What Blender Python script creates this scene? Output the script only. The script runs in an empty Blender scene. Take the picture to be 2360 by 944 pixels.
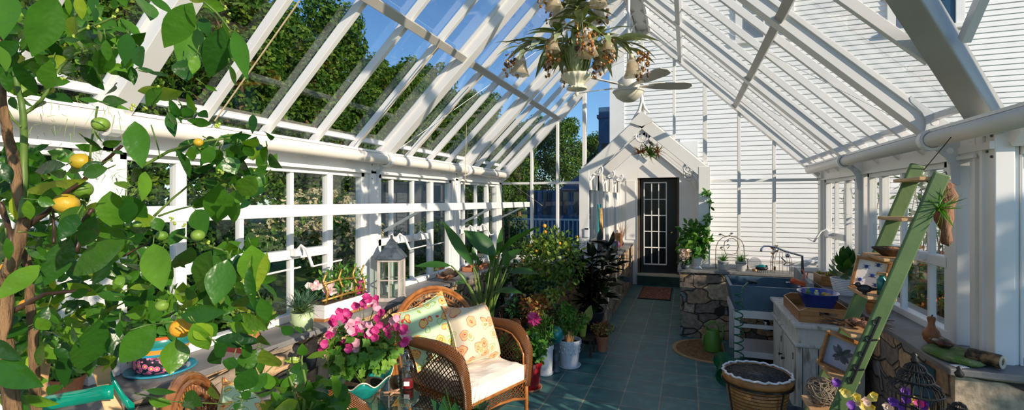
SKY, SUN, EXPO, SUNDIR = .15, 5.4, 0.0, (.85, -.40, .34)
import bpy, math, random
from math import sin, cos, pi, radians, sqrt, atan2
from mathutils import Vector as V, Matrix, noise
random.seed(7)
C = bpy.context.scene.collection
TH = radians(20.12); CS, SN = cos(TH), sin(TH); FP = 1100.0; H0 = 1.7; CXP, HY = 1180.0, 461.0
def ray(u, v):
    a = (u-CXP)/FP
    return V((-SN+CS*a, CS+SN*a, (HY-v)/FP))
def atD(u, v, d): r = ray(u, v); return V((r.x*d, r.y*d, H0+r.z*d))
def atX(u, v, X): r = ray(u, v); return atD(u, v, X/r.x)
def atY(u, v, Y): r = ray(u, v); return atD(u, v, Y/r.y)
def atZ(u, v, h): r = ray(u, v); return atD(u, v, (h-H0)/r.z)
def depth(p): return -SN*p[0]+CS*p[1]
# ---------------------------------------------------------------- camera
cam = bpy.data.cameras.new('camera'); camo = bpy.data.objects.new('camera', cam); C.objects.link(camo)
camo.location = (0, 0, H0); camo.rotation_euler = (pi/2, 0, TH)
cam.sensor_width = 36; cam.lens = 36*FP/2360; cam.shift_y = -11/2360; cam.clip_start = .05; cam.clip_end = 600
bpy.context.scene.camera = camo
# ---------------------------------------------------------------- mesh builder
def frame_of(d, up=None):
    d = V(d).normalized(); up = V(up) if up is not None else V((0, 0, 1))
    if abs(d.dot(up.normalized())) > .98: up = V((1, 0, 0)) if abs(d.x) < .9 else V((0, 1, 0))
    s = d.cross(up).normalized(); n = s.cross(d).normalized()
    return d, s, n
class MB:
    def __init__(s): s.v = []; s.f = []; s.m = []; s.cm = 0
    def add(s, vs, fs):
        o = len(s.v); s.v += [tuple(x) for x in vs]
        for f in fs: s.f.append(tuple(i+o for i in f)); s.m.append(s.cm)
        return s
    def box(s, c, d, R=None):
        x, y, z = d[0]/2, d[1]/2, d[2]/2; c = V(c)
        vs = [V((i*x, j*y, k*z)) for i in (-1, 1) for j in (-1, 1) for k in (-1, 1)]
        if R is not None: vs = [R @ p for p in vs]
        return s.add([p+c for p in vs], [(0,1,3,2),(4,6,7,5),(0,4,5,1),(2,3,7,6),(0,2,6,4),(1,5,7,3)])
    def span(s, x0, x1, y0, y1, z0, z1):
        return s.box(((x0+x1)/2, (y0+y1)/2, (z0+z1)/2), (abs(x1-x0), abs(y1-y0), abs(z1-z0)))
    def bar(s, a, b, w, t, up=None, off=0):           # rectangular bar from a to b, w across, t along the up direction
        a, b = V(a), V(b); d, sd, n = frame_of(b-a, up); L = (b-a).length
        c = (a+b)/2 + n*off
        R = Matrix((sd, d, n)).transposed()
        return s.box(c, (w, L, t), R)
    def tube(s, pts, r, n=8, cap=True, closed=False):
        pts = [V(p) for p in pts]; N = len(pts)
        rs = list(r) if hasattr(r, '__len__') else [r]*N
        o = len(s.v); ref = None; rings = []
        for i, p in enumerate(pts):
            if closed: t = pts[(i+1) % N]-pts[i-1]
            else: t = pts[min(i+1, N-1)]-pts[max(i-1, 0)]
            if t.length < 1e-9: t = V((0, 0, 1))
            t.normalize()
            if ref is None:
                ref = V((0, 0, 1)) if abs(t.z) < .9 else V((1, 0, 0))
            a = (ref-t*ref.dot(t))
            if a.length < 1e-6: a = V((1, 0, 0))-t*t.x
            a.normalize(); b = t.cross(a); ref = a
            rings.append([p+(a*cos(2*pi*k/n)+b*sin(2*pi*k/n))*rs[i] for k in range(n)])
        vs = [q for R in rings for q in R]; fs = []
        for i in range(N if closed else N-1):
            j = (i+1) % N
            for k in range(n): fs.append((i*n+k, i*n+(k+1) % n, j*n+(k+1) % n, j*n+k))
        if cap and not closed:
            fs.append(tuple(range(n))[::-1]); fs.append(tuple((N-1)*n+k for k in range(n)))
        return s.add(vs, fs)
    def lathe(s, prof, n=24, c=(0, 0, 0), R=None, wob=None):  # prof [(r,z)]
        vs = []; fs = []; c = V(c)
        for i, (r, z) in enumerate(prof):
            for k in range(n):
                a = 2*pi*k/n; rr = r*(wob(a, i) if wob else 1)
                p = V((rr*cos(a), rr*sin(a), z))
                if R is not None: p = R @ p
                vs.append(p+c)
        for i in range(len(prof)-1):
            for k in range(n): fs.append((i*n+k, i*n+(k+1) % n, (i+1)*n+(k+1) % n, (i+1)*n+k))
        if prof[0][0] > 1e-4: fs.append(tuple(range(n))[::-1])
        if prof[-1][0] > 1e-4: fs.append(tuple((len(prof)-1)*n+k for k in range(n)))
        return s.add(vs, fs)
    def ball(s, c, r, n=12, m=8, R=None):
        r = V(r) if hasattr(r, '__len__') else V((r, r, r)); c = V(c); vs = []; fs = []
        for i in range(m+1):
            t = pi*i/m
            for k in range(n):
                a = 2*pi*k/n; p = V((r.x*sin(t)*cos(a), r.y*sin(t)*sin(a), -r.z*cos(t)))
                if R is not None: p = R @ p
                vs.append(p+c)
        for i in range(m):
            for k in range(n): fs.append((i*n+k, i*n+(k+1) % n, (i+1)*n+(k+1) % n, (i+1)*n+k))
        return s.add(vs, fs)
    def prism(s, poly, a, b, fn):                      # poly 2D; fn(p,q,t)->3D ; t=a,b
        n = len(poly); vs = [fn(p[0], p[1], a) for p in poly]+[fn(p[0], p[1], b) for p in poly]
        fs = [tuple(range(n))[::-1], tuple(range(n, 2*n))]+[(i, (i+1) % n, n+(i+1) % n, n+i) for i in range(n)]
        return s.add(vs, fs)
    def leaf(s, b, d, n, L, W, bend=.15, fold=.25, seg=5, shape=0, wave=0.0):
        # a leaf blade from base b along d, normal n ; bend droops, fold makes a midrib valley
        d = V(d).normalized(); n = V(n); n = (n-d*n.dot(d))
        if n.length < 1e-5: n = V((0, 0, 1)).cross(d)
        n.normalize(); sd = d.cross(n); b = V(b); vs = []; fs = []
        for i in range(seg+1):
            t = i/seg
            if shape == 0: w = sin(pi*min(1, t**.88))**.95*(1.04) if 0 < t < 1 else 0
            elif shape == 1: w = (1-t)**.6*min(1, t*6)
            else: w = sin(pi*t**1.25)**.7 if 0 < t < 1 else 0
            w = max(w, .02)*W/2
            p = b+d*(L*t)-n*(bend*L*t*t)
            up = n*(fold*w)
            wv = n*(wave*W*sin(t*17))
            vs += [p+sd*w+up+wv, p, p-sd*w+up-wv]
        for i in range(seg):
            a = i*3; fs += [(a, a+3, a+4, a+1), (a+1, a+4, a+5, a+2)]
        return s.add(vs, fs)
    def dia(s, c, d, n, L, W):                          # small lozenge leaf, folded
        d = V(d).normalized(); n = V(n); sd = d.cross(n)
        if sd.length < 1e-5: sd = V((1, 0, 0))
        sd.normalize(); c = V(c); nn = sd.cross(d)
        return s.add([c-d*L*.5, c+sd*W*.5+nn*W*.15, c+d*L*.5, c-sd*W*.5+nn*W*.15], [(0, 1, 2), (0, 2, 3)])
    def build(s, name, mat, parent=None, smooth=False, bevel=0, loc=None, rz=0):
        me = bpy.data.meshes.new(name); me.from_pydata(s.v, [], s.f); me.update()
        mats = mat if isinstance(mat, (list, tuple)) else [mat]
        for m_ in mats: me.materials.append(m_)
        if len(mats) > 1: me.polygons.foreach_set('material_index', s.m)
        if smooth: me.polygons.foreach_set('use_smooth', [True]*len(me.polygons))
        o = bpy.data.objects.new(name, me); C.objects.link(o)
        if parent is not None:
            o.parent = parent
            if parent.get('world_built'):              # vertices were given in room coordinates
                lo = parent.location
                for vv in me.vertices: vv.co -= lo
        if loc is not None: o.location = loc
        if rz: o.rotation_euler.z = rz
        if bevel:
            b = o.modifiers.new('bevel', 'BEVEL'); b.width = bevel; b.segments = 2; b.limit_method = 'ANGLE'
        return o
def each(name, mat, parent, pieces, **k):      # every piece a part of its own
    return [p.build(name, mat, parent, **k) for p in pieces]
def tag(o, label=None, cat=None, group=None, kind=None):
    if label: o['label'] = label
    if cat: o['category'] = cat
    if group: o['group'] = group
    if kind: o['kind'] = kind
    return o
# an Empty whose children are built in world coordinates (they are offset back), or local ones when local=True
def thing(name, label, cat, loc=(0, 0, 0), rz=0, group=None, world=False, kind=None):
    o = bpy.data.objects.new(name, None); C.objects.link(o); o.location = loc; o.rotation_euler = (0, 0, rz)
    o.empty_display_size = .05
    tag(o, label, cat, group, kind)
    if world: o['world_built'] = 1
    return o
THINGS = []
def kids(o): return [c for c in bpy.data.objects if c.parent == o]
def copy_tree(o, loc=None, rz=None, label=None, scale=None, top=True):
    c = o.copy(); C.objects.link(c)
    for ch in kids(o):
        k = copy_tree(ch, top=False); k.parent = c; k.matrix_parent_inverse = ch.matrix_parent_inverse
    if loc is not None: c.location = loc
    if rz is not None: c.rotation_euler.z = rz
    if label: c['label'] = label
    if scale is not None: c.scale = scale if hasattr(scale, '__len__') else (scale,)*3
    return c
def struct(name, mb, m, parent=None, smooth=False, bevel=0):
    o = mb.build(name, m, parent, smooth, bevel)
    if parent is None: o['kind'] = 'structure'
    return o
# ---------------------------------------------------------------- materials
def nt(name):
    m = bpy.data.materials.new(name); m.use_nodes = True; t = m.node_tree; t.nodes.clear(); return m, t
def nd(t, typ, **kw):
    n = t.nodes.new(typ)
    for k, v in kw.items():
        if k.startswith('i_'):
            key = k[2:].replace('_', ' ')
            n.inputs[int(key) if key.isdigit() else key].default_value = v
        else: setattr(n, k, v)
    return n
def col(c): return (c[0], c[1], c[2], 1) if len(c) == 3 else c
def ramp(t, fac, stops, interp='LINEAR'):
    r = t.nodes.new('ShaderNodeValToRGB'); r.color_ramp.interpolation = interp
    while len(r.color_ramp.elements) > 1: r.color_ramp.elements.remove(r.color_ramp.elements[-1])
    r.color_ramp.elements[0].position = stops[0][0]; r.color_ramp.elements[0].color = col(stops[0][1])
    for p, c in stops[1:]:
        e = r.color_ramp.elements.new(p); e.color = col(c)
    t.links.new(fac, r.inputs[0]); return r
def mat(name, c1, c2=None, rough=.5, metal=0, scale=8, bump=0, bscale=None, spec=.5, detail=4, stretch=None, coat=0, lo=.35, hi=.65):
    m, t = nt(name); L = t.links
    out = nd(t, 'ShaderNodeOutputMaterial'); p = nd(t, 'ShaderNodeBsdfPrincipled')
    p.inputs['Roughness'].default_value = rough; p.inputs['Metallic'].default_value = metal
    p.inputs['Specular IOR Level'].default_value = spec; p.inputs['Coat Weight'].default_value = coat
    L.new(p.outputs[0], out.inputs[0])
    tc = nd(t, 'ShaderNodeTexCoord'); vec = tc.outputs['Object']
    if stretch:
        mp = nd(t, 'ShaderNodeMapping'); mp.inputs['Scale'].default_value = stretch; L.new(vec, mp.inputs[0]); vec = mp.outputs[0]
    n = nd(t, 'ShaderNodeTexNoise'); n.inputs['Scale'].default_value = scale; n.inputs['Detail'].default_value = detail; L.new(vec, n.inputs['Vector'])
    r = ramp(t, n.outputs['Fac'], [(lo, c1), (hi, c2 if c2 else tuple(min(1, x*1.12+.004) for x in c1))])
    L.new(r.outputs[0], p.inputs['Base Color'])
    if bump:
        b = nd(t, 'ShaderNodeBump'); b.inputs['Strength'].default_value = bump; b.inputs['Distance'].default_value = .02
        n2 = nd(t, 'ShaderNodeTexNoise'); n2.inputs['Scale'].default_value = bscale or scale*4; n2.inputs['Detail'].default_value = 5
        L.new(vec, n2.inputs['Vector']); L.new(n2.outputs['Fac'], b.inputs['Height']); L.new(b.outputs[0], p.inputs['Normal'])
    return m
def leafmat(name, stops, rough=.35, trans=.35, spec=.5, tc=None, nscale=None, wavy=0):
    m, t = nt(name); L = t.links
    out = nd(t, 'ShaderNodeOutputMaterial'); p = nd(t, 'ShaderNodeBsdfPrincipled'); p.inputs['Roughness'].default_value = rough
    p.inputs['Specular IOR Level'].default_value = spec
    g = nd(t, 'ShaderNodeNewGeometry')
    r = ramp(t, g.outputs['Random Per Island'], stops)
    src = r.outputs[0]
    co = nd(t, 'ShaderNodeTexCoord'); n = nd(t, 'ShaderNodeTexNoise'); n.inputs['Scale'].default_value = nscale or 30; L.new(co.outputs['Object'], n.inputs['Vector'])
    mx = nd(t, 'ShaderNodeMix', data_type='RGBA', blend_type='MULTIPLY'); mx.inputs[0].default_value = 1
    r2 = ramp(t, n.outputs['Fac'], [(.3, (.72, .75, .7)), (.7, (1.15, 1.1, 1.0))])
    L.new(src, mx.inputs[6]); L.new(r2.outputs[0], mx.inputs[7]); src = mx.outputs[2]
    L.new(src, p.inputs['Base Color'])
    if wavy:
        n3 = nd(t, 'ShaderNodeTexNoise'); n3.inputs['Scale'].default_value = wavy; n3.inputs['Detail'].default_value = 2; L.new(co.outputs['Object'], n3.inputs['Vector'])
        bm = nd(t, 'ShaderNodeBump'); bm.inputs['Strength'].default_value = .55; bm.inputs['Distance'].default_value = .006; L.new(n3.outputs['Fac'], bm.inputs['Height']); L.new(bm.outputs[0], p.inputs['Normal'])
    tr = nd(t, 'ShaderNodeBsdfTranslucent')
    hs = nd(t, 'ShaderNodeMix', data_type='RGBA', blend_type='MULTIPLY'); hs.inputs[0].default_value = 1; hs.inputs[7].default_value = col(tc or (1.8, 1.6, .5))
    L.new(src, hs.inputs[6]); L.new(hs.outputs[2], tr.inputs[0])
    ms = nd(t, 'ShaderNodeMixShader'); ms.inputs[0].default_value = trans
    L.new(p.outputs[0], ms.inputs[1]); L.new(tr.outputs[0], ms.inputs[2]); L.new(ms.outputs[0], out.inputs[0])
    return m
def glassmat(name, tint=(1, 1, 1), gl=.08, rough=0.0):
    m, t = nt(name); L = t.links
    out = nd(t, 'ShaderNodeOutputMaterial'); tr = nd(t, 'ShaderNodeBsdfTransparent'); tr.inputs[0].default_value = col(tint)
    gs = nd(t, 'ShaderNodeBsdfGlossy'); gs.inputs['Roughness'].default_value = rough
    lw = nd(t, 'ShaderNodeLayerWeight'); lw.inputs[0].default_value = .25
    mm = nd(t, 'ShaderNodeMath', operation='MULTIPLY_ADD'); mm.inputs[1].default_value = .22; mm.inputs[2].default_value = gl
    L.new(lw.outputs['Fresnel'], mm.inputs[0])
    ms = nd(t, 'ShaderNodeMixShader'); L.new(mm.outputs[0], ms.inputs[0]); L.new(tr.outputs[0], ms.inputs[1]); L.new(gs.outputs[0], ms.inputs[2])
    L.new(ms.outputs[0], out.inputs[0]); return m
M = {}
M['white'] = mat('white_paint', (.80, .78, .75), (.86, .85, .83), rough=.35, scale=3, bump=.03)
M['white2'] = mat('white_aluminium', (.78, .77, .76), (.85, .84, .83), rough=.3, scale=2)
M['tube'] = mat('cream_tube', (.74, .68, .60), (.80, .74, .67), rough=.35, scale=3)
M['greyrail'] = mat('taupe_and_shaded_aluminium', (.42, .40, .36), (.5, .48, .44), rough=.4, scale=3)  # own taupe of the purlins; painted-in shade on the valley rafter
M['siding'] = mat('painted_clapboard', (.80, .80, .80), (.88, .88, .87), rough=.55, scale=2, stretch=(.6, .6, 6))
M['glass'] = glassmat('clear_glass', (.975, .985, .98), .012)
M['jar'] = glassmat('jar_glass', (.9, .96, .94), .12)
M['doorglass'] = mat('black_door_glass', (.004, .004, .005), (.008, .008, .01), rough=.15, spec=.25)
M['darkglass'] = mat('dark_window_glass', (.02, .05, .09), (.03, .08, .13), rough=.06, scale=1.5, spec=.8)
M['slate'] = mat('slate_slab', (.055, .06, .065), (.13, .125, .12), rough=.45, scale=6, bump=.25, bscale=25)
M['slatetop'] = mat('slate_ledge', (.16, .155, .15), (.26, .25, .24), rough=.5, scale=4, bump=.15, bscale=30)
M['sink'] = mat('blue_soapstone', (.05, .10, .15), (.09, .16, .22), rough=.5, scale=5, bump=.05)
M['splash'] = mat('grey_soapstone', (.22, .25, .27), (.34, .36, .37), rough=.55, scale=6, bump=.05)
M['terra'] = mat('terracotta', (.42, .14, .06), (.55, .22, .1), rough=.8, scale=12, bump=.1)
M['wpot'] = mat('white_glazed_pot', (.74, .76, .78), (.82, .82, .82), rough=.35, scale=8, bump=.15, bscale=20)
M['red'] = mat('red_glaze', (.22, .004, .008), (.38, .01, .015), rough=.12, scale=5, coat=.6)
M['teal'] = mat('teal_glaze', (.0, .12, .12), (.02, .34, .30), rough=.15, scale=9, coat=.5)
M['blue'] = mat('cobalt_glaze', (.005, .03, .22), (.01, .06, .36), rough=.15, scale=4, coat=.5)
M['black'] = mat('black_iron', (.008, .008, .009), (.02, .02, .02), rough=.4, scale=9)
M['blackpot'] = mat('black_plastic', (.012, .012, .013), (.03, .03, .032), rough=.3, scale=6)
M['soil'] = mat('potting_soil', (.03, .018, .01), (.09, .055, .03), rough=.95, scale=40, bump=.6)
M['wood'] = mat('honey_wood', (.30, .12, .035), (.48, .22, .07), rough=.4, scale=5, stretch=(1, 6, 10), bump=.05)
M['woodlight'] = mat('pale_pine', (.50, .27, .11), (.66, .40, .19), rough=.5, scale=4, stretch=(2, 2, 9), bump=.05)
M['wooddark'] = mat('dark_wood', (.035, .018, .01), (.08, .04, .02), rough=.45, scale=6, stretch=(1, 5, 5))
M['bark'] = mat('bark', (.10, .055, .025), (.26, .15, .07), rough=.9, scale=18, stretch=(3, 3, .6), bump=.8, bscale=30)
M['stem'] = mat('green_stem', (.07, .14, .02), (.14, .22, .04), rough=.5, scale=15)
M['driftwood'] = mat('driftwood', (.14, .06, .03), (.36, .18, .10), rough=.8, scale=12, stretch=(2, 2, .5), bump=.6)
M['chrome'] = mat('brushed_nickel', (.45, .46, .5), (.55, .56, .6), rough=.22, metal=1, scale=4)
M['coral'] = mat('orange_plastic', (.75, .12, .03), (.85, .18, .05), rough=.35, scale=6)
M['hose'] = mat('green_hose', (.0, .10, .03), (.005, .17, .05), rough=.25, scale=8)
M['can'] = mat('green_plastic', (.10, .26, .03), (.14, .33, .05), rough=.35, scale=4)
M['lime'] = mat('lime_glaze', (.32, .42, .04), (.42, .52, .08), rough=.3, scale=6)
M['cushion'] = mat('cream_canvas', (.78, .70, .60), (.84, .78, .69), rough=.9, scale=10, bump=.08, bscale=200)
M['ladder'] = mat('green_ladder_paint', (.085, .15, .05), (.115, .19, .065), rough=.5, scale=5, bump=.1)
M['elec'] = mat('blue_grey_box', (.05, .13, .18), (.07, .17, .23), rough=.45, scale=3)
M['distress'] = mat('distressed_white', (.30, .24, .18), (.66, .62, .54), rough=.75, scale=7, stretch=(3, 3, .7), bump=.3, lo=.30, hi=.46)
M['tape'] = mat('green_plastic_tape', (.0, .22, .15), (.0, .32, .22), rough=.12, scale=6, coat=.4)
M['mulch'] = mat('grey_gravel', (.10, .085, .075), (.36, .33, .30), rough=.9, scale=70, bump=.8)
M['cream'] = mat('cream_enamel', (.62, .58, .44), (.7, .66, .52), rough=.35, scale=5)
M['orange'] = mat('orange_rind', (.72, .28, .015), (.85, .40, .03), rough=.4, scale=40, bump=.2, bscale=160)
M['greenfruit'] = mat('green_rind', (.10, .22, .02), (.22, .34, .05), rough=.4, scale=30, bump=.15)
M['yellowfruit'] = mat('turning_rind', (.45, .32, .02), (.62, .38, .03), rough=.4, scale=20, bump=.15)
M['brass'] = mat('antique_brass', (.45, .26, .06), (.65, .4, .12), rough=.4, metal=.7, scale=20, bump=.3)
M['rope'] = mat('tan_cord', (.55, .42, .25), (.65, .52, .33), rough=.8, scale=30)
M['zinc'] = mat('weathered_zinc', (.04, .055, .07), (.12, .15, .18), rough=.5, metal=.3, scale=14, bump=.2)
M['lantern'] = mat('greywash_wood', (.42, .36, .33), (.6, .54, .5), rough=.7, scale=9, stretch=(3, 3, .6))
M['moss'] = mat('green_moss', (.10, .22, .03), (.30, .34, .16), rough=.95, scale=14, bump=1, bscale=80)
M['plastic_white'] = mat('white_plastic', (.8, .8, .8), None, rough=.4)
M['blueshade'] = mat('blue_house_shade', (.03, .10, .24), (.05, .15, .32), rough=.7, scale=3)  # shade and colour cast put into the base colour as blue
M['vine'] = mat('dry_vine', (.20, .15, .11), (.38, .31, .24), rough=.9, scale=30, bump=.4)
# ================================================================ THE CONSERVATORY
CX = -.56; XL, XR = -2.66, 1.55; YE = 6.65; YD = 10.0; YN = -1.6; KZ = .84; YC = 3.25   # YC: where the right wall turns outward
def zr(x): return 3.98-abs(x-CX)*.97              # underside of the roof bars
TX = 1.93; TZ = 2.06
# ---- stone and tile materials
def stonemat(name='fieldstone'):
    m, t = nt(name); L = t.links
    out = nd(t, 'ShaderNodeOutputMaterial'); p = nd(t, 'ShaderNodeBsdfPrincipled'); p.inputs['Roughness'].default_value = .85
    tc = nd(t, 'ShaderNodeTexCoord'); mp = nd(t, 'ShaderNodeMapping'); mp.inputs['Scale'].default_value = (3.6, 3.6, 5.6)
    n0 = nd(t, 'ShaderNodeTexNoise'); n0.inputs['Scale'].default_value = 2.2; L.new(tc.outputs['Object'], n0.inputs['Vector'])
    mx = nd(t, 'ShaderNodeMix', data_type='RGBA', blend_type='ADD'); mx.inputs[0].default_value = .16
    L.new(tc.outputs['Object'], mx.inputs[6]); L.new(n0.outputs['Color'], mx.inputs[7]); L.new(mx.outputs[2], mp.inputs[0])
    v = nd(t, 'ShaderNodeTexVoronoi', distance='CHEBYCHEV'); v.inputs['Scale'].default_value = 1; v.inputs['Randomness'].default_value = .8; L.new(mp.outputs[0], v.inputs['Vector'])
    e = nd(t, 'ShaderNodeTexVoronoi', feature='F2', distance='CHEBYCHEV'); e.inputs['Scale'].default_value = 1; e.inputs['Randomness'].default_value = .8; L.new(mp.outputs[0], e.inputs['Vector'])
    sb = nd(t, 'ShaderNodeMath', operation='SUBTRACT'); L.new(e.outputs['Distance'], sb.inputs[0]); L.new(v.outputs['Distance'], sb.inputs[1])
    sc = nd(t, 'ShaderNodeSeparateColor'); L.new(v.outputs['Color'], sc.inputs[0])
    r = ramp(t, sc.outputs[0], [(0, (.26, .21, .17)), (.18, (.46, .31, .19)), (.36, (.34, .27, .20)), (.52, (.58, .39, .22)), (.68, (.30, .29, .29)), (.78, (.50, .40, .28)), (.9, (.40, .27, .17))], 'CONSTANT')
    n = nd(t, 'ShaderNodeTexNoise'); n.inputs['Scale'].default_value = 22; n.inputs['Detail'].default_value = 8; L.new(tc.outputs['Object'], n.inputs['Vector'])
    r2 = ramp(t, n.outputs['Fac'], [(.3, (.55, .55, .55)), (.7, (1.25, 1.2, 1.15))])
    m1 = nd(t, 'ShaderNodeMix', data_type='RGBA', blend_type='MULTIPLY'); m1.inputs[0].default_value = 1; L.new(r.outputs[0], m1.inputs[6]); L.new(r2.outputs[0], m1.inputs[7])
    g = ramp(t, sb.outputs[0], [(.006, (0, 0, 0)), (.024, (1, 1, 1))])
    m2 = nd(t, 'ShaderNodeMix', data_type='RGBA'); m2.inputs[6].default_value = (.035, .03, .025, 1); L.new(g.outputs[0], m2.inputs[0]); L.new(m1.outputs[2], m2.inputs[7])
    L.new(m2.outputs[2], p.inputs['Base Color'])
    b = nd(t, 'ShaderNodeBump'); b.inputs['Strength'].default_value = 1; b.inputs['Distance'].default_value = .025
    ad = nd(t, 'ShaderNodeMath', operation='MULTIPLY_ADD'); ad.inputs[1].default_value = .35; L.new(n.outputs['Fac'], ad.inputs[0])
    g2 = ramp(t, sb.outputs[0], [(0, (0, 0, 0)), (.06, (1, 1, 1))]); L.new(g2.outputs[0], ad.inputs[2])
    L.new(ad.outputs[0], b.inputs['Height']); L.new(b.outputs[0], p.inputs['Normal'])
    L.new(p.outputs[0], out.inputs[0]); return m
M['stone'] = stonemat()
def tilemat():
    m, t = nt('green_slate_tile'); L = t.links
    out = nd(t, 'ShaderNodeOutputMaterial'); p = nd(t, 'ShaderNodeBsdfPrincipled')
    tc = nd(t, 'ShaderNodeTexCoord'); mp = nd(t, 'ShaderNodeMapping'); mp.inputs['Location'].default_value = (.215+.305*40, .07+.315*40, 0)
    L.new(tc.outputs['Object'], mp.inputs[0])
    br = nd(t, 'ShaderNodeTexBrick', offset=0, squash=1); br.inputs['Scale'].default_value = 1; br.inputs['Brick Width'].default_value = .305; br.inputs['Row Height'].default_value = .315
    br.inputs['Mortar Size'].default_value = .006; br.inputs['Mortar Smooth'].default_value = .2; br.inputs['Bias'].default_value = 0
    br.inputs['Color1'].default_value = (.040, .145, .150, 1); br.inputs['Color2'].default_value = (.072, .19, .185, 1); br.inputs['Mortar'].default_value = (.27, .25, .19, 1)
    L.new(mp.outputs[0], br.inputs['Vector'])
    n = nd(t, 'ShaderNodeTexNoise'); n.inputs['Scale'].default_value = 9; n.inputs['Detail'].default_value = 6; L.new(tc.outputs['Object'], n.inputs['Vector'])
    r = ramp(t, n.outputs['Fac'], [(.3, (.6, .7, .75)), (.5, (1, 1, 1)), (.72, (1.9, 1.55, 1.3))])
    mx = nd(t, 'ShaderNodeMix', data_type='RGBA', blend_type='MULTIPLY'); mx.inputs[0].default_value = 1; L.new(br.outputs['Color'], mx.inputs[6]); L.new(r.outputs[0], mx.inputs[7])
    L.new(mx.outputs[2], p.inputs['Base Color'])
    rr = ramp(t, n.outputs['Fac'], [(.3, (.42, .42, .42)), (.7, (.6, .6, .6))]); L.new(rr.outputs[0], p.inputs['Roughness'])
    b = nd(t, 'ShaderNodeBump'); b.inputs['Strength'].default_value = .35; b.inputs['Distance'].default_value = .006
    mm = nd(t, 'ShaderNodeMath', operation='MULTIPLY_ADD'); mm.inputs[1].default_value = .4; L.new(n.outputs['Fac'], mm.inputs[0])
    inv = nd(t, 'ShaderNodeMath', operation='SUBTRACT'); inv.inputs[0].default_value = 1; L.new(br.outputs['Fac'], inv.inputs[1]); L.new(inv.outputs[0], mm.inputs[2])
    L.new(mm.outputs[0], b.inputs['Height']); L.new(b.outputs[0], p.inputs['Normal']); L.new(p.outputs[0], out.inputs[0]); return m
M['tile'] = tilemat()
M['steptile'] = mat('dark_green_step_tile', (.01, .05, .04), (.02, .08, .06), rough=.3, scale=6)

# ---- floor
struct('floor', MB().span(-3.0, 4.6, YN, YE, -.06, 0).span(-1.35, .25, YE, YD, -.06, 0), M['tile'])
# ---- knee walls (stone) with slate ledges
wl = struct('wall_left', MB().span(-2.84, -2.34, YN, 7.0, 0, KZ-.035), M['stone'])
def ledge(p, *spans):
    b = MB()
    for s_ in spans: b.span(*s_, KZ-.035, KZ)
    o = b.build('ledge_slab', M['slatetop'], p, bevel=.006); return o
ledge(wl, (-2.86, -2.30, YN, 7.02))
wr = struct('wall_right', MB().span(1.30, 1.75, YC-.15, YE+.35, 0, KZ-.035).span(1.755, 4.6, YC-.15, YC+.30, 0, KZ-.035), M['stone'])
ledge(wr, (1.26, 1.77, YC-.19, YE+.35), (1.771, 4.6, YC-.19, YC+.32))
we = struct('wall_back', MB().span(-2.33, -1.40, YE-.30, YE+.12, 0, KZ-.035).span(-.08, 1.29, 6.33, YE+.12, 0, KZ-.035), M['stone'])
ledge(we, (-2.29, -1.36, YE-.34, YE+.12), (-.11, 1.25, 6.29, YE+.12))
wv = struct('wall_vestibule', MB().span(-1.38, -1.03, 5.95, YD-.02, 0, KZ-.035).span(-.07, .22, 6.80, YD-.02, 0, KZ-.035), M['stone'])
ledge(wv, (-1.40, -1.0, 5.92, YD-.02), (-.10, .25, 6.78, YD-.02))
# outer apron under the glazing so that the knee walls read as walls from outside
# ---- brackets profile (read from the near right bracket, in the plane of its frame)
pz = [(790,22),(806,8),(835,30),(1100,215),(1158,300),(1158,645),(1130,652),(1098,635),(1088,560),(1080,500),(1050,450),(1000,410),(930,374),(898,330),(894,285),(908,232),(910,185),(880,128),(835,85),(798,52)]
BR = []
for x, y in pz:
    q = atY(1840+x/3.1462, 220+y/3.1462, 3.56); BR.append((q.x-CX, q.z))
M['castgrey'] = mat('cast_aluminium', (.60, .62, .65), (.66, .68, .70), rough=.4, scale=6)
def bracket(parent, side, Y, name='bracket'):
    b = MB()
    b.prism(BR, Y-.008, Y+.008, lambda p, q, t: (CX+side*p, t, q))
    o = b.build(name, M['castgrey'], parent, bevel=.002)
    for hx, hy, rr in ((972, 201, 16), (1082, 405, 16)):
        q = atY(1840+hx/3.1462, 220+hy/3.1462, 3.56)
        R = Matrix.Rotation(pi/2, 3, 'X')
        MB().lathe([(0, -.0105), (.017, -.0105), (.019, -.009), (.019, .009), (.017, .0105), (0, .0105)], 14, (CX+side*(q.x-CX), Y, q.z), R).build('hole_plug', M['plastic_white'], o)
    q = (CX+side*TX, Y, TZ)
    c = MB().lathe([(.05, -.025), (.066, -.025), (.066, .025), (.05, .025), (.05, -.025)], 20, q, Matrix.Rotation(pi/2, 3, 'X'))
    c.build('collar', M['white2'], o, smooth=False)
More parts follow.
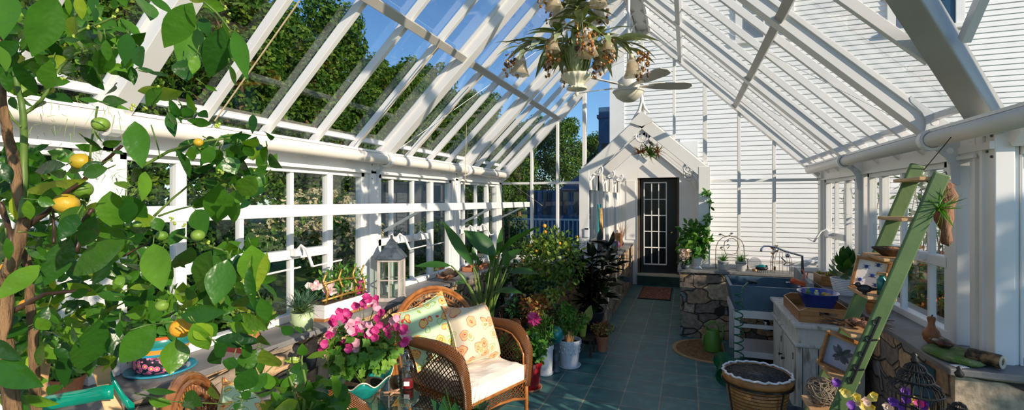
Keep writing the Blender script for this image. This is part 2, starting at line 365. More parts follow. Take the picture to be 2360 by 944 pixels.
# ---- windows along the side walls
PORT = [1.45, 3.60, 5.22, YE]
def side_windows(side, bays, wname, n0):
    X = CX+side*2.105
    for i, (ya, yb, thick, thin, rail) in enumerate(bays):
        f = MB()
        f.span(X-.03, X+.03, ya, ya+.045, KZ, 1.94); f.span(X-.03, X+.03, yb-.045, yb, KZ, 1.94)
        f.span(X-.035, X+.035, ya, yb, KZ, KZ+.05); f.span(X-.03, X+.03, ya, yb, 1.90, 1.94)
        for y in thick: f.span(X-.028, X+.028, y-.03, y+.03, KZ+.05, 1.90)
        o = struct('window_%d' % (n0+i), f, M['white'], bevel=.004)
        g = MB()
        for y in thin: g.span(X-.018, X+.018, y-.016, y+.016, KZ+.05, 1.90)
        g.build('muntin', M['white'], o)
        r0, r1 = rail
        MB().span(X-.04, X+.03, r0, r1, 1.28, 1.345).build('sash_rail', M['white'], o, bevel=.004)
        MB().span(X-.003, X+.003, ya+.01, yb-.01, KZ+.02, 1.92).build('pane', M['glass'], o)
        # crank operators that hold the lower sashes open
        for yo in thin:
            if not (r0 < yo < r1): continue
            a = V((X-side*.05, yo, 1.33)); b = V((X-side*.15, yo+.0, 1.35)); c_ = V((X-side*.22, yo-.02, 1.24))
            ob = MB().tube([a, (a+b)/2+V((0, 0, .04)), b, c_], .011, 6)
            ob.box((X-side*.06, yo, 1.33), (.05, .07, .05))
            ob.tube([c_, c_+V((0, .30, .01))], .006, 5)
            ob.build('sash_operator', M['white2'], o)
side_windows(-1, [(-1.5, 1.36, (-.3, .9), (.2, .6), (-.3, .9)), (1.54, 3.46, (1.86, 3.04), (2.25, 2.66), (1.86, 3.04)), (3.66, 5.08, (4.64,), (3.9, 4.27), (3.66, 4.64)), (5.30, 6.56, (6.22,), (5.47, 5.85), (5.30, 6.22))], 'left', 1)
side_windows(1, [(5.32, 6.50, (5.75,), (6.15,), (5.75, 6.5)), (3.70, 5.10, (4.80,), (3.98, 4.42), (3.70, 4.80))], 'right', 5)
# ---- left/right framing: posts, headers, gutters, tubes
def posts(side, ys, parent):
    X = CX+side*2.105
    for y in ys:
        MB().span(X-side*.07, X+side*.05, y-.055, y+.055, KZ, 2.12).build('post', M['white'], parent, bevel=.006)
        each('jamb', M['white'], parent, [MB().span(X-side*.045, X+side*.03, y-.095, y-.056, KZ, 1.95), MB().span(X-side*.045, X+side*.03, y+.056, y+.095, KZ, 1.95)], bevel=.004)
        each('screw', M['zinc'], parent, [MB().ball((X-side*.072, y+dy, 2.06-dz), .006, 6, 4) for dz in (0, .05, .1, .17) for dy in (-.04, .04)])
fl = struct('trim_1', MB().span(XL-.05, XL+.045, YN, YE+.08, 1.94, 2.13), M['white'], bevel=.006)
MB().span(XL+.05, XL+.065, YN, YE, 1.935, 1.955).build('drip_bead', M['white'], fl)
fr = struct('trim_2', MB().span(XR-.045, XR+.05, YC+.05, YE+.08, 1.94, 2.13), M['white'], bevel=.006)
MB().span(XR-.065, XR-.05, YC+.1, YE, 1.935, 1.955).build('drip_bead', M['white'], fr)
posts(-1, [1.45, 3.55, 5.18, 6.60], fl); posts(1, [5.25, 6.58], fr)
# eave tubes (tie rods with rounded ends)
for nm, side, y0 in (('trim_3', -1, YN), ('trim_4', 1, -.2)):
    x = CX+side*TX
    pr = [(x, y0, TZ), (x, YE-.09, TZ), (x, YE-.06, TZ), (x, YE-.045, TZ)]
    t_ = struct(nm, MB().tube(pr, [.045, .045, .038, .018], 16), M['tube'], smooth=True)
    MB().span(x-.015, x+.015, y0, YE-.05, TZ+.045, TZ+.062).build('fin', M['white2'], t_)
    MB().span(x+side*.01, x+side*.05, y0 if side < 0 else YC, YE-.02, TZ+.12, TZ+.16).build('eave_rail', M['white2'], t_, bevel=.004)
# corner column cluster where the right wall turns
cc = struct('trim_5', MB().span(1.50, 1.60, 3.565, 3.68, KZ, 2.12), M['white'], bevel=.006)
MB().span(1.515, 1.60, 3.22, 3.46, KZ, 2.12).build('column', M['white'], cc, bevel=.006)
MB().span(1.50, 1.53, 3.30, 3.325, KZ, 2.1).span(1.50, 1.53, 3.37, 3.395, KZ, 2.1).build('column_ribs', M['white'], cc)
MB().span(1.60, 1.625, 3.24, 3.30, KZ, 2.12).build('corner_jamb', M['white'], cc, bevel=.004)
MB().span(1.495, 1.515, 3.22, 3.62, 1.97, 2.01).build('joint_plate', M['white2'], cc)
for (yy, zz) in ((3.62, 2.02), (3.57, 2.02), (3.62, 1.97), (3.56, 1.9), (3.62, 1.84), (3.42, 2.03), (3.33, 2.03), (3.28, 1.96), (3.24, 1.93), (3.24, 2.04)): MB().ball((1.492 if yy > 3.48 else 1.512, yy, zz), .008, 6, 4).build('bolt', M['zinc'], cc)
# wall of the side wing running out to the right, glazed above the stone
wg = struct('window_7', MB().span(1.63, 4.6, YC-.02, YC+.05, KZ, KZ+.05).span(1.63, 4.6, YC-.04, YC+.05, 1.94, 2.13).span(2.4, 2.46, YC-.02, YC+.04, KZ, 1.94).span(3.2, 3.26, YC-.02, YC+.04, KZ, 1.94).span(4.2, 4.3, YC-.02, YC+.04, KZ, 1.94).span(1.626, 1.64, YC-.02, YC+.04, KZ, 1.94).span(1.63, 4.6, YC-.02, YC+.03, 1.86, 1.94), M['white'], bevel=.004)
MB().span(1.66, 4.6, YC+.005, YC+.011, KZ, 1.94).build('pane', M['glass'], wg)
# ---- end wall glazing
eg = struct('window_8', MB().span(-2.62, -1.40, YE-.02, YE+.02, 1.93, 1.965).span(.25, 1.52, YE-.02, YE+.02, 1.93, 1.965), M['white'], bevel=.003)
for x in (-2.125, -1.74, .618, 1.01):
    MB().span(x-.018, x+.018, YE-.03, YE+.03, KZ, zr(x)+.03).build('mullion', M['white'], eg, bevel=.003)
def vz(x): return 2.85-abs(x+.565)*.89
MB().span(-.585, -.545, YE-.03, YE+.03, 2.86, 4.0).build('mullion', M['white'], eg, bevel=.003)
MB().span(-.156-.018, -.156+.018, YE-.03, YE+.03, 2.5, zr(-.156)).build('mullion', M['white'], eg, bevel=.003)
for x in (-1.35, .22): MB().span(x-.025, x+.025, YE-.04, YE+.04, KZ, zr(x)+.03).build('mullion', M['white'], eg, bevel=.003)
MB().span(-2.62, -1.40, YE-.03, YE+.03, KZ, KZ+.05).span(.27, 1.5, YE-.03, YE+.03, KZ, KZ+.05).build('sill_rail', M['white'], eg, bevel=.003)
g = MB(); e = .003
P1 = [(-2.62, KZ), (-1.36, KZ), (-1.36, 2.16), (CX, 2.86), (.22, 2.14), (.22, KZ), (1.5, KZ), (1.5, 2.0), (CX, 4.0), (-2.62, 2.0)]
g.prism([(-2.62, KZ), (-1.37, KZ), (-1.37, zr(-1.37)), (-2.62, zr(-2.62))], YE-e, YE+e, lambda p, q, t: (p, t, q))
g.prism([(.24, KZ), (1.52, KZ), (1.52, zr(1.52)), (.24, zr(.24))], YE-e, YE+e, lambda p, q, t: (p, t, q))
g.prism([(-1.35, 2.16), (CX, 2.87), (CX, 3.97), (-1.35, zr(-1.35))], YE-e, YE+e, lambda p, q, t: (p, t, q))
g.prism([(.22, 2.16), (.22, zr(.22)), (CX, 3.97), (CX, 2.87)], YE-e, YE+e, lambda p, q, t: (p, t, q))
g.build('pane', M['glass'], eg)
# ---- the roof
roof = MB(); dz = .105
def slab(b, side, x0, x1, y0, y1):
    z0, z1 = zr(x0)+dz, zr(x1)+dz
    b.add([(x0, y0, z0), (x0, y1, z0), (x1, y1, z1), (x1, y0, z1), (x0, y0, z0+.006), (x0, y1, z0+.006), (x1, y1, z1+.006), (x1, y0, z1+.006)], [(0,1,2,3),(4,7,6,5),(0,4,5,1),(1,5,6,2),(2,6,7,3),(3,7,4,0)])
slab(roof, -1, -2.72, CX-.06, YN, YE+.04); slab(roof, 1, CX+.06, 1.62, YC, YE+.04)
# slope right of the ridge that dies into the valley
x0, x1 = CX+.06, 1.62
roof.add([(x1, YC, zr(x1)+dz), (x0, YC, zr(x0)+dz), (x0, YC-2.12, zr(x0)+dz)], [(0, 1, 2)])
ceil = struct('ceiling', roof, M['glass'])
def rbar(side, Y, w, t, xa=None, xb=None, name='glazing_bar', m='white2', off=0):
    xa = CX+side*2.15 if xa is None else xa; xb = CX+side*.07 if xb is None else xb
    a = V((xa, Y, zr(xa)+dz)); b = V((xb, Y, zr(xb)+dz))
    return MB().bar(a, b, w, t, up=(0, 0, 1), off=-t/2+off).build(name, M[m], ceil, bevel=.003)
lb = {(-1): [[-1.2, -.8, -.4, 0.0, .35, .72, 1.08], [1.89, 2.32, 2.75, 3.18], [4.0, 4.4, 4.81], [5.58, 5.94, 6.30]], 1: [[], [], [4.0, 4.4, 4.81], [5.58, 5.94, 6.30]]}
for side in (-1, 1):
    for grp in lb[side]:
        for y in grp: rbar(side, y, .036, .055)
    for y in ([-1.5, 1.45] if side < 0 else [])+[3.60, 5.22, YE]:
        rbar(side, y, .10, .10, name='rafter'); rbar(side, y, .13, .035, name='rafter_flange', off=.01)
for y in (2.95, 2.55, 2.15, 1.75, 1.35):
    rbar(1, y, .036, .055, xa=XR-(YC-y)-.09)
# jack bars of the wing roof, rising towards the viewer
for x in (1.62, 1.20, .80, .40, 2.0, 2.4):
    ya = YC if x > XR else YC-(XR-x)-.09; z0 = zr(min(x, XR))+dz
    w = .10 if x == 1.62 else .036
    MB().bar((x, ya, zr(XR)+dz+(YC-ya)*.97), (x, YC-2.1, zr(XR)+dz+2.1*.97), w, .09 if w > .05 else .055, off=-.04).build('wing_bar', M['white2'], ceil, bevel=.003)
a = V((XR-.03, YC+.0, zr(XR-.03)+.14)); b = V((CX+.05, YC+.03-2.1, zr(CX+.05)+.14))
MB().bar(a, b, .12, .12, off=-.01).build('valley_rafter', M['greyrail'], ceil, bevel=.006)  # taupe stands in for shade on this beam; neighbouring bars are white
wingx = MB(); z0 = zr(XR)+dz
wingx.add([(XR, YC, z0), (4.6, YC, z0), (4.6, YC-2.1, z0+2.037), (CX+.1, YC-2.1, z0+2.037)], [(0, 1, 2, 3)])
wingx.build('wing_pane', M['glass'], ceil)
MB().span(CX-.075, CX+.075, YN, YE+.02, 3.98, 4.22).build('ridge_beam', M['white2'], ceil, bevel=.01)
each('ridge_rail', M['white2'], ceil, [MB().span(CX-.11, CX-.08, YN, YE, 3.93, 4.1), MB().span(CX+.08, CX+.11, YN, YE, 3.93, 4.1)], bevel=.004)
for x, s_ in ((-1.77, -1), (.62, 1), (-1.07, -1), (-.03, 1)):
    a = V((x, YN if s_ < 0 else YC-.3, zr(x)+dz)); b = V((x, YE, zr(x)+dz))
    nrm = V((s_*.97, 0, 1)).normalized()
    b_ = MB().bar(a-nrm*.07, b-nrm*.07, .06, .035, up=nrm)
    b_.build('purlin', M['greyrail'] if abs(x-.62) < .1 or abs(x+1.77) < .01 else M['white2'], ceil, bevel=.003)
for side, ys in ((-1, (1.45, 3.60, 5.22)), (1, (3.56, 5.22))):
    for y in ys: bracket(ceil, side, y-.02)
# cables and cords under the roof
def cable(a, b, r=.0025, m='plastic_white', name='cable'): return MB().tube([a, b], r, 5).build(name, M[m], ceil)
nb = -.16
for (u0, v0, u1, v1) in ((690, 2, 495, 278), (1014, 102, 836, 320), (1113, 173, 963, 340)):
    pts = []
    for (u, v) in ((u0, v0), (u1, v1)):            # meets the slope plane z = zr(x) - small clearance
        r = ray(u, v); k = 3.98+(-.97*CX*-1)
        # z = 3.98 + .97*(x-CX) on the left slope
        t = (3.98-.97*CX-.06-H0)/(r.z-.97*r.x)
        pts.append(V((r.x*t, r.y*t, H0+r.z*t)))
    cable(pts[0], pts[1], .004, 'rope', 'pull_cord')
cable((-2.2, 4.6, 2.72-.2), (-2.2, 4.55, 1.72), .003, 'rope', 'pull_cord')
for (a, b) in (((CX-.5, 5.3, 3.45), (CX+.5, 6.6, 3.5)), ((CX+.55, 5.3, 3.42), (CX-.5, 6.6, 3.5)), ((CX, 6.6, 3.98), (1.36, 5.25, 2.12)), ((CX+.08, 5.25, 3.97), (1.36, 3.62, 2.12)), ((CX-.08, 5.25, 3.97), (-2.45, 3.62, 2.12))): cable(a, b)
cable((-2.47, 6.5, 2.0), (-1.95, 6.6, 1.62), .004, 'rope', 'pull_cord')
# ---- hanging shelf rail along the left wall with its diagonal struts
sr = thing('shelf_rail', 'long white rail running the length of the left window wall below eye level', 'rail', (-2.1, 2.4, 1.64), world=True)
MB().span(-2.12, -2.08, -1.5, 6.41, 1.605, 1.675).build('rail_bar', M['white'], sr, bevel=.004)
for y in (1.55, 3.75, 5.35, 6.52):
    MB().bar((-2.60, y-.05, 1.42), (-2.11, y-.16, 1.63), .022, .022).build('strut', M['white2'], sr)
# ---- vestibule
vs = struct('wall_porch', MB().span(-1.36, -1.33, YE, YD, KZ, KZ+.06).span(.20, .23, YE, YD, KZ, KZ+.06), M['white'])
fy = [YE-.02, 7.75, 8.85, YD-.06]
for i, y in enumerate(fy):
    w = .075
    for s_ in (-1, 1):
        x = -.565+s_*.775
        big = i == 0
        MB().span(x-.05, x+.05, y-.05, y+.05, KZ, 2.17).build('post', M['white'], vs, bevel=.008)
        MB().span(x-.07, x+.07, y-.065, y-.045, KZ, 2.13).build('post_face', M['white'], vs, bevel=.004)
        a = V((x+s_*.03, y, 2.13)); b = V((-.565, y, 2.85))
        MB().bar(a, b, .09, .10, up=(0, 0, 1), off=-.04).build('rafter', M['white'], vs, bevel=.006)
        MB().bar(a-V((0, .05, .02)), b-V((0, .05, .02)), .02, .15, up=(0, 0, 1), off=-.06).build('barge_face', M['white'], vs, bevel=.004)
    # lacy pierced corner brackets: ring with four lobes and scroll arms
    def ring(c, r, t): return MB().tube([V(c)+V((r*cos(2*pi*k/20), 0, r*sin(2*pi*k/20))) for k in range(20)], t, 6, closed=True)
    if i < 3:
        for s_ in (-1, 1):
            c = (-.565+s_*.60, y-.03, 2.12)
            q = ring(c, .075, .012)
            for k in range(4):
                aa = pi/4+k*pi/2; cc_ = V(c)+V((.035*cos(aa), 0, .035*sin(aa)))
                q.tube([cc_+V((.026*cos(2*pi*j/10), 0, .026*sin(2*pi*j/10))) for j in range(10)], .006, 5, closed=True)
            q.tube([V(c)+V((s_*.11, 0, -.28)), V(c)+V((s_*.10, 0, -.16)), V(c)+V((s_*.04, 0, -.08))], .014, 6)
            q.tube([V(c)+V((-s_*.02, 0, .07)), V(c)+V((-s_*.08, 0, .13)), V(c)+V((-s_*.16, 0, .2))], .014, 6)
            q.tube([V(c)+V((s_*.06, 0, .05)), V(c)+V((s_*.1, 0, .06))], .014, 6)
            q.build('lace_bracket', M['white'], vs, smooth=True)
        c = V((-.565, y-.03, 2.56))
        q = ring(c, .08, .012)
        for k in range(4):
            aa = pi/4+k*pi/2; cc_ = c+V((.037*cos(aa), 0, .037*sin(aa)))
            q.tube([cc_+V((.027*cos(2*pi*j/10), 0, .027*sin(2*pi*j/10))) for j in range(10)], .006, 5, closed=True)
        q.prism([(-.32, 2.47), (-.14, 2.60), (0, 2.65), (.14, 2.60), (.32, 2.47), (.28, 2.52), (.0, 2.79), (-.28, 2.52)], y-.04, y-.025, lambda p, r_, t: (-.565+p, t, r_))
        q.build('gable_lace', M['white'], vs)
for k, yy in enumerate([6.95, 7.22, 7.48, 8.02, 8.3, 8.57, 9.12, 9.4, 9.67]):
    for s_ in (-1, 1):
        x = -.565+s_*.8
        MB().bar((x, yy, 2.17), (-.565, yy, 2.87), .03, .035, off=-.02).build('glazing_bar', M['white'], vs)
for s_ in (-1, 1):
    x = -.565+s_*.785
    MB().span(x-.035, x+.035, YE, YD-.02, 2.1, 2.18).build('eave_beam', M['white'], vs, bevel=.006)
    for (ya, yb) in ((6.72, 7.70), (7.80, 8.80), (8.90, 9.88)):
        f = MB().span(x-.025, x+.025, ya, ya+.12, KZ+.06, 2.1).span(x-.025, x+.025, yb-.12, yb, KZ+.06, 2.1).span(x-.025, x+.025, ya, yb, 1.85, 2.1).span(x-.025, x+.025, ya, yb, KZ+.06, KZ+.13).span(x-.02, x+.02, (ya+yb)/2-.02, (ya+yb)/2+.02, KZ, 1.9)
        f.build('side_sash', M['white'], vs, bevel=.004)
each('side_pane', M['glass'], vs, [MB().span(-1.352, -1.348, YE, YD, KZ, 2.12), MB().span(.218, .222, YE, YD, KZ, 2.12)])
MB().bar((-1.38, (YE+YD)/2, 2.155), (-.565, (YE+YD)/2, 2.885), YD-YE, .005, up=(-.67, 0, .74)).build('roof_pane', M['glass'], vs); MB().bar((.25, (YE+YD)/2, 2.155), (-.565, (YE+YD)/2, 2.885), YD-YE, .005, up=(.67, 0, .74)).build('roof_pane', M['glass'], vs)
MB().span(-.615, -.515, YE-.075, YD-.01, 2.755, 2.87).build('ridge_piece', M['white'], vs, bevel=.004)
MB().prism([(-.72, 2.74), (-.565, 2.885), (-.41, 2.74), (-.565, 2.68)], YE-.10, YE-.075, lambda p, q, t: (p, t, q)).build('gable_plate', M['white'], vs)
# flared finial brackets at the peak, below the tall mullion
MB().tube([(-.565, YE-.05, 3.25), (-.565, YE-.05, 3.02), (-.60, YE-.05, 2.90), (-.68, YE-.05, 2.78), (-.70, YE-.06, 2.68)], [.022, .024, .024, .02, .016], 6).tube([(-.565, YE-.05, 3.05), (-.53, YE-.05, 2.93), (-.47, YE-.05, 2.86)], [.02, .02, .012], 6).build('finial', M['white'], vs, smooth=True)
# ---- house front: one clapboard wall
LAP = .09
def clap(x0, x1, z0, z1):
    b = MB(); n = int((z1-z0)/LAP)
    for i in range(n):
        z = z0+i*LAP
        b.add([(x0, YD-.019, z), (x1, YD-.019, z), (x1, YD, z+LAP), (x0, YD, z+LAP), (x0, YD, z), (x1, YD, z)], [(0, 1, 2, 3), (4, 5, 1, 0)])
    return b
hb = clap(-1.2, -.99, .57, 7.9)
hb.v += []; 
for (x0, x1, z0, z1) in ((-.95, -.13, 2.9, 7.9), (-.13, 10, .57, 7.9), (-.99, -.95, 2.9, 7.9)):
    c_ = clap(x0, x1, .57+LAP*round((z0-.57)/LAP), z1); o_ = len(hb.v); hb.v += c_.v; hb.f += [tuple(i+o_ for i in f) for f in c_.f]; hb.m += c_.m
house = struct('wall_house', hb, M['siding'])
MB().span(-1.5, -1.2, YD-.03, YD+.05, -.3, 8).build('corner_board', M['white'], house)
MB().span(-1.2, 10, YD-.005, YD+.3, -.4, .55).build('foundation', M['white'], house) if False else None
MB().span(.24, 10, YD-.04, YD+.1, -.4, .56).span(.24, 10, YD-.05, YD, .56, .60).build('water_table', M['white'], house)
hs = MB().span(-1.5, -1.35, YD+.02, YD+9, -.4, 8).span(9.9, 10, YD+.02, YD+9, -.4, 8).span(-1.5, 10, YD+8.9, YD+9, -.4, 8)
hs.span(-1.35, -.95, YD+.01, YD+.1, -.4, 8).span(-.13, .24, YD+.01, YD+.1, -.4, 8).span(-.95, -.13, YD+.01, YD+.1, 2.17, 8).span(.24, .8, YD+.01, YD+.1, -.4, 8).span(.8, 9.9, YD+.01, YD+.1, -.4, 8)
hs.build('wall_body', M['siding'], house)
MB().prism([(-2.0, 7.95), (10.4, 7.95), (10.4, 8.1), (-2.0, 8.1)], YD-.5, YD+9.5, lambda p, q, t: (p, t, q)).build('house_roof', M['zinc'], house)
# panelled white reveal around the door inside the porch
dr = struct('door_1', MB().span(-1.33, -.94, YD-.06, YD+.0, 0, 2.85).span(-.14, .2, YD-.06, YD, 0, 2.85).span(-.94, -.14, YD-.06, YD, 2.15, 2.85), M['white'], bevel=.003)
MB().span(-1.16, -.98, YD-.075, YD-.06, .9, 2.1).build('raised_panel', M['white'], dr, bevel=.004)
MB().span(-.94, -.14, YD-.12, YD+.16, .0, .19).build('step_riser', M['steptile'], dr)
MB().span(-.95, -.13, YD-.14, YD+.16, .19, .225).build('threshold', M['cream'], dr, bevel=.004)
MB().span(-.95, -.13, YD+.16, YD+2.0, .19, .215).build('hall_floor', M['wood'], dr)
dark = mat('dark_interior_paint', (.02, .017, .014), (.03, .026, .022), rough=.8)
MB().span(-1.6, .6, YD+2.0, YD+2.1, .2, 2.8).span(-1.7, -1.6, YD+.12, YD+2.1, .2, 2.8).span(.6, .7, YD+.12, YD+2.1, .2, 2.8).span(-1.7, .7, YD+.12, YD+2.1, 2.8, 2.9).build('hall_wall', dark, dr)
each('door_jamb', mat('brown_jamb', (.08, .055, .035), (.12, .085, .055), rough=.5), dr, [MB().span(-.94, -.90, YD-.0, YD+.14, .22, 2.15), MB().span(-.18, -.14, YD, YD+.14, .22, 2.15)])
# the black door leaf, slightly ajar, with a white 15-light grid
lf = thing('door_leaf', None, None, (-.885, YD+.1, .23), rz=radians(4)); lf.parent = dr
for k in ('label', 'category'):
    if k in lf: del lf[k]
blackp = mat('black_door_paint', (.006, .006, .007), (.012, .012, .012), rough=.3)
W_, Hh = .72, 1.90
d_ = MB().span(0, .06, -.02, .02, 0, Hh).span(.50, W_, -.02, .02, 0, Hh).span(.06, .50, -.02, .02, 0, .17).span(.06, .50, -.02, .02, 1.82, Hh)
dl = d_.build('stile_and_rail', blackp, lf, bevel=.002)
gx = MB().span(.055, .075, -.035, .0, .16, 1.84).span(.485, .505, -.035, 0, .16, 1.84).span(.055, .505, -.035, 0, .16, .185).span(.055, .505, -.035, 0, 1.815, 1.84)
for k in (1, 2): gx.span(.075+.137*k-.009, .075+.137*k+.009, -.03, 0, .18, 1.82)
for k in range(1, 5): gx.span(.07, .49, -.03, 0, .185+.326*k-.009, .185+.326*k+.009)
gx.build('muntin_grid', M['white'], lf)
MB().span(.06, .5, -.006, .006, .17, 1.83).build('door_pane', M['doorglass'], lf)
kb = MB().ball((.60, -.06, .82), .022, 10, 8).tube([(.60, -.06, .82), (.60, -.01, .82)], .009, 8); kb.build('knob', M['brass'], lf, smooth=True)
# house windows seen through the roof
for n_, (xa, xb, zb) in enumerate(((.98, 1.72, 4.72), (3.36, 4.18, 4.62))):
    f = MB().span(xa-.12, xa, YD-.06, YD-.0, zb, zb+1.9).span(xb, xb+.12, YD-.06, YD, zb, zb+1.9).span(xa-.12, xb+.12, YD-.06, YD, zb+1.78, zb+1.95).span(xa-.17, xb+.17, YD-.1, YD, zb-.07, zb)
    o = struct('window_%d' % (9+n_), f, M['white'], bevel=.004)
    MB().span(xa, xb, YD-.03, YD-.02, zb, zb+1.8).build('pane', M['darkglass'], o)
    mu = MB().span((xa+xb)/2-.012, (xa+xb)/2+.012, YD-.045, YD-.02, zb, zb+1.8).span(xa, xb, YD-.045, YD-.02, zb+.43, zb+.455).span(xa, xb, YD-.05, YD-.02, zb+.86, zb+.92)
    mu.build('muntin', M['white'], o)
# sensor on the porch post
th = thing('thermostat', 'small white wall sensor on the left front post of the porch', 'thermostat', (-1.30, YE-.09, 1.25))
MB().box((0, 0, 0), (.07, .03, .13)).build('housing', M['plastic_white'], th, bevel=.006)
MB().box((0, -.017, .055), (.05, .006, .02)).build('display', M['black'], th)
# ================================================================ OUTDOORS
rnd = random.Random(11)
def rv(r=rnd):
    while True:
        p = V((r.uniform(-1, 1), r.uniform(-1, 1), r.uniform(-1, 1)))
        if .05 < p.length < 1: return p.normalized()
M['lawn'] = mat('lawn_grass', (.045, .10, .015), (.16, .24, .04), rough=.9, scale=1.2, bump=.6, bscale=40, detail=8)
M['treeleaf'] = leafmat('tree_foliage', [(0, (.02, .065, .007)), (.4, (.045, .125, .012)), (.75, (.09, .19, .02)), (1, (.19, .27, .035))], rough=.6, trans=.35, nscale=.35, spec=.2)
M['hedgeleaf'] = leafmat('hedge_foliage', [(0, (.012, .055, .008)), (.55, (.035, .12, .015)), (1, (.14, .25, .04))], rough=.55, trans=.3, nscale=2, spec=.25)
M['paleflower'] = leafmat('cream_blossom', [(0, (.42, .38, .22)), (1, (.7, .62, .42))], rough=.8, trans=.2, nscale=5)
M['orangefl'] = leafmat('orange_blossom', [(0, (.55, .12, .01)), (.6, (.75, .25, .02)), (1, (.8, .45, .03))], rough=.8, trans=.2)
M['yellowfl'] = leafmat('yellow_blossom', [(0, (.75, .5, .0)), (1, (.9, .75, .03))], rough=.8, trans=.2)
lawn = MB(); N = 24
for i in range(N+1):
    for j in range(N+1):
        x = -60+90*i/N; y = -25+115*j/N
        h = -.25
        if x < -14: h += (-14-x)*.06
        if x > 1.6 or (y > 9): h = min(h, -.12)
        lawn.v.append((x, y, h))
for i in range(N):
    for j in range(N): lawn.f.append((i*(N+1)+j, (i+1)*(N+1)+j, (i+1)*(N+1)+j+1, i*(N+1)+j+1)); lawn.m.append(0)
struct('lawn', lawn, M['lawn'], smooth=True)
def crown(r, blobs, n, s, skirt=None):
    b = MB()
    tot = sum(q[1].x*q[1].z for q in blobs)
    for c, rad in blobs:
        k = int(n*rad.x*rad.z/tot)
        for _ in range(k):
            d = rv(r); rr = r.uniform(.72, 1.03)
            p = V((c.x+rad.x*d.x*rr, c.y+rad.y*d.y*rr, c.z+rad.z*d.z*rr))
            nn = (d+rv(r)*.7).normalized(); dd = rv(r).cross(nn)
            if dd.length < .01: continue
            q = s*r.uniform(.6, 1.3); b.dia(p, dd, nn, q*1.25, q*.85)
    return b
def make_tree(seed, H, R, n=13000, s=.27):
    r = random.Random(seed)
    t = thing('broadleaf_tree', 'x', 'tree', (0, 0, -.3), group=None)
    blobs = []
    for _ in range(26):
        z = r.uniform(.10, .93); a = r.uniform(0, 2*pi); w = R*(1-.6*max(0, z-.65)/.35)
        k = r.uniform(.35, .72)
        blobs.append((V((w*k*cos(a), w*k*sin(a), H*z)), V((1, 1, 1.15))*R*r.uniform(.26, .38)))
    blobs.append((V((0, 0, H*.52)), V((R*.75, R*.75, H*.46))))
    tb = MB().tube([(0, 0, 0), (.1, .05, H*.3), (0, .1, H*.6), (.1, 0, H*.85)], [.32, .25, .16, .05], 8)
    for _ in range(7):
        a = r.uniform(0, 2*pi); z = r.uniform(.25, .6)*H
        tb.tube([(0, 0, z), (R*.4*cos(a), R*.4*sin(a), z+H*.12), (R*.75*cos(a), R*.75*sin(a), z+H*.2)], [.12, .08, .03], 6)
    tb.build('trunk', M['bark'], t)
    crown(r, blobs, n, s).build('crown', M['treeleaf'], t)
    return t
protos = [make_tree(1, 14.8, 3.3), make_tree(2, 15.8, 3.5), make_tree(3, 14.0, 3.1)]
SP = []
# the wooded bank runs parallel to the left side of the conservatory
for i in range(13):
    SP.append((-25-rnd.uniform(0, .8), -3+i*6.0+rnd.uniform(-.3, .3), .98+rnd.uniform(-.1, .08), 'front'))
for i in range(13):
    SP.append((-31.5-rnd.uniform(0, .6), 0+i*6.2, 1.24+rnd.uniform(-.05, .1), 'back'))
for (x, y, s_) in ((-18.5, 44, .72), (-18, 51.5, .8), (-14, 57, .84), (-8, 59.5, .85), (-2, 62, .85), (3.5, 65, .9), (-11.5, 64, .9), (-19, 60, .9)): SP.append((x, y, s_, 'end'))
pos = ['hillside tree seen through the roof glass behind the citrus tree leaves', 'hillside tree seen through the roof panes above the shelf rail', 'far hillside tree in the leafy bank under the blue sky', 'distant tree rising beyond the blue shaded house past the far end wall']
used = [False]*3
for i, (x, y, s_, w_) in enumerate(SP):
    k = i % 3
    if not used[k]: o = protos[k]; used[k] = True
    else: o = copy_tree(protos[k])
    o.location = (x, y, -.3+(-14-x)*.05 if x < -14 else -.3); o.rotation_euler.z = rnd.uniform(0, 6.28); o.scale = (s_, s_, s_*rnd.uniform(.9, 1.05))
    o['group'] = 'trees of the wooded bank'
    o['label'] = {'front': 'tall green tree in the front row of the wooded bank beyond the left glass', 'back': 'tall green tree in the back row of the wooded bank', 'end': 'distant green tree beyond the far end of the conservatory'}[w_]
    o['group'] = {'front': 'front row trees of the wooded bank', 'back': 'back row trees of the wooded bank', 'end': 'distant trees past the end wall'}[w_]
# garden shrubs close outside the left windows
def make_shrub(seed, H, R, n, s, mt, flower=None, nf=0, fs=.05, name='garden_shrub'):
    r = random.Random(seed)
    t = thing(name, 'x', 'shrub', (0, 0, -.25))
    blobs = [(V((r.uniform(-.5, .5)*R, r.uniform(-.5, .5)*R, H*r.uniform(.25, .75))), V((R*.6, R*.6, H*.3))) for _ in range(9)]+[(V((0, 0, H*.45)), V((R*.9, R*.9, H*.5)))]
    crown(r, blobs, n, s).build('foliage', mt, t)
    tb = MB()
    for _ in range(6):
        a = r.uniform(0, 6.28); tb.tube([(0, 0, 0), (R*.3*cos(a), R*.3*sin(a), H*.4), (R*.6*cos(a), R*.6*sin(a), H*.8)], [.03, .02, .01], 5)
    tb.build('stem', M['bark'], t)
    if flower:
        b = MB()
        for _ in range(nf):
            c, rad = r.choice(blobs); d = rv(r); d.z = abs(d.z)
            p = V((c.x+rad.x*d.x, c.y+rad.y*d.y, c.z+rad.z*d.z))
            for k in range(5): b.dia(p+rv(r)*fs*.4, rv(r), rv(r), fs, fs*.6)
        b.build('blossom', flower, t)
    return t
h0 = make_shrub(21, 2.0, 1.25, 10500, .07, M['hedgeleaf'])
hl = [(-6.2, -1.6, 1.05), (-6.5, 1.1, 1.05), (-6.2, 3.8, 1.0), (-6.4, 14.2, .95), (-5.4, 10.2, .75), (-5.2, 12.2, .8)]
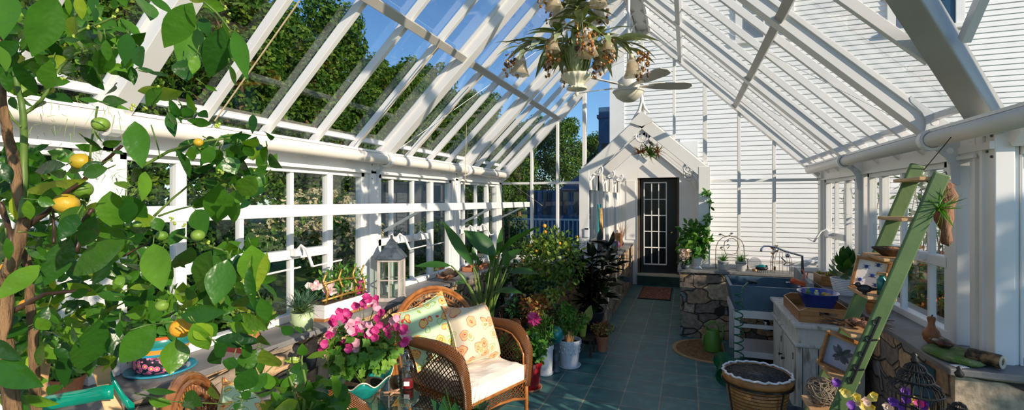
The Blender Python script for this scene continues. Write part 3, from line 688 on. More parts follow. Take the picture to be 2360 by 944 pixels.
for i, (x, y, s_) in enumerate(hl):
    o = h0 if i == 0 else copy_tree(h0)
    o.location = (x, y, -.25); o.scale = (s_*1.05, s_*1.05, s_); o.rotation_euler.z = i*1.3; o['group'] = 'green hedge shrubs outside the left windows'
    o['label'] = 'dense green hedge shrub growing just outside the left windows'
l0 = make_shrub(24, .9, .62, 4200, .06, M['hedgeleaf'], name='low_shrub')
for i, (x, y, s_) in enumerate([(-4.0, 1.2, 1), (-3.9, 3.0, .9), (-4.1, 4.7, 1.05), (-3.9, 6.4, 1), (-3.8, 8.1, 1), (-2.5, 8.4, 1.0), (-3.2, 10.2, 1.2)]):
    o = l0 if i == 0 else copy_tree(l0)
    o.location = (x, y, -.25); o.scale = (s_, s_, s_); o.rotation_euler.z = i*1.7; o['group'] = 'low bedding shrubs against the left wall'
    o['label'] = 'low leafy bedding shrub planted against the outside of the glass wall'
c0 = make_shrub(31, 2.2, 1.6, 2500, .12, M['hedgeleaf'], M['paleflower'], 650, .11, 'blossoming_shrub')
c0.location = (-9.2, 10.6, -.25); c0['label'] = 'tall shrub covered in cream plumes outside the left windows'

# grey garden wall far left
gw = tag(MB().span(-11.5, -7.6, 15.3, 15.7, -.3, 2.3).span(-11.6, -7.5, 15.25, 15.75, 2.3, 2.38).build('garden_wall', M['slatetop']), 'grey stone garden wall glimpsed outside beyond the left windows', 'wall')
# neighbouring house past the end wall, its blue shade painted into the colour
nh = thing('neighbouring_house', 'blue shaded house with sloping roof, chimney and railed porch past the far end glass', 'house', (-5, 23, -.3))
MB().span(-2.6, 2.4, 0, 4, 0, 2.5).prism([(-.9, 2.5), (.5, 3.5), (2.6, 5.2), (2.6, 2.5)], -.3, 4, lambda p, q, t: (p, t, q)).build('wall', M['blueshade'], nh)
MB().span(1.15, 1.65, -.8, -.3, 0, 6.3).span(1.08, 1.72, -.87, -.23, 5.8, 5.95).build('chimney', M['blueshade'], nh)
b = MB()
for k in range(5): b.span(-2.6+k*.8, -2.1+k*.8, -.04, .02, 1.3, 2.4)
b.build('window', M['darkglass'], nh)
b = MB().span(-3.6, 2.4, -1.2, -1.1, 1.05, 1.13)
for k in range(30): b.span(-3.6+k*.2, -3.56+k*.2, -1.18, -1.12, .2, 1.05)
b.build('porch_railing', M['plastic_white'], nh)
# right-hand garden: light airy shrubs against the house, orange and yellow flowers
r0 = make_shrub(41, 1.15, .55, 1900, .07, M['hedgeleaf'], M['orangefl'], 110, .06, 'flowering_perennial')
for i, (x, y, s_, rz) in enumerate([(2.35, 6.0, .95, 0), (2.4, 7.3, 1, 2), (3.25, 8.1, 1.05, 4), (2.35, 8.7, .9, 1), (3.1, 9.2, 1.0, 3), (2.3, 4.8, .75, 5)]):
    o = r0 if i == 0 else copy_tree(r0)
    o.location = (x, y, -.12); o.scale = (s_, s_, s_); o.rotation_euler.z = rz
    o['label'] = 'clump of orange flowers and green leaves outside the right windows'; o['group'] = 'orange flower clumps outside the right windows'
y0 = make_shrub(42, 1.25, .65, 2600, .08, M['hedgeleaf'], M['yellowfl'], 40, .09, 'yellow_perennial')
for i, (x, y, s_) in enumerate([(3.2, 6.2+0, .9), (2.75, 3.95, 1.0), (4.3, 5.2, 1.15)]):
    o = y0 if i == 0 else copy_tree(y0)
    o.location = [(3.45, 6.6, -.12), (4.5, 8.6, -.12), (4.6, 7.0, -.12)][i]
    o.scale = (s_, s_, s_); o.rotation_euler.z = i
    o['label'] = 'clump of yellow flowers outside the glass at the right edge'; o['group'] = 'yellow flower clumps at the right edge'
# slender young trees between the right wall and the house
def sapling(seed):
    r = random.Random(seed); t = thing('slender_sapling', 'x', 'tree', (0, 0, -.12))
    b = MB(); lf = MB()
    for k in range(4):
        p = V((r.uniform(-.1, .1), r.uniform(-.1, .1), 0)); pts = [p.copy()]
        for j in range(6): p = p+V((r.uniform(-.07, .07), r.uniform(-.07, .07), .37)); pts.append(p.copy())
        b.tube(pts, [.012-.0015*i for i in range(7)], 5)
        for q in pts[2:]:
            for _ in range(8):
                c = q+rv(r)*r.uniform(.05, .28); lf.dia(c, rv(r)+V((0, 0, -.3)), rv(r), .10, .035)
    b.build('stem', M['bark'], t); lf.build('foliage', M['hedgeleaf'], t); return t
s0 = sapling(5)
for i, (x, y) in enumerate([(2.1, 5.3), (2.2, 6.65), (2.3, 8.0), (2.9, 7.4)]):
    o = s0 if i == 0 else copy_tree(s0)
    o.location = (x, y, -.12); o.rotation_euler.z = i*1.1; o['label'] = 'slender sapling with narrow leaves outside the right windows'; o['group'] = 'saplings outside the right windows'

# unseen evergreens added outside the wing to block sun from the right side
ev = thing('added_shade_evergreen', 'unseen dense evergreen added outside the right wing to shade the near right corner', 'tree', (6.6, 1.9, -.15))
r = random.Random(5); bl_ = [(V((r.uniform(-.6, .6), r.uniform(-1.0, 1.2), r.uniform(.4, 3.6))), V((.6, .6, .6))) for _ in range(40)]
crown(r, bl_, 15000, .15).build('crown', M['hedgeleaf'], ev); MB().tube([(0, 0, 0), (0, 0, 2), (.1, 0, 3.4)], [.12, .09, .03], 8).build('trunk', M['bark'], ev)

ev2 = copy_tree(ev, loc=(6.3, 5.0, -.15), rz=.8, label='lower unseen evergreen added outside the right wing to shade the right wall', scale=(.7, .7, .72))
# ================================================================ FURNITURE
def wickermat():
    m, t = nt('wicker'); L = t.links
    out = nd(t, 'ShaderNodeOutputMaterial'); p = nd(t, 'ShaderNodeBsdfPrincipled'); p.inputs['Roughness'].default_value = .32
    tc = nd(t, 'ShaderNodeTexCoord')
    w1 = nd(t, 'ShaderNodeTexWave', wave_type='BANDS', bands_direction='DIAGONAL'); w1.inputs['Scale'].default_value = 48; w1.inputs['Distortion'].default_value = 1.5; L.new(tc.outputs['Object'], w1.inputs['Vector'])
    r = ramp(t, w1.outputs['Fac'], [(.1, (.03, .010, .004)), (.45, (.15, .048, .012)), (.9, (.32, .12, .028))]); L.new(r.outputs[0], p.inputs['Base Color'])
    b = nd(t, 'ShaderNodeBump'); b.inputs['Strength'].default_value = .7; b.inputs['Distance'].default_value = .008; L.new(w1.outputs['Fac'], b.inputs['Height']); L.new(b.outputs[0], p.inputs['Normal'])
    L.new(p.outputs[0], out.inputs[0]); return m
M['wicker'] = wickermat()
M['cane'] = mat('cane_pole', (.26, .085, .02), (.42, .16, .04), rough=.22, scale=14, coat=.3)
def floral(name, base, c1, c2, c3, sc=9):
    m, t = nt(name); L = t.links
    out = nd(t, 'ShaderNodeOutputMaterial'); p = nd(t, 'ShaderNodeBsdfPrincipled'); p.inputs['Roughness'].default_value = .85
    tc = nd(t, 'ShaderNodeTexCoord'); n0 = nd(t, 'ShaderNodeTexNoise'); n0.inputs['Scale'].default_value = 9; L.new(tc.outputs['Object'], n0.inputs['Vector'])
    mx = nd(t, 'ShaderNodeMix', data_type='RGBA', blend_type='ADD'); mx.inputs[0].default_value = .07; L.new(tc.outputs['Object'], mx.inputs[6]); L.new(n0.outputs['Color'], mx.inputs[7])
    v = nd(t, 'ShaderNodeTexVoronoi'); v.inputs['Scale'].default_value = sc; L.new(mx.outputs[2], v.inputs['Vector'])
    wv = nd(t, 'ShaderNodeTexWave', wave_type='RINGS', rings_direction='SPHERICAL'); 
    sc_ = nd(t, 'ShaderNodeSeparateColor'); L.new(v.outputs['Color'], sc_.inputs[0])
    flower = ramp(t, v.outputs['Distance'], [(0, c1), (.10, c2), (.2, c1), (.24, c2), (.42, c2), (.46, c1), (.50, base), (1, base)], 'CONSTANT')
    leafc = ramp(t, v.outputs['Distance'], [(0, c3), (.14, c2), (.24, c3), (.30, base), (.40, base), (.43, c3), (.48, base), (1, base)], 'CONSTANT')
    pick = nd(t, 'ShaderNodeMath', operation='GREATER_THAN'); pick.inputs[1].default_value = .45; L.new(sc_.outputs[0], pick.inputs[0])
    m2 = nd(t, 'ShaderNodeMix', data_type='RGBA'); L.new(pick.outputs[0], m2.inputs[0]); L.new(leafc.outputs[0], m2.inputs[6]); L.new(flower.outputs[0], m2.inputs[7])
    L.new(m2.outputs[2], p.inputs['Base Color']); L.new(p.outputs[0], out.inputs[0]); return m
M['floral1'] = floral('mint_floral_print', (.50, .68, .42), (.62, .06, .03), (.80, .50, .14), (.30, .40, .05), 13)
M['floral2'] = floral('cream_floral_print', (.66, .57, .42), (.55, .08, .04), (.72, .42, .20), (.35, .38, .12), 12)
def lattice(b, fn, n, m, r=.003, both=True):
    # diagonal weave across a patch fn(s,t), s,t in 0..1
    import itertools
    tot = n+m
    for k in range(1, tot):
        for dr_ in (0, 1):
            pts = []
            for j in range(0, 9):
                q = j/8
                s0 = k-m if k > m else 0; s1 = min(n, k)
                a = s0+(s1-s0)*q; c = k-a
                s_ = a/n; t_ = c/m
                if dr_: s_ = 1-s_
                pts.append(fn(s_, t_))
            b.tube(pts, r, 4, cap=False)
def make_chair():
    t = thing('wicker_armchair', 'x', 'chair', (0, 0, 0))
    # local: front is +x, width along y
    W2 = .30
    def arch(w, h, z0, x0, lean, n=18):
        pts = []
        for i in range(n+1):
            a = pi*i/n; y = -w*cos(a); z = z0+h*sin(a)**.8
            pts.append((x0-lean*(z-.4)-.03*sin(a), y, z))
        return pts
    outer = arch(.46, .54, .45, -.27, .22); inner = arch(.36, .42, .46, -.26, .22); mid = arch(.39, .455, .46, -.262, .22)
    bk = MB().tube(outer, .019, 8).tube(arch(.435, .515, .45, -.26, .22), .013, 6)
    o = bk.build('back_frame', M['cane'], t, smooth=True)
    MB().tube(inner, .011, 6).tube(mid, .009, 6).build('inner_arch', M['cane'], o, smooth=True)
    sp = MB()
    a1 = arch(.425, .50, .45, -.262, .22, 44); a2 = arch(.39, .455, .46, -.262, .22, 44)
    for p, q in zip(a1, a2): sp.tube([p, q], .0035, 4)
    sp.build('spindle', M['cane'], o)
    pn = MB()
    def bf(s, q):
        y = -.35+.70*s; top = .46+.42*max(0, sin(math.acos(max(-1, min(1, -y/.36)))))**.8; z = .42+(top-.42)*q
        return V((-.26-.22*(z-.4), y, z))
    lattice(pn, bf, 13, 12, .0042); pn.build('back_weave', M['wicker'], o)
    # arms: a fat woven roll running from the back forwards and down to the front leg
    for s_ in (-1, 1):
        y = s_*.345
        path = [(-.33, s_*.335, .66), (-.22, s_*.36, .69), (-.08, s_*.375, .70), (.08, s_*.375, .705), (.19, s_*.365, .69), (.27, y, .64), (.315, y, .56), (.33, s_*.33, .45), (.325, s_*.315, .30)]
        pts = []
        for i in range(len(path)-1):
            for k in range(3):
                q = k/3; pts.append(V(path[i]).lerp(V(path[i+1]), q))
        pts.append(V(path[-1]))
        rr = [.030+.016*sin(pi*min(1, i/len(pts)*1.15)) for i in range(len(pts))]
        ar = MB().tube(pts, rr, 10).build('arm', M['wicker'], t, smooth=True)
        MB().tube([(p[0]-.01, p[1]-s_*.045, p[2]-.03) for p in pts], .008, 5).build('arm_edge', M['cane'], ar, smooth=True)
        def sf(s, q, s_=s_):
            x = -.30+.60*s
            top = .66 if x < .2 else .66-(x-.2)*1.2
            return V((x, s_*.335, .32+(top-.32)*q))
        pl = MB(); lattice(pl, sf, 15, 9, .0042); pl.build('side_weave', M['wicker'], ar)
    # seat frame and apron
    sf_ = MB().tube([(.32, -.30, .34), (.32, .30, .34)], .014, 6).tube([(-.28, -.30, .34), (.32, -.30, .34)], .014, 6).tube([(-.28, .30, .34), (.32, .30, .34)], .014, 6).tube([(-.28, -.3, .34), (-.28, .3, .34)], .014, 6)
    sf_.span(-.28, .31, -.30, .30, .32, .345)
    sfo = sf_.build('seat_frame', M['cane'], t)
    ap = MB()
    lattice(ap, lambda s, q: V((.325, -.29+.58*s, .20+.14*q-.05*sin(pi*s)*(1-q)*-1)), 15, 4, .004)
    lattice(ap, lambda s, q: V((-.28+.6*s, -.31, .20+.14*q)), 15, 4, .004); lattice(ap, lambda s, q: V((-.28+.6*s, .31, .20+.14*q)), 15, 4, .004)
    ap.build('apron_weave', M['wicker'], sfo)
    MB().tube([(.325, -.30, .20), (.33, -.15, .245), (.33, 0, .26), (.33, .15, .245), (.325, .30, .20)], .012, 6).build('apron_rail', M['cane'], sfo, smooth=True)
    for (x, y) in ((.32, -.31), (.32, .31), (-.29, -.30), (-.29, .30)):
        MB().tube([(x, y, .46), (x+.005, y, .2), (x+(.01 if x > 0 else -.02), y, 0)], [.018, .017, .014], 8).build('leg', M['cane'], t, smooth=True)
    # cushion
    cu = MB(); n = 14
    pr = []
    for i in range(n+1):
        for j in range(n+1):
            x = -.27+.60*i/n; y = -.29+.58*j/n
            e = min(i, n-i, j, n-j)/n
            pr.append((x, y, .455+.035*min(1, (e*5))**.5+.008*sin(i*1.3)*sin(j*.9)))
    o_ = len(cu.v); cu.v += pr
    for i in range(n):
        for j in range(n): cu.f.append(tuple(o_+q for q in (i*(n+1)+j, (i+1)*(n+1)+j, (i+1)*(n+1)+j+1, i*(n+1)+j+1))); cu.m.append(0)
    cu.span(-.27, .33, -.29, .29, .345, .458)
    cu.build('seat_cushion', M['cushion'], t, bevel=.014, smooth=False)
    return t
ch = make_chair(); ch.location = (-1.553, 3.25, 0); ch.rotation_euler.z = atan2(-.33, .94)
ch['label'] = 'brown wicker armchair with a cream seat cushion beside the round glass table'
ch2 = copy_tree(ch, loc=(-1.54, 1.58, 0), rz=atan2(.66, .75), label='nearer wicker armchair at the bottom left, only its curved back top showing behind leaves')
def pillow(name, w, th, m, loc, eul, label, group=None):
    b = MB(); n = 16
    for sg in (1, -1):
        o = len(b.v)
        for i in range(n+1):
            for j in range(n+1):
                u = -1+2*i/n; v = -1+2*j/n
                pin = 1-.15*(1-abs(u)**2)*(abs(v)**3) ; pin2 = 1-.15*(1-abs(v)**2)*(abs(u)**3)
                h = (max(0, (1-u**4))*max(0, (1-v**4)))**.55
                b.v.append((u*w/2*pin2, v*w/2*pin, sg*(th/2*h+.0008)))
        for i in range(n):
            for j in range(n):
                q = (o+i*(n+1)+j, o+(i+1)*(n+1)+j, o+(i+1)*(n+1)+j+1, o+i*(n+1)+j+1)
                b.f.append(q if sg > 0 else q[::-1]); b.m.append(0)
    o = b.build(name, m, smooth=True, loc=loc); o.rotation_euler = eul; tag(o, label, 'pillow', group)
    # cord edge
    pts = []
    for k in range(4):
        for q in range(8):
            t_ = -1+2*q/8; a = [(t_, -1), (1, t_), (-t_, 1), (-1, -t_)][k]; u, v = a
            pts.append((u*w/2*(1-.15*(1-v*v)*abs(u)**3), v*w/2*(1-.15*(1-u*u)*abs(v)**3), 0))
    MB().tube(pts, .005, 5, closed=True).build('piping', m, o, smooth=True)
    return o
def chl(o, x, y, z):      # a point in a chair's own axes to the room
    a = o.rotation_euler.z; return V((o.location.x+x*cos(a)-y*sin(a), o.location.y+x*sin(a)+y*cos(a), z))
az = ch.rotation_euler.z
from mathutils import Euler
def lean_eul(yaw, pitch, roll):
    # pillow normal starts +z ; stand it up facing the chair front
    R = Matrix.Rotation(yaw, 3, 'Z') @ Matrix.Rotation(pitch, 3, 'Y') @ Matrix.Rotation(roll, 3, 'Z')
    return R.to_euler()
pillow('throw_pillow', .45, .21, M['floral1'], chl(ch, -.18, -.20, .74), lean_eul(az-.25, radians(66), .28), 'mint green floral throw pillow with red flowers leaning at the left in the wicker chair')
pillow('throw_pillow', .46, .21, M['floral2'], chl(ch, .0, .06, .69), lean_eul(az+.05, radians(62), -.12), 'cream and gold floral throw pillow in front at the right in the wicker chair')
az2 = ch2.rotation_euler.z
pillow('throw_pillow', .46, .14, M['floral1'], chl(ch2, -.14, -.06, .75), lean_eul(az2, radians(50), .1), 'pale floral throw pillow in the nearer wicker chair at the bottom left')
# ---- glass table
tb = thing('round_glass_table', 'round glass topped side table on a cane frame holding the geranium bowl', 'table', (-1.80, 2.33, 0))
MB().lathe([(0, .535), (.345, .535), (.352, .543), (.345, .55), (0, .55)], 48).build('glass_top', glassmat('table_glass', (.50, .66, .62), .22), tb, smooth=False)
ring_ = MB().tube([(.27*cos(2*pi*k/28), .27*sin(2*pi*k/28), .52) for k in range(28)], .014, 7, closed=True).build('top_ring', M['cane'], tb, smooth=True)
for k in range(4):
    a = pi/4+k*pi/2
    MB().tube([(.26*cos(a), .26*sin(a), .52), (.20*cos(a), .20*sin(a), .28), (.27*cos(a), .27*sin(a), 0)], .014, 7).build('leg', M['cane'], tb, smooth=True)
MB().lathe([(0, .20), (.20, .20), (.205, .21), (0, .215)], 32).build('lower_shelf', M['wicker'], tb)
# teal fluted bowl
bw = thing('scalloped_bowl', 'teal glazed bowl with a wavy scalloped rim on the glass table', 'bowl', (-1.79, 2.33, .551))
prof = [(.0, .0), (.06, .0), (.07, .012), (.10, .035), (.135, .075), (.165, .115), (.16, .115), (.13, .08), (.09, .045), (0, .03)]
b = MB(); n = 72; vs = []
for i, (r, z) in enumerate(prof):
    for k in range(n):
        a = 2*pi*k/n; w_ = cos(7*a)*min(1, r/.165)**3
        vs.append((r*(1+.09*w_)*cos(a), r*(1+.09*w_)*sin(a), z+(.024*w_ if z > .05 else 0)))
b.add(vs, [(i*n+k, i*n+(k+1) % n, (i+1)*n+(k+1) % n, (i+1)*n+k) for i in range(len(prof)-1) for k in range(n)])
b.build('bowl_body', M['teal'], bw, smooth=True)
MB().lathe([(0, .07), (.12, .072)], 20).build('soil', M['soil'], bw)
MB().tube([(.168*(1+.09*cos(7*2*pi*k/70))*cos(2*pi*k/70), .168*(1+.09*cos(14*pi*k/70))*sin(2*pi*k/70), .117+.024*cos(14*pi*k/70)) for k in range(70)], .004, 5, closed=True).build('rim_line', M['cream'], bw, smooth=True)
# jars
def jar(loc, h, r, label, contents, labelcard=False):
    t = thing('glass_jar', label, 'jar', loc)
    MB().lathe([(0, .002), (r, .002), (r, h*.72), (r*.82, h*.8), (r*.82, h*.86)], 20).build('jar_body', M['jar'], t, smooth=True)
    MB().lathe([(r*.86, h*.86), (r*.9, h*.9), (r*.9, h*.94), (r*.6, h), (0, h)], 20).build('lid', M['jar'], t, smooth=True)
    MB().lathe([(0, .004), (r*.93, .004), (r*.93, h*.3), (0, h*.32)], 16).build('contents', contents, t)
    MB().tube([(r*.93*cos(2*pi*k/16), r*.93*sin(2*pi*k/16), h*.85) for k in range(16)], .002, 4, closed=True).tube([(r, 0, h*.85), (r*1.15, 0, h*.75), (r*1.1, 0, h*.6)], .002, 4).build('wire_clasp', M['chrome'], t)
    if labelcard: MB().box((.35*r, -.96*r, h*.22), (.034, .003, .026), Matrix.Rotation(.35, 3, 'Z')).build('paper_label', M['plastic_white'], t)
    return t
p_ = atZ(940, 893, .55)
jar((p_.x, p_.y, .551), .17, .036, 'small glass jar with red contents and a white label on the glass table', M['red'], True)
p_ = atZ(930, 872, .55)
jar((p_.x-.01, p_.y+.02, .551), .18, .034, 'clip top glass jar standing behind the labelled jar on the table', M['wooddark'])
# starfish and shell under the bowl on the glass
p_ = atZ(905, 905, .55); st = []
for k in range(10):
    a = pi*k/5; rr = .055 if k % 2 == 0 else .018; st.append((rr*cos(a), rr*sin(a)))
o = MB().prism(st, 0, .012, lambda p, q, t: (p, q, t)).build('starfish', mat('starfish', (.45, .22, .12), (.6, .35, .2), rough=.9, scale=30, bump=.6), loc=(p_.x, p_.y, .551), bevel=.004); tag(o, 'dried orange brown starfish lying on the glass table', 'starfish')
p_ = atZ(878, 903, .55)
o = MB().lathe([(0, -.04), (.008, -.03), (.011, 0), (.008, .03), (0, .04)], 10, (0, 0, .011), Matrix.Rotation(pi/2, 3, 'Y')).build('shell', M['terra'], loc=(p_.x-.04, p_.y, .551)); tag(o, 'slim ribbed shell lying left of the starfish on the table', 'shell')

# ---- ladder used as a plant stand
ld = thing('wooden_ladder', 'tall green painted wooden ladder leaning against the right eave with plank steps', 'ladder', (.545, 3.14, 0))
tx, tz = .675, 1.90; LL = sqrt(tx*tx+tz*tz); dirL = V((tx/LL, 0, tz/LL)); nL = V((tz/LL, 0, -tx/LL))
def railp(y, f=1):
    b = MB(); R = Matrix((nL, V((0, 1, 0)), dirL)).transposed()
    b.box((tx/2*f, y, tz/2*f), (.072, .024, LL*f), R); return b
railp(.165).build('rail', M['ladder'], ld, bevel=.008); nr = railp(-.165, .965).build('rail', M['ladder'], ld, bevel=.008)
SZ = [.46, .99, 1.20, 1.40, 1.60, 1.81]
SZ = [.24, .52, .985, 1.19, 1.39, 1.60, 1.81]
STEP = []
for z in SZ:
    x = tx*z/tz; STEP.append((x, z))
    MB().box((x-.02, 0, z), (.13, .325, .018)).build('step', M['woodlight'], ld, bevel=.004)
br = MB()
for (s0, s1) in ((.62, .86),):
    pass
for z in (1.07, .985, .90, .83, .76): 
    x = tx*z/tz; br.tube([(x-.012+.01*cos(k), -.181, z+.012*sin(k)) for k in [i*pi/5 for i in range(10)]], .0035, 5, closed=True)
br.tube([(tx*1.1/tz, -.18, 1.1), (tx*.74/tz, -.18, .74)], .006, 6).tube([(tx*.98/tz-.03, -.18, .97), (tx*.98/tz+.03, -.18, .98)], .005, 5).tube([(tx*.82/tz-.03, -.18, .81), (tx*.82/tz+.03, -.18, .82)], .005, 5)
br.build('hinge_bar', M['black'], nr)
MB().tube([(tx*1.0+.02, .165, 1.86), (tx*1.0+.08, .0, 2.03)], .003, 4).tube([(tx*.98, .17, 1.80), (tx*.90, .18, 1.70), (tx*.86, .17, 1.55)], .004, 4).build('lashing', M['black'], ld)
# ---- distressed cabinet
cb = thing('potting_cabinet', 'low distressed white wooden cabinet under the tray right of the sink', 'cabinet', (0, 0, 0))
X0, X1, Y0, Y1, Ht = .80, 1.235, 4.20, 5.30, .75
MB().span(X0, X1, Y0, Y1, .06, Ht-.03).span(X0+.02, X1, Y0+.02, Y1, 0, .06).build('carcass', M['distress'], cb, bevel=.004)
MB().span(X0-.03, X1+.005, Y0-.03, Y1+.01, Ht-.03, Ht).build('top', M['distress'], cb, bevel=.008)
MB().span(X0-.022, X1, Y0-.022, Y1, .575, .605).build('moulding', M['distress'], cb, bevel=.01)
pn = MB()
for k in range(4): pn.span(X0+.03+k*.105, X0+.035+k*.105, Y0-.004, Y0+.002, .08, .57)
pn.span(X0-.001, X1, Y0-.006, Y0, .06, .11)
pn.build('plank_groove', M['wooddark'], cb)
for k in range(2):
    d = MB().span(X0-.014, X0, Y0+.08+k*.5, Y0+.5+k*.5, .10, .55).build('door', M['distress'], cb, bevel=.004)
    MB().lathe([(0, .03), (.012, .026), (.014, .018), (.006, .01), (.006, 0)], 12, (X0-.014, Y0+.44+k*.12, .35), Matrix.Rotation(-pi/2, 3, 'Y')).build('knob', M['black'], d)
    MB().span(X0-.018, X0-.010, Y0+.085+k*.5, Y0+.10+k*.5, .45, .5).build('hinge', M['black'], d)
MB().tube([(X0+.20+.02*cos(a*pi/6), Y0-.03, .59+.02*sin(a*pi/6)) for a in range(12)], .003, 4, closed=True).build('ring_pull', M['black'], cb)
# iron hook rod beside it
o = MB().tube([(0, 0, 0), (.0, 0, .55)], .005, 6).tube([(.02*cos(a*pi/6), 0, .57+.02*sin(a*pi/6)) for a in range(12)], .004, 5, closed=True).build('iron_rod', M['black'], loc=(1.02, 4.13, 0)); tag(o, 'thin black iron rod with a ring top standing before the cabinet', 'rod')
# ---- wooden tray
tr = thing('wooden_tray', 'honey coloured wooden tray with cut handles on top of the cabinet', 'tray', (1.02, 4.60, Ht+.001))
MB().span(-.195, .195, -.33, .33, 0, .012).build('base', M['wood'], tr)
def endp(y):
    b = MB(); h = .115
    out_ = [(-.195, 0), (.195, 0), (.195, .075), (.15, .125), (-.15, .125), (-.195, .075)]
    # split around the hand hole
    f = lambda p, q, t: (p, t, q)
    b.prism([(-.195, .012), (.195, .012), (.195, .06), (-.195, .06)], y-.007, y+.007, f)
    b.prism([(-.195, .06), (-.06, .06), (-.06, .085), (-.195, .085)], y-.007, y+.007, f); b.prism([(.06, .06), (.195, .06), (.195, .085), (.06, .085)], y-.007, y+.007, f)
    b.prism([(-.195, .085), (.195, .085), (.14, .115), (-.14, .115)], y-.007, y+.007, f); return b
endp(-.322).build('handle_end', M['wood'], tr); endp(.322).build('handle_end', M['wood'], tr)
MB().span(-.195, -.182, -.33, .33, .012, .085).build('side', M['wood'], tr, bevel=.002); MB().span(.182, .195, -.33, .33, .012, .085).build('side', M['wood'], tr, bevel=.002)
# blue bowl with odds and ends
bb = thing('blue_bowl', 'oval cobalt blue bowl full of small jars in the wooden tray', 'bowl', (1.03, 4.62, Ht+.014))
b = MB(); b.lathe([(0, .0), (.08, 0), (.11, .03), (.15, .105), (.155, .11), (.145, .108), (.1, .035), (0, .02)], 32)
b.v = [(x*1.0, y*1.25, z*1.5+.01) for x, y, z in b.v]; b.build('bowl_body', M['blue'], bb, smooth=True)
for (x, y, r, h, mt, nm, lb) in ((-.07, .02, .016, .11, 'can', 'small_bottle', 'small green bottle standing in the blue bowl'), (-.02, -.04, .014, .10, 'cream', 'small_bottle', 'small cream bottle standing in the blue bowl'), (.0, .06, .02, .09, 'lime', 'small_jar', 'small lime green jar in the blue bowl')):
    o = MB().lathe([(0, 0), (r, 0), (r, h*.75), (r*.6, h*.85), (r*.6, h), (0, h)], 12).build(nm, M[mt], loc=(1.03+x, 4.62+y, Ht+.10)); tag(o, lb, 'bottle' if 'bottle' in nm else 'jar')
for (x, y, r, mt, lb) in ((.05, .03, .022, 'yellowfruit', 'round yellow gourd in the blue bowl'), (.06, -.06, .028, 'woodlight', 'round tan stone in the blue bowl')):
    o = MB().ball((0, 0, 0), r).build('gourd' if mt[0] == 'y' else 'stone', M[mt], loc=(1.03+x, 4.62+y, Ht+.16), smooth=True); tag(o, lb, 'gourd' if mt[0] == 'y' else 'stone')
# ---- soapstone utility sink on a white frame
sk_ = thing('utility_sink', 'blue grey soapstone double sink on a white wooden frame', 'sink', (0, 0, 0))
sx0, sx1, sy0, sy1, st, sbz = .41, 1.12, 5.36, 6.08, .83, .585
def trough(b, x0, x1, y0, y1, taper=.05, w=.03):
    o = [(x0, y0), (x1, y0), (x1, y1), (x0, y1)]; bo = [(x0+taper, y0+.0), (x1-.01, y0+.0), (x1-.01, y1), (x0+taper, y1)]
    i = [(x0+w, y0+w), (x1-w, y0+w), (x1-w, y1-w), (x0+w, y1-w)]; bi = [(x0+w+taper, y0+w+.02), (x1-w-.01, y0+w+.02), (x1-w-.01, y1-w), (x0+w+taper, y1-w)]
    vs = [(x, y, st) for x, y in o]+[(x, y, sbz) for x, y in bo]+[(x, y, st) for x, y in i]+[(x, y, sbz+.03) for x, y in bi]
    fs = []
    for k in range(4):
        j = (k+1) % 4; fs += [(k, k+4, j+4, j), (k, j, j+8, k+8), (k+8, j+8, j+12, k+12)]
    fs += [(7, 6, 5, 4), (12, 13, 14, 15)]; b.add(vs, fs)
b = MB(); trough(b, sx0, sx1, sy0, sy1); b.build('basin', M['sink'], sk_, bevel=.003)
MB().prism([(sy0+.0, st-.02), (sy1, st-.02), (sy1, st+.13), (sy1-.12, st+.13), (sy0+.0, st+.06)], sx1+.001, sx1+.04, lambda p, q, t: (t, p, q)).build('splash_slab', M['splash'], sk_, bevel=.003)
fr_ = MB()
for (x, y) in ((sx0+.05, sy0+.02), (sx0+.05, sy1-.05), (sx1-.04, sy0+.02), (sx1-.04, sy1-.05)):
    MB().span(x, x+.05, y, y+.05, 0, sbz).build('leg', M['white'], sk_, bevel=.004)
fr_.span(sx0+.03, sx1+.02, sy0, sy0+.03, sbz-.08, sbz-.001).span(sx0+.03, sx0+.06, sy0, sy1, sbz-.08, sbz-.001).span(sx0+.1, sx1, sy0+.03, sy0+.05, .40, .44).span(sx0+.06, sx0+.085, sy0+.07, sy1-.05, .40, .44)
fr_.span(sx0+.1, sx1, sy0+.03, sy0+.05, .12, .16).span(sx0+.1, sx1-.04, sy0+.03, sy1-.02, .10, .12)
fr_.build('frame_rail', M['white'], sk_, bevel=.003)
MB().tube([(.80, 5.75, sbz), (.80, 5.75, .40), (.83, 5.75, .30), (.88, 5.75, .32), (.9, 5.75, .40)], .022, 10).lathe([(.03, .30), (.036, .33), (.036, .40), (.025, .42)], 14, (.80, 5.75, 0)).build('drain_trap', M['chrome'], sk_, smooth=True)
# faucet with swan neck
fa = thing('swan_neck_faucet', 'brushed metal swan neck faucet on the sink splash slab', 'faucet', (sx1+.015, 5.72, st+.11), world=True)
pf = [(1815, 612), (1815, 590), (1806, 577), (1790, 570), (1772, 567), (1760, 567), (1755, 572), (1754, 578)]
D_ = depth((sx1, 5.72, 0))
pp = [atD(u, v, D_-.02*i) for i, (u, v) in enumerate(pf)]; pp[0] = V((sx1+.015, 5.72, st+.105)); pp[1].y = 5.72; pp[1].x = sx1+.012
MB().tube(pp, [.014, .012, .010, .009, .009, .009, .009, .011], 10).build('spout', M['chrome'], fa, smooth=True)
MB().ball(atD(1815, 588, D_), .022, 10, 8).build('valve_body', M['chrome'], fa, smooth=True)
a_ = atD(1812, 604, D_-.02); MB().tube([a_, a_+V((-.05, -.03, .05))], .007, 6).tube([a_, a_+V((-.03, -.05, -.02))], .007, 6).build('lever', M['chrome'], fa)
tm = thing('hose_timer', 'orange plastic hose nozzle and connector hanging from the faucet', 'hose timer', (sx1-.04, 5.55, st+.03))
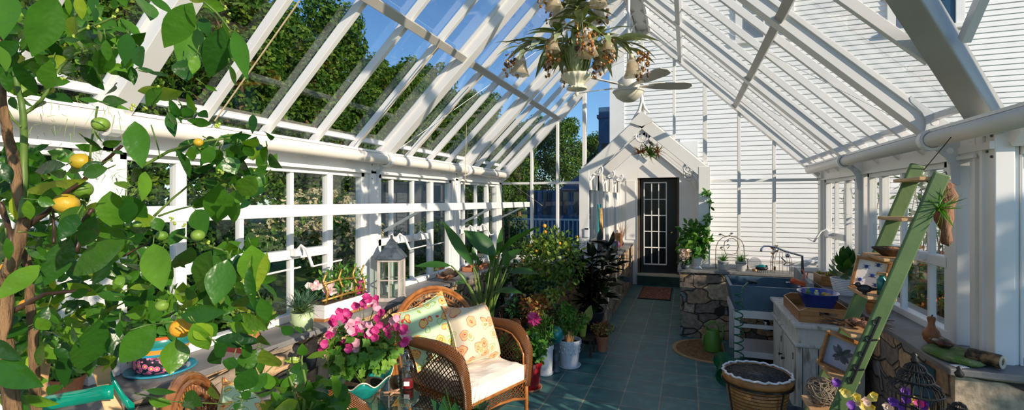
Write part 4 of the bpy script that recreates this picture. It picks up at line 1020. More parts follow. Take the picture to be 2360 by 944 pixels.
MB().box((0, 0, 0), (.13, .05, .05), Matrix.Rotation(.3, 3, 'Y')).ball((-.06, 0, .02), .03).build('body', M['coral'], tm, bevel=.01)
MB().tube([(-.07, 0, .0), (-.13, -.01, .0)], .009, 8).ball((-.01, -.02, -.035), .022).build('connector', M['chrome'], tm, smooth=True)
MB().tube([(.03, 0, .03), (.04, .02, .10), (.02, .03, .14)], .006, 6).tube([(.05, .0, .03), (.07, .02, .11)], .005, 6).build('orange_lead', M['coral'], tm)
# ---- green coiled hose
hs_ = thing('coiled_hose', 'bright green coiled garden hose climbing from the floor to the sink', 'hose', (.33, 4.87, 0))
b = MB(); pts = []
for i in range(0, 15*14):
    a = i/14*2*pi; q = i/(15*14); pts.append((-.0+.085*cos(a)+.03*sin(q*3), -.14+.50*q, .095+.085*sin(a)))
b.tube(pts, .0055, 5)
pts2 = [V(pts[-1])]
for i in range(0, 9*12):
    a = i/12*2*pi; q = i/(9*12)
    pts2.append(V((.155+.045*cos(a)*(1-.3*q)+.0*q, .36+.045*sin(a), .08+.72*q)))
b.tube(pts2, .0065, 5); b.tube([pts2[-1], (.19, .42, .82), (.26, .55, .86), (.30, .6, .84)], .0065, 5)
b.build('hose_coil', M['hose'], hs_, smooth=True)
MB().tube([(.26, .56, .865), (.34, .60, .855)], .015, 8).build('nozzle', M['black'], hs_, smooth=True)
# ---- half round coir mat, doormat, watering can
mb_ = MB(); pl = [(0, 0)]
for k in range(17):
    a = -pi/2+pi*k/16; pl.append((-.56*abs(cos(a))**.75, .46*sin(a)))
def sheet(poly, z): return MB().prism(poly[1:], 0, z, lambda p, q, t: (p, q, t))
coir = mat('coir', (.20, .10, .03), (.34, .19, .07), rough=.95, scale=30, bump=.8, bscale=120)
hm = thing('half_round_mat', 'brown half round coir mat with a pale border in front of the sink', 'mat', (.40, 5.83, .001))
sheet(pl, .010).build('mat_border', mat('mat_edge', (.40, .24, .10), (.5, .32, .15), rough=.9, scale=20), hm)
sheet([(p*.90-.015, q*.90) for p, q in pl], .013).build('coir_pad', coir, hm)
dm = thing('doormat', 'small red brown patterned doormat before the porch step', 'mat', (-.53, 9.1, .001))
MB().span(-.27, .27, -.6, .6, 0, .012).build('mat_edge', M['black'], dm)
def rugmat():
    m, t = nt('rug_pattern'); L = t.links; out = nd(t, 'ShaderNodeOutputMaterial'); p = nd(t, 'ShaderNodeBsdfPrincipled'); p.inputs['Roughness'].default_value = .95
    tc = nd(t, 'ShaderNodeTexCoord'); v = nd(t, 'ShaderNodeTexVoronoi'); v.inputs['Scale'].default_value = 22; L.new(tc.outputs['Object'], v.inputs['Vector'])
    r = ramp(t, v.outputs['Distance'], [(0, (.30, .10, .06)), (.35, (.22, .07, .045)), (.45, (.04, .015, .012)), (.6, (.28, .13, .08))]); L.new(r.outputs[0], p.inputs['Base Color']); L.new(p.outputs[0], out.inputs[0]); return m
MB().span(-.255, .255, -.58, .58, .012, .016).build('rug_top', rugmat(), dm)
wc = thing('watering_can', 'tall green plastic watering can standing on the half round mat', 'watering can', (.27, 5.80, .015))
MB().lathe([(0, 0), (.088, 0), (.095, .01), (.085, .12), (.068, .22), (.062, .235), (.055, .225), (.07, .1), (0, .02)], 24).build('body', M['can'], wc, smooth=True)
MB().tube([(-.06, 0, .20), (-.065, 0, .27), (-.03, 0, .315), (.02, 0, .32), (.06, 0, .28), (.062, 0, .21)], .010, 8).build('hoop_handle', M['can'], wc, smooth=True)
MB().tube([(-.09, -.0, .17), (-.105, -.02, .1), (-.085, -.01, .04)], .01, 8).build('grip', M['can'], wc, smooth=True)
MB().tube([(.07, .03, .06), (.11, .05, .16), (.115, .055, .27)], [.018, .012, .010], 8).ball((.117, .056, .28), .018).build('spout', M['can'], wc, smooth=True)
# ---- woven basket planter in an iron stand
def basketmat():
    m, t = nt('basket_weave'); L = t.links; out = nd(t, 'ShaderNodeOutputMaterial'); p = nd(t, 'ShaderNodeBsdfPrincipled'); p.inputs['Roughness'].default_value = .5
    uv = nd(t, 'ShaderNodeTexCoord'); sp = nd(t, 'ShaderNodeSeparateXYZ'); L.new(uv.outputs['Object'], sp.inputs[0])
    at_ = nd(t, 'ShaderNodeMath', operation='ARCTAN2'); L.new(sp.outputs[1], at_.inputs[0]); L.new(sp.outputs[0], at_.inputs[1])
    cb_ = nd(t, 'ShaderNodeCombineXYZ'); L.new(at_.outputs[0], cb_.inputs[0]); L.new(sp.outputs[2], cb_.inputs[1])
    bk_ = nd(t, 'ShaderNodeTexBrick', offset=.5); bk_.inputs['Scale'].default_value = 1; bk_.inputs['Brick Width'].default_value = 2*pi/44; bk_.inputs['Row Height'].default_value = .024; bk_.inputs['Mortar Size'].default_value = .0035; bk_.inputs['Mortar Smooth'].default_value = 1
    bk_.inputs['Color1'].default_value = (.48, .23, .07, 1); bk_.inputs['Color2'].default_value = (.34, .14, .035, 1); bk_.inputs['Mortar'].default_value = (.10, .035, .01, 1)
    L.new(cb_.outputs[0], bk_.inputs['Vector']); L.new(bk_.outputs['Color'], p.inputs['Base Color'])
    b = nd(t, 'ShaderNodeBump'); b.invert = True; b.inputs['Strength'].default_value = .8; b.inputs['Distance'].default_value = .008; L.new(bk_.outputs['Fac'], b.inputs['Height']); L.new(b.outputs[0], p.inputs['Normal']); L.new(p.outputs[0], out.inputs[0]); return m
M['basket'] = basketmat()
bp = thing('basket_planter', 'large round woven basket of grey gravel in a black iron stand', 'planter', (.46, 3.72, 0))
MB().lathe([(0, .10), (.14, .10), (.165, .2), (.19, .33), (.205, .44), (.195, .44), (.18, .33), (0, .3)], 40).build('basket', M['basket'], bp, smooth=True)
MB().lathe([(.20, .44), (.222, .445), (.225, .47), (.22, .495), (.205, .495), (.2, .46)], 40).build('wooden_hoop', M['wood'], bp, smooth=True)
MB().lathe([(.226, .432), (.23, .432), (.23, .446), (.226, .446), (.226, .432)], 40).build('iron_band', M['black'], bp)
rim = MB(); n = 60; rim.tube([((.218+.006*sin(k*1.7)+.004*sin(k*4.1))*cos(2*pi*k/n), (.218+.006*sin(k*1.7))*sin(2*pi*k/n), .503+.005*sin(k*2.3)) for k in range(n)], .0075, 6, closed=True); rim.build('liner_rim', M['plastic_white'], bp, smooth=True)
MB().lathe([(0, .485), (.12, .48), (.21, .492)], 40).build('gravel', M['mulch'], bp, smooth=True)
for k in range(4):
    a = .6+k*pi/2; MB().tube([(.235*cos(a), .235*sin(a), .44), (.20*cos(a), .20*sin(a), .25), (.16*cos(a), .16*sin(a), .08), (.19*cos(a), .19*sin(a), 0)], .006, 6).build('stand_leg', M['black'], bp)
MB().tube([(.165*cos(2*pi*k/24), .165*sin(2*pi*k/24), .095) for k in range(24)], .006, 5, closed=True).build('stand_ring', M['black'], bp)
# small dark pot before the cabinet
q = atZ(1852, 925, 0.0)
tp = thing('small_dark_pot', 'small dark ribbed pot on the floor before the cabinet', 'pot', (.74, 3.95, 0))
MB().lathe([(0, 0), (.055, 0), (.075, .15), (.085, .16), (.085, .18), (.07, .18), (.065, .1), (0, .09)], 24).build('pot_body', M['zinc'], tp, smooth=True)
# ---- electric box on the stone face of the right wall
eb = thing('electrical_box', 'blue grey outlet box and conduit mounted on the right stone wall', 'outlet box', (1.30, 3.45, .5), world=True)
a_ = atX(2130, 880, 1.27)
MB().span(1.235, 1.299, 3.30, 3.42, .56, .76).build('box_cover', M['elec'], eb, bevel=.008)
MB().span(1.26, 1.299, 3.335, 3.39, .0, .558).build('conduit', M['elec'], eb, bevel=.01)
MB().span(1.228, 1.234, 3.31, 3.41, .58, .74).build('cover_plate', M['elec'], eb, bevel=.003)
# ================================================================ POTTED PLANTS AND SMALL THINGS
pr_ = random.Random(5)
LM = {}
LM['bird'] = leafmat('bird_of_paradise_leaf', [(0, (.018, .085, .02)), (.6, (.04, .14, .025)), (1, (.12, .26, .04))], rough=.32, trans=.3, nscale=6)
LM['citrus'] = leafmat('small_citrus_leaf', [(0, (.03, .09, .01)), (.5, (.09, .20, .02)), (1, (.30, .38, .05))], rough=.4, trans=.3)
LM['rubber'] = leafmat('rubber_plant_leaf', [(0, (.006, .010, .008)), (.7, (.018, .022, .012)), (1, (.05, .08, .02))], rough=.22, trans=.08)
LM['fresh'] = leafmat('fresh_green_leaf', [(0, (.03, .14, .015)), (.6, (.08, .26, .03)), (1, (.2, .4, .06))], rough=.45, trans=.35)
LM['dark'] = leafmat('dark_green_leaf', [(0, (.008, .04, .012)), (.6, (.015, .075, .02)), (1, (.03, .13, .03))], rough=.3, trans=.15)
LM['blue'] = leafmat('blue_green_needle', [(0, (.05, .13, .08)), (1, (.12, .24, .15))], rough=.6, trans=.15)
LM['bronze'] = leafmat('bronze_leaf', [(0, (.20, .05, .02)), (.5, (.42, .15, .05)), (.8, (.50, .38, .10)), (1, (.2, .3, .06))], rough=.5, trans=.3)
LM['variegated'] = leafmat('variegated_leaf', [(0, (.05, .14, .02)), (.5, (.25, .32, .05)), (1, (.6, .55, .18))], rough=.5, trans=.3)
LM['geranium'] = leafmat('geranium_leaf', [(0, (.03, .13, .01)), (.6, (.10, .28, .025)), (1, (.26, .44, .06))], rough=.55, trans=.3)
LM['magenta'] = leafmat('magenta_petal', [(0, (.50, .01, .16)), (.5, (.70, .04, .30)), (1, (.80, .12, .42))], rough=.6, trans=.3, tc=(1.1, .9, 1.0), nscale=40)
LM['pinkpale'] = leafmat('pale_pink_petal', [(0, (.85, .35, .55)), (1, (.92, .62, .74))], rough=.6, trans=.3, tc=(1, .9, .95))
LM['pinkwhite'] = leafmat('pink_white_petal', [(0, (.75, .25, .42)), (.4, (.90, .65, .70)), (1, (.92, .85, .85))], rough=.6, trans=.3, tc=(1, .9, .9))
LM['violet'] = leafmat('violet_petal', [(0, (.06, .01, .20)), (1, (.28, .08, .55))], rough=.6, trans=.2, tc=(1, 1, 1.2))
LM['yellowp'] = leafmat('yellow_petal', [(0, (.75, .55, .02)), (1, (.9, .8, .3))], rough=.6, trans=.2)
LM['lilac'] = leafmat('blush_petal', [(0, (.62, .42, .38)), (1, (.8, .66, .6))], rough=.6, trans=.2)
def up(r=pr_, k=.6):
    d = rv(r); d.z = abs(d.z)*k+.2; return d.normalized()
def pot(parent, R, h, m, rim=True, saucer=None, name='pot', z0=0, taper=.72, soil=True):
    o = z0
    if saucer: MB().lathe([(0, z0), (R*.85, z0), (R*.98, z0+.022), (R*.93, z0+.022), (R*.8, z0+.008), (0, z0+.008)], 28).build('saucer', saucer, parent, smooth=True); o = z0+.010
    pf_ = [(0, o), (R*taper, o), (R*(taper+.02), o+.01), (R*.93, o+h*.84)]+([(R, o+h*.85), (R*1.01, o+h*.98), (R*.98, o+h), (R*.9, o+h)] if rim else [(R*.97, o+h), (R*.9, o+h)])+[(R*.86, o+h*.86), (0, o+h*.84)]
    MB().lathe(pf_, 32).build(name, m, parent, smooth=False, bevel=.0)
    if soil: MB().lathe([(0, o+h*.885), (R*.5, o+h*.90), (R*.87, o+h*.87)], 20).build('soil', M['soil'], parent)
    return o+h*.88
def tuft(c, n, L, W, m, parent, name='foliage', spread=.6, seed=1, bend=.3, shape=0, stems=True, fill=.0, seg=4):
    r = random.Random(seed); b = MB(); s = MB()
    for _ in range(n):
        a = r.uniform(0, 2*pi); e = r.uniform(.15, 1)*spread
        d = V((cos(a)*sin(e), sin(a)*sin(e), cos(e))); q = r.uniform(0, fill)
        p = V(c)+d*q
        if fill and stems: s.tube([V(c), p], .002, 4)
        dd = (d+rv(r)*.35).normalized(); nn = V((-cos(a)*cos(e)*-1, -sin(a)*cos(e)*-1, sin(e)*1.0))
        b.leaf(p, dd, V((0, 0, 1))+d*.2+rv(r)*.3, L*r.uniform(.7, 1.2), W*r.uniform(.8, 1.1), bend, .25, seg, shape)
    o = b.build(name, m, parent, smooth=True)
    if fill and stems: s.build('stem', M['stem'], parent)
    return o
def bushy(c, R, n, L, W, m, parent, name='foliage', seed=1, stems=7, seg=3, base=None):
    r = random.Random(seed); b = MB(); s = MB(); c = V(c); R = V(R) if hasattr(R, '__len__') else V((R, R, R)); base = V(base) if base is not None else c-V((0, 0, R.z))
    tips = []
    for k in range(stems*4):
        d = rv(r); q = c+V((R.x*d.x, R.y*d.y, R.z*d.z))*.85; mid = base.lerp(q, .5)+V((0, 0, R.z*.15)); s.tube([base, mid, q], [.004, .003, .0015], 4)
    for _ in range(n):
        d = rv(r); rr = r.uniform(.45, 1.05); p = c+V((R.x*d.x, R.y*d.y, R.z*d.z))*rr
        dd = (d*.7+rv(r)*.8+V((0, 0, .15))).normalized(); nn = (d+V((0, 0, .8))+rv(r)*.5)
        b.leaf(p, dd, nn, L*r.uniform(.6, 1.2), W*r.uniform(.7, 1.15), .25, .3, seg)
    o = b.build(name, m, parent, smooth=True); s.build('stem', M['stem'], parent); return o
def flower(b, c, n, R, r, petals=5, m=None):
    # five rounded petals around c facing n
    n = V(n).normalized(); d, sd, up_ = frame_of(n)
    for k in range(petals):
        a = 2*pi*k/petals+r.uniform(-.1, .1); q = sd*cos(a)+up_*sin(a)
        b.leaf(V(c), (q+n*.35), n-q*.3, R, R*.95, -.1, .15, 4, 2, .03)
def G(v): return V(v)
# ---- bird of paradise
bx, by = -1.93, 4.45
t = thing('bird_of_paradise', 'tall bird of paradise plant with paddle leaves behind the wicker chair', 'plant', (bx, by, 0), world=True)
pot(thing_ := t, .17, .30, M['blackpot']) if False else None
pb = MB().lathe([(0, 0), (.12, 0), (.16, .28), (.15, .28), (0, .25)], 28, (bx, by, 0)); pb.build('pot', M['blackpot'], t, smooth=True)
MB().lathe([(0, .262), (.145, .26)], 20, (bx, by, 0)).build('soil', M['soil'], t)
dB = 4.75
bl = [ # stem px, leaf base px, tip px, width m, depth offset, twist
 ((1133, 655), (1152, 585), (1241, 507), .20, 0, -.2), ((1128, 650), (1142, 588), (1072, 528), .15, .05, .5), ((1118, 660), (1090, 612), (1018, 508), .085, -.1, .9),
 ((1105, 670), (1040, 612), (958, 606), .07, -.2, .3), ((1130, 640), (1148, 592), (1156, 524), .05, .1, 1.1), ((1150, 665), (1172, 628), (1246, 624), .12, .1, .1),
 ((1120, 700), (1140, 672), (1202, 668), .09, -.25, .1), ((1132, 640), (1150, 612), (1200, 570), .10, .1, .3), ((1138, 650), (1160, 600), (1175, 585), .10, 0, .2),
 ((1105, 690), (1078, 652), (1050, 650), .06, 0, .2), ((1150, 660), (1168, 618), (1166, 573), .06, -.05, .8), ((1115, 690), (1060, 680), (1030, 672), .09, .15, .1), ((1140, 660), (1152, 640), (1122, 560), .06, .2, .8)]
SL, LL_ = [], []; cr_ = ray(1180, 461)
for k, (s_, a_, b_, w_, do, tw) in enumerate(bl):
    p1 = atD(a_[0], a_[1], dB+do); p2 = atD(b_[0], b_[1], dB+do-.15+.3*(k % 3)/3); pm = atD(s_[0], s_[1], dB+do*.5)
    base = V((bx+.05*cos(k*2.1), by+.05*sin(k*2.1), .26))
    pts = []; 
    for i in range(9):
        q = i/8; pts.append(base*(1-q)**2+pm*2*q*(1-q)+p1*q*q)
    SL.append(MB().tube(pts, [.012-.0006*i for i in range(9)], 6))
    nn = V((0, 0, 1))*(1-tw)+V((-cr_.x, -cr_.y, 0)).normalized()*(.25+tw)
    LL_.append(MB().leaf(p1, p2-p1, nn, (p2-p1).length, w_*1.2, .12, .35, 9, 0, .01))
for k in range(9):
    a = k*.7; base = V((bx+.05*cos(a), by+.05*sin(a), .26)); tp_ = V((bx+.16*cos(a*1.7), by+.12*sin(a), .85+.07*(k % 4)))
    SL.append(MB().tube([base, base.lerp(tp_, .5)+V((0, 0, .05)), tp_], [.012, .010, .006], 6))
    LL_.append(MB().leaf(tp_, V((cos(a*1.7)*.4, sin(a)*.4, .8)), V((cos(a), sin(a), .3)), .16, .05, .15, .5, 6, 0))
each('leaf', LM['bird'], t, LL_, smooth=True); each('stalk', M['stem'], t, SL, smooth=True)
# ---- citrus bush
t = thing('citrus_bush', 'round light green citrus bush dotted with orange fruit by the end wall', 'shrub', (-1.50, 5.35, 0))
pot(t, .19, .34, M['terra']); bushy((0, 0, 1.0), (.44, .38, .36), 1400, .07, .035, LM['citrus'], t, seed=3, stems=9, base=(0, 0, .3))
MB().tube([(0, 0, .28), (.02, 0, .5), (0, .02, .75)], [.018, .014, .008], 8).build('trunk', M['bark'], t)
for k, (u, v, r_) in enumerate([(1255, 520, .022), (1257, 534, .018), (1222, 566, .016), (1290, 560, .016), (1205, 600, .016), (1310, 575, .014), (1236, 578, .015), (1330, 545, .012), (1300, 600, .015)]):
    p = atD(u, v, 5.35-.1)-V((-1.50, 5.35, 0)); MB().ball(p, r_, 10, 8).build('fruit', M['orange'], t, smooth=True)
# ---- rubber plant
t = thing('rubber_plant', 'dark burgundy leaved rubber plant in a black pot beside the porch wall', 'plant', (-1.08, 5.72, 0))
pot(t, .155, .38, M['blackpot'], taper=.8)
r = random.Random(9); b = MB(); s = MB()
for k in range(9):
    a = k*.7; top = V((.30*cos(a), .22*sin(a), .92+.12*(k % 3)))
    pts = [V((.03*cos(a), .03*sin(a), .33)).lerp(top, q/6)+V((0, 0, .05*sin(pi*q/6))) for q in range(7)]
    s.tube(pts, [.010-.0008*i for i in range(7)], 6)
    for q in range(1, 7):
        for j in range(4):
            an = r.uniform(0, 2*pi); d = V((cos(an), sin(an), r.uniform(-.1, .7))).normalized()
            b.leaf(pts[q], d, V((0, 0, 1))+rv(r)*.4, r.uniform(.18, .27), r.uniform(.09, .125), .25, .22, 6)
    b.leaf(pts[6], V((cos(a)*.4, sin(a)*.4, .8)), V((cos(a), sin(a), .4)), .2, .08, .1, .3, 5)
for (u0, v0, u1, v1) in ((1385, 620, 1405, 572), (1420, 640, 1456, 646), (1400, 600, 1420, 578), (1345, 600, 1330, 580), (1360, 590, 1356, 560)):
    p0 = atD(u0, v0, 5.75)-t.location; p1 = atD(u1, v1, 5.7)-t.location
    b.leaf(p0, p1-p0, (.4, -.7, .6), (p1-p0).length*1.1, .075, .1, .3, 6)
b.build('foliage', LM['rubber'], t, smooth=True); s.build('stem', M['wooddark'], t, smooth=True)
# ---- small bench with pots
bn = thing('small_bench', 'low dark wooden bench holding the lime green cup pot', 'bench', (-1.16, 5.22, 0))
MB().span(-.24, .20, -.10, .14, .18, .20).build('top', M['wooddark'], bn, bevel=.003)
for (x, y) in ((-.22, -.08), (.18, -.08), (-.22, .12), (.18, .12)): MB().span(x-.012, x+.012, y-.012, y+.012, 0, .18).build('leg', M['wooddark'], bn)
t = thing('lime_cup_planter', 'tapered lime green cup pot with a small succulent on the low bench', 'potted plant', (-1.08, 5.22, .2005))
pot(t, .05, .135, M['lime'], rim=False, taper=.6); bushy((0, 0, .19), (.06, .06, .06), 60, .045, .025, LM['variegated'], t, seed=4, base=(0, 0, .12))
MB().leaf((.02, .05, .12), (.25, .1, .9), (.2, -1, .1), .22, .10, .05, .2, 6).build('broad_leaf', LM['variegated'], t, smooth=True)
t = thing('potted_fern', 'bushy little green plant at the left end of the low bench', 'potted plant', (-1.28, 5.22, .2005))
pot(t, .055, .10, M['terra']); bushy((0, 0, .22), (.11, .10, .13), 160, .06, .03, LM['fresh'], t, seed=14, base=(0, 0, .08))
t = thing('bronze_sedum', 'terracotta pot of bronze leaved sedum on the floor right of the bench', 'potted plant', (-.90, 5.42, 0))
pot(t, .075, .17, M['terra']); bushy((0, 0, .25), (.13, .12, .07), 260, .04, .025, LM['bronze'], t, seed=5, base=(0, 0, .15))
# ---- white relief pot with a woody plant
t = thing('white_relief_pot', 'white relief pot and saucer with a fleshy jade green shrub on the floor', 'potted plant', (-1.135, 4.80, 0))
pot(t, .125, .27, M['wpot'], saucer=M['wpot'])
rb = MB()
for k in range(14):
    a = k*2*pi/14; rb.ball((.108*cos(a), .108*sin(a), .20+.01*(k % 2)), (.012, .012, .016), 6, 5)
    rb.ball((.103*cos(a+.2), .103*sin(a+.2), .16), (.012, .012, .018), 6, 5)
rb.build('garland_relief', M['wpot'], t, smooth=True)
s = MB()
r = random.Random(4); b = MB()
for k in range(11):
    a = r.uniform(0, 6.28); top = V((.17*cos(a)*r.uniform(.3, 1), .17*sin(a)*r.uniform(.3, 1), .52+r.uniform(-.1, .14)))
    s.tube([(.03*cos(a), .03*sin(a), .22), V((0, 0, .3)).lerp(top, .5), top], [.008, .006, .003], 5)
    for j in range(34):
        q = r.uniform(.45, 1.05); p = V((.03*cos(a), .03*sin(a), .22)).lerp(top, q); b.leaf(p, (rv(r)+V((0, 0, .8))), rv(r)+V((0, 0, .6)), .055, .018, .1, .2, 3)
b.build('foliage', LM['fresh'], t, smooth=True); s.build('stem', M['woodlight'], t)
# ---- red pot, white pot, stand pots
t = thing('red_glazed_pot', 'shiny red glazed pot with fresh green parsley like leaves by the chair', 'potted plant', (-1.335, 4.11, 0))
pot(t, .115, .24, M['red'], saucer=M['terra']); bushy((.0, 0, .37), (.15, .14, .15), 420, .055, .04, LM['fresh'], t, seed=6, base=(0, 0, .2))
rr_ = MB()
for zz in (.05, .19): rr_.tube([((.1+.02*zz/.19)*cos(2*pi*k/30), (.1+.02*zz/.19)*sin(2*pi*k/30), zz) for k in range(30)], .004, 5, closed=True)
t = thing('white_cylinder_pot', 'plain white pot and saucer with feathery rosemary behind the red pot', 'potted plant', (-1.31, 4.50, 0))
pot(t, .09, .28, M['wpot'], saucer=M['wpot'], taper=.82); bushy((.0, 0, .44), (.13, .12, .17), 420, .05, .012, LM['fresh'], t, seed=7, base=(0, 0, .25))
st = thing('plant_stand', 'rough dark wooden plant stand behind the red pot carrying terracotta pots', 'plant stand', (-1.62, 4.92, 0))
MB().span(-.26, .30, -.16, .16, .54, .565).span(-.20, .30, -.36, -.16, .36, .382).build('shelf_top', M['wooddark'], st, bevel=.003)
for (x, y, h) in ((-.24, -.14, .54), (.28, -.14, .54), (-.24, .14, .54), (.28, .14, .54), (-.18, -.34, .36), (.28, -.34, .36)): MB().span(x-.015, x+.015, y-.015, y+.015, 0, h).build('leg', M['wooddark'], st)
t = thing('terracotta_pot', 'upright terracotta pot with trailing green leaves at the top of the plant stand', 'potted plant', (-1.45, 4.98, .566))
pot(t, .075, .13, M['terra']); bushy((0, 0, .20), (.12, .11, .08), 170, .05, .03, LM['dark'], t, seed=8, base=(0, 0, .11))
t = thing('strawberry_pot', 'squat orange terracotta pot and dish with lime yellow leaves on the plant stand', 'potted plant', (-1.38, 4.84, .566))
MB().lathe([(0, 0), (.055, 0), (.08, .018), (.075, .02), (0, .01)], 24).build('dish', M['terra'], t, smooth=True)
MB().lathe([(0, .011), (.04, .011), (.055, .09), (.05, .09), (0, .075)], 24).build('pot', M['terra'], t, smooth=True)
bushy((.03, 0, .14), (.09, .08, .06), 110, .05, .035, LM['variegated'], t, seed=9, base=(0, 0, .07))
t = thing('glass_cloche', 'bell shaped clear glass cloche on the plant stand near the big paddle leaves', 'cloche', (-1.80, 4.88, .566))
MB().lathe([(.078, 0), (.078, .10), (.070, .15), (.05, .19), (.02, .21), (0, .212)], 28).build('bell', M['jar'], t, smooth=True)
MB().lathe([(.015, .21), (.008, .225), (.016, .24), (0, .25)], 14).build('glass_knob', M['jar'], t, smooth=True)
MB().lathe([(0, 0), (.05, 0), (.05, .03), (0, .035)], 16).build('moss_bed', M['soil'], t)
t = thing('coleus_plant', 'rust coloured coleus in a terracotta pot on the lower plant stand shelf', 'potted plant', (-1.47, 4.66, .383))
pot(t, .07, .12, M['terra']); bushy((0, 0, .22), (.16, .12, .12), 330, .05, .035, LM['bronze'], t, seed=10, base=(0, 0, .1))
t = thing('holiday_cactus', 'small potted plant with one bright magenta bloom behind the red pot', 'potted plant', (-1.66, 4.66, .383))
pot(t, .06, .11, M['terra']); bushy((0, 0, .19), (.12, .1, .08), 140, .06, .03, LM['dark'], t, seed=11, base=(0, 0, .1))
b = MB(); c = atD(1232, 733, 4.42)-t.location
for k in range(12):
    a = k*pi/6; b.leaf(c, V((cos(a), -.3-.2*(k % 2), sin(a))), (0, -1, .2), .075, .035, .15, .3, 4)
b.build('bloom', LM['magenta'], t, smooth=True); MB().tube([(0, 0, .12), c*.6+V((0, 0, .06)), c], .004, 5).build('flower_stem', M['stem'], t)
t = thing('blue_watering_globe', 'rounded teal glass globe half hidden between the white pots', 'glass globe', (-1.22, 4.60, 0))
MB().lathe([(0, 0), (.05, .0), (.055, .02), (.03, .04), (.03, .28), (.045, .30)], 16).build('stem_base', M['zinc'], t, smooth=True)
MB().ball((0, 0, .37), (.075, .075, .085), 18, 12).build('globe', M['teal'], t, smooth=True)
t = thing('floor_foliage_plant', 'broad dark green leaved plant on the floor between the chair and the tall paddle leaves', 'potted plant', (-1.62, 4.15, 0))
pot(t, .10, .2, M['blackpot']); tuft((0, 0, .2), 26, .30, .10, LM['dark'], t, spread=1.2, seed=12, bend=.45, seg=5)
t = thing('back_corner_shrub', 'dark leafy shrub low in the far left corner below the citrus bush', 'shrub', (-1.98, 5.55, 0))
pot(t, .14, .25, M['terra']); bushy((0, 0, .58), (.30, .28, .34), 620, .09, .045, LM['dark'], t, seed=13, base=(0, 0, .22))
t = thing('ivy_bush', 'dense dark foliage plant under the end windows left of the rubber plant', 'shrub', (-1.28, 5.62-.02, .0)) if False else None
# ---- hosta in the foreground
t = thing('hosta_plant', 'dark green broad leaved plant at the bottom edge in front of the chair', 'potted plant', (-1.05, 2.18, 0))
pot(t, .13, .40, M['terra']); tuft((0, 0, .38), 34, .22, .11, LM['dark'], t, spread=1.25, seed=15, bend=.35, fill=.16, seg=6)
b = MB(); r = random.Random(2)
for k in range(16): 
    a = r.uniform(0, 6.28); b.leaf((0, 0, .4), (cos(a)*.35, sin(a)*.35, 1), rv(r), .38, .006, .1, .1, 5, 1)
b.build('grass_blade', LM['fresh'], t)
# ---- pink geranium in the bowl
t = thing('pink_geranium', 'bushy geranium with magenta and pale pink blooms in the teal bowl', 'flowering plant', (-1.79, 2.33, .622))
r = random.Random(8); b = MB(); s = MB()
def scal(b, c, n, R):    # round scalloped leaf
    d, sd, up_ = frame_of(n); c = V(c); vs = [c-d*R*.12]; K = 14
    for k in range(K):
        a = 2*pi*k/K; rr = R*(1+.13*cos(7*a))*(1-.55*max(0, cos(a))**8); vs.append(c+(sd*cos(a)+up_*sin(a))*rr+d*R*.10*sin(3*a))
    b.add(vs, [(0, k+1, (k+1) % K+1) for k in range(K)])
for _ in range(420):
    d = rv(r); d.z = d.z if d.z > -.3 else -d.z*.3
    p = V((.225*d.x, .225*d.y, .19+.17*d.z))*r.uniform(.66, 1.05)
    if p.z < .085: p.z = .085+.03*r.random()
    scal(b, p, d+V((.1, -.2, .6))+rv(r)*.5, r.uniform(.018, .034)); 
    if r.random() < .4: s.tube([(0, 0, 0), V((p.x*.4, p.y*.4, p.z*.6)), p], .0018, 4)
b.build('foliage', LM['geranium'], t); 
FL = [(790, 722), (812, 752), (775, 738), (840, 690), (862, 708), (868, 695), (822, 758), (835, 742), (797, 798), (775, 795), (818, 798), (765, 735), (745, 800), (752, 826), (768, 775), (880, 730), (850, 765), (862, 770), (838, 768), (915, 740), (905, 735), (925, 755), (938, 775), (900, 760), (828, 703), (848, 760), (800, 730), (870, 755), (762, 770), (935, 790)][::1]
for k, (u, v) in enumerate(FL):
    p = atD(u, v, 2.62+.12*r.random())-t.location; n = V((.55, -.75, .35))+rv(r)*.45
    hd = MB()
    for j in range(3): flower(hd, p+rv(r)*.022, n+rv(r)*.5, .027, r)
    hd.build('bloom_head', LM['pinkpale' if k % 3 == 1 else 'magenta'], t, smooth=True)
    s.tube([(0, 0, .02), V((p.x*.5, p.y*.5, p.z*.75)), p], .0022, 4)
s.build('stem', M['stem'], t)
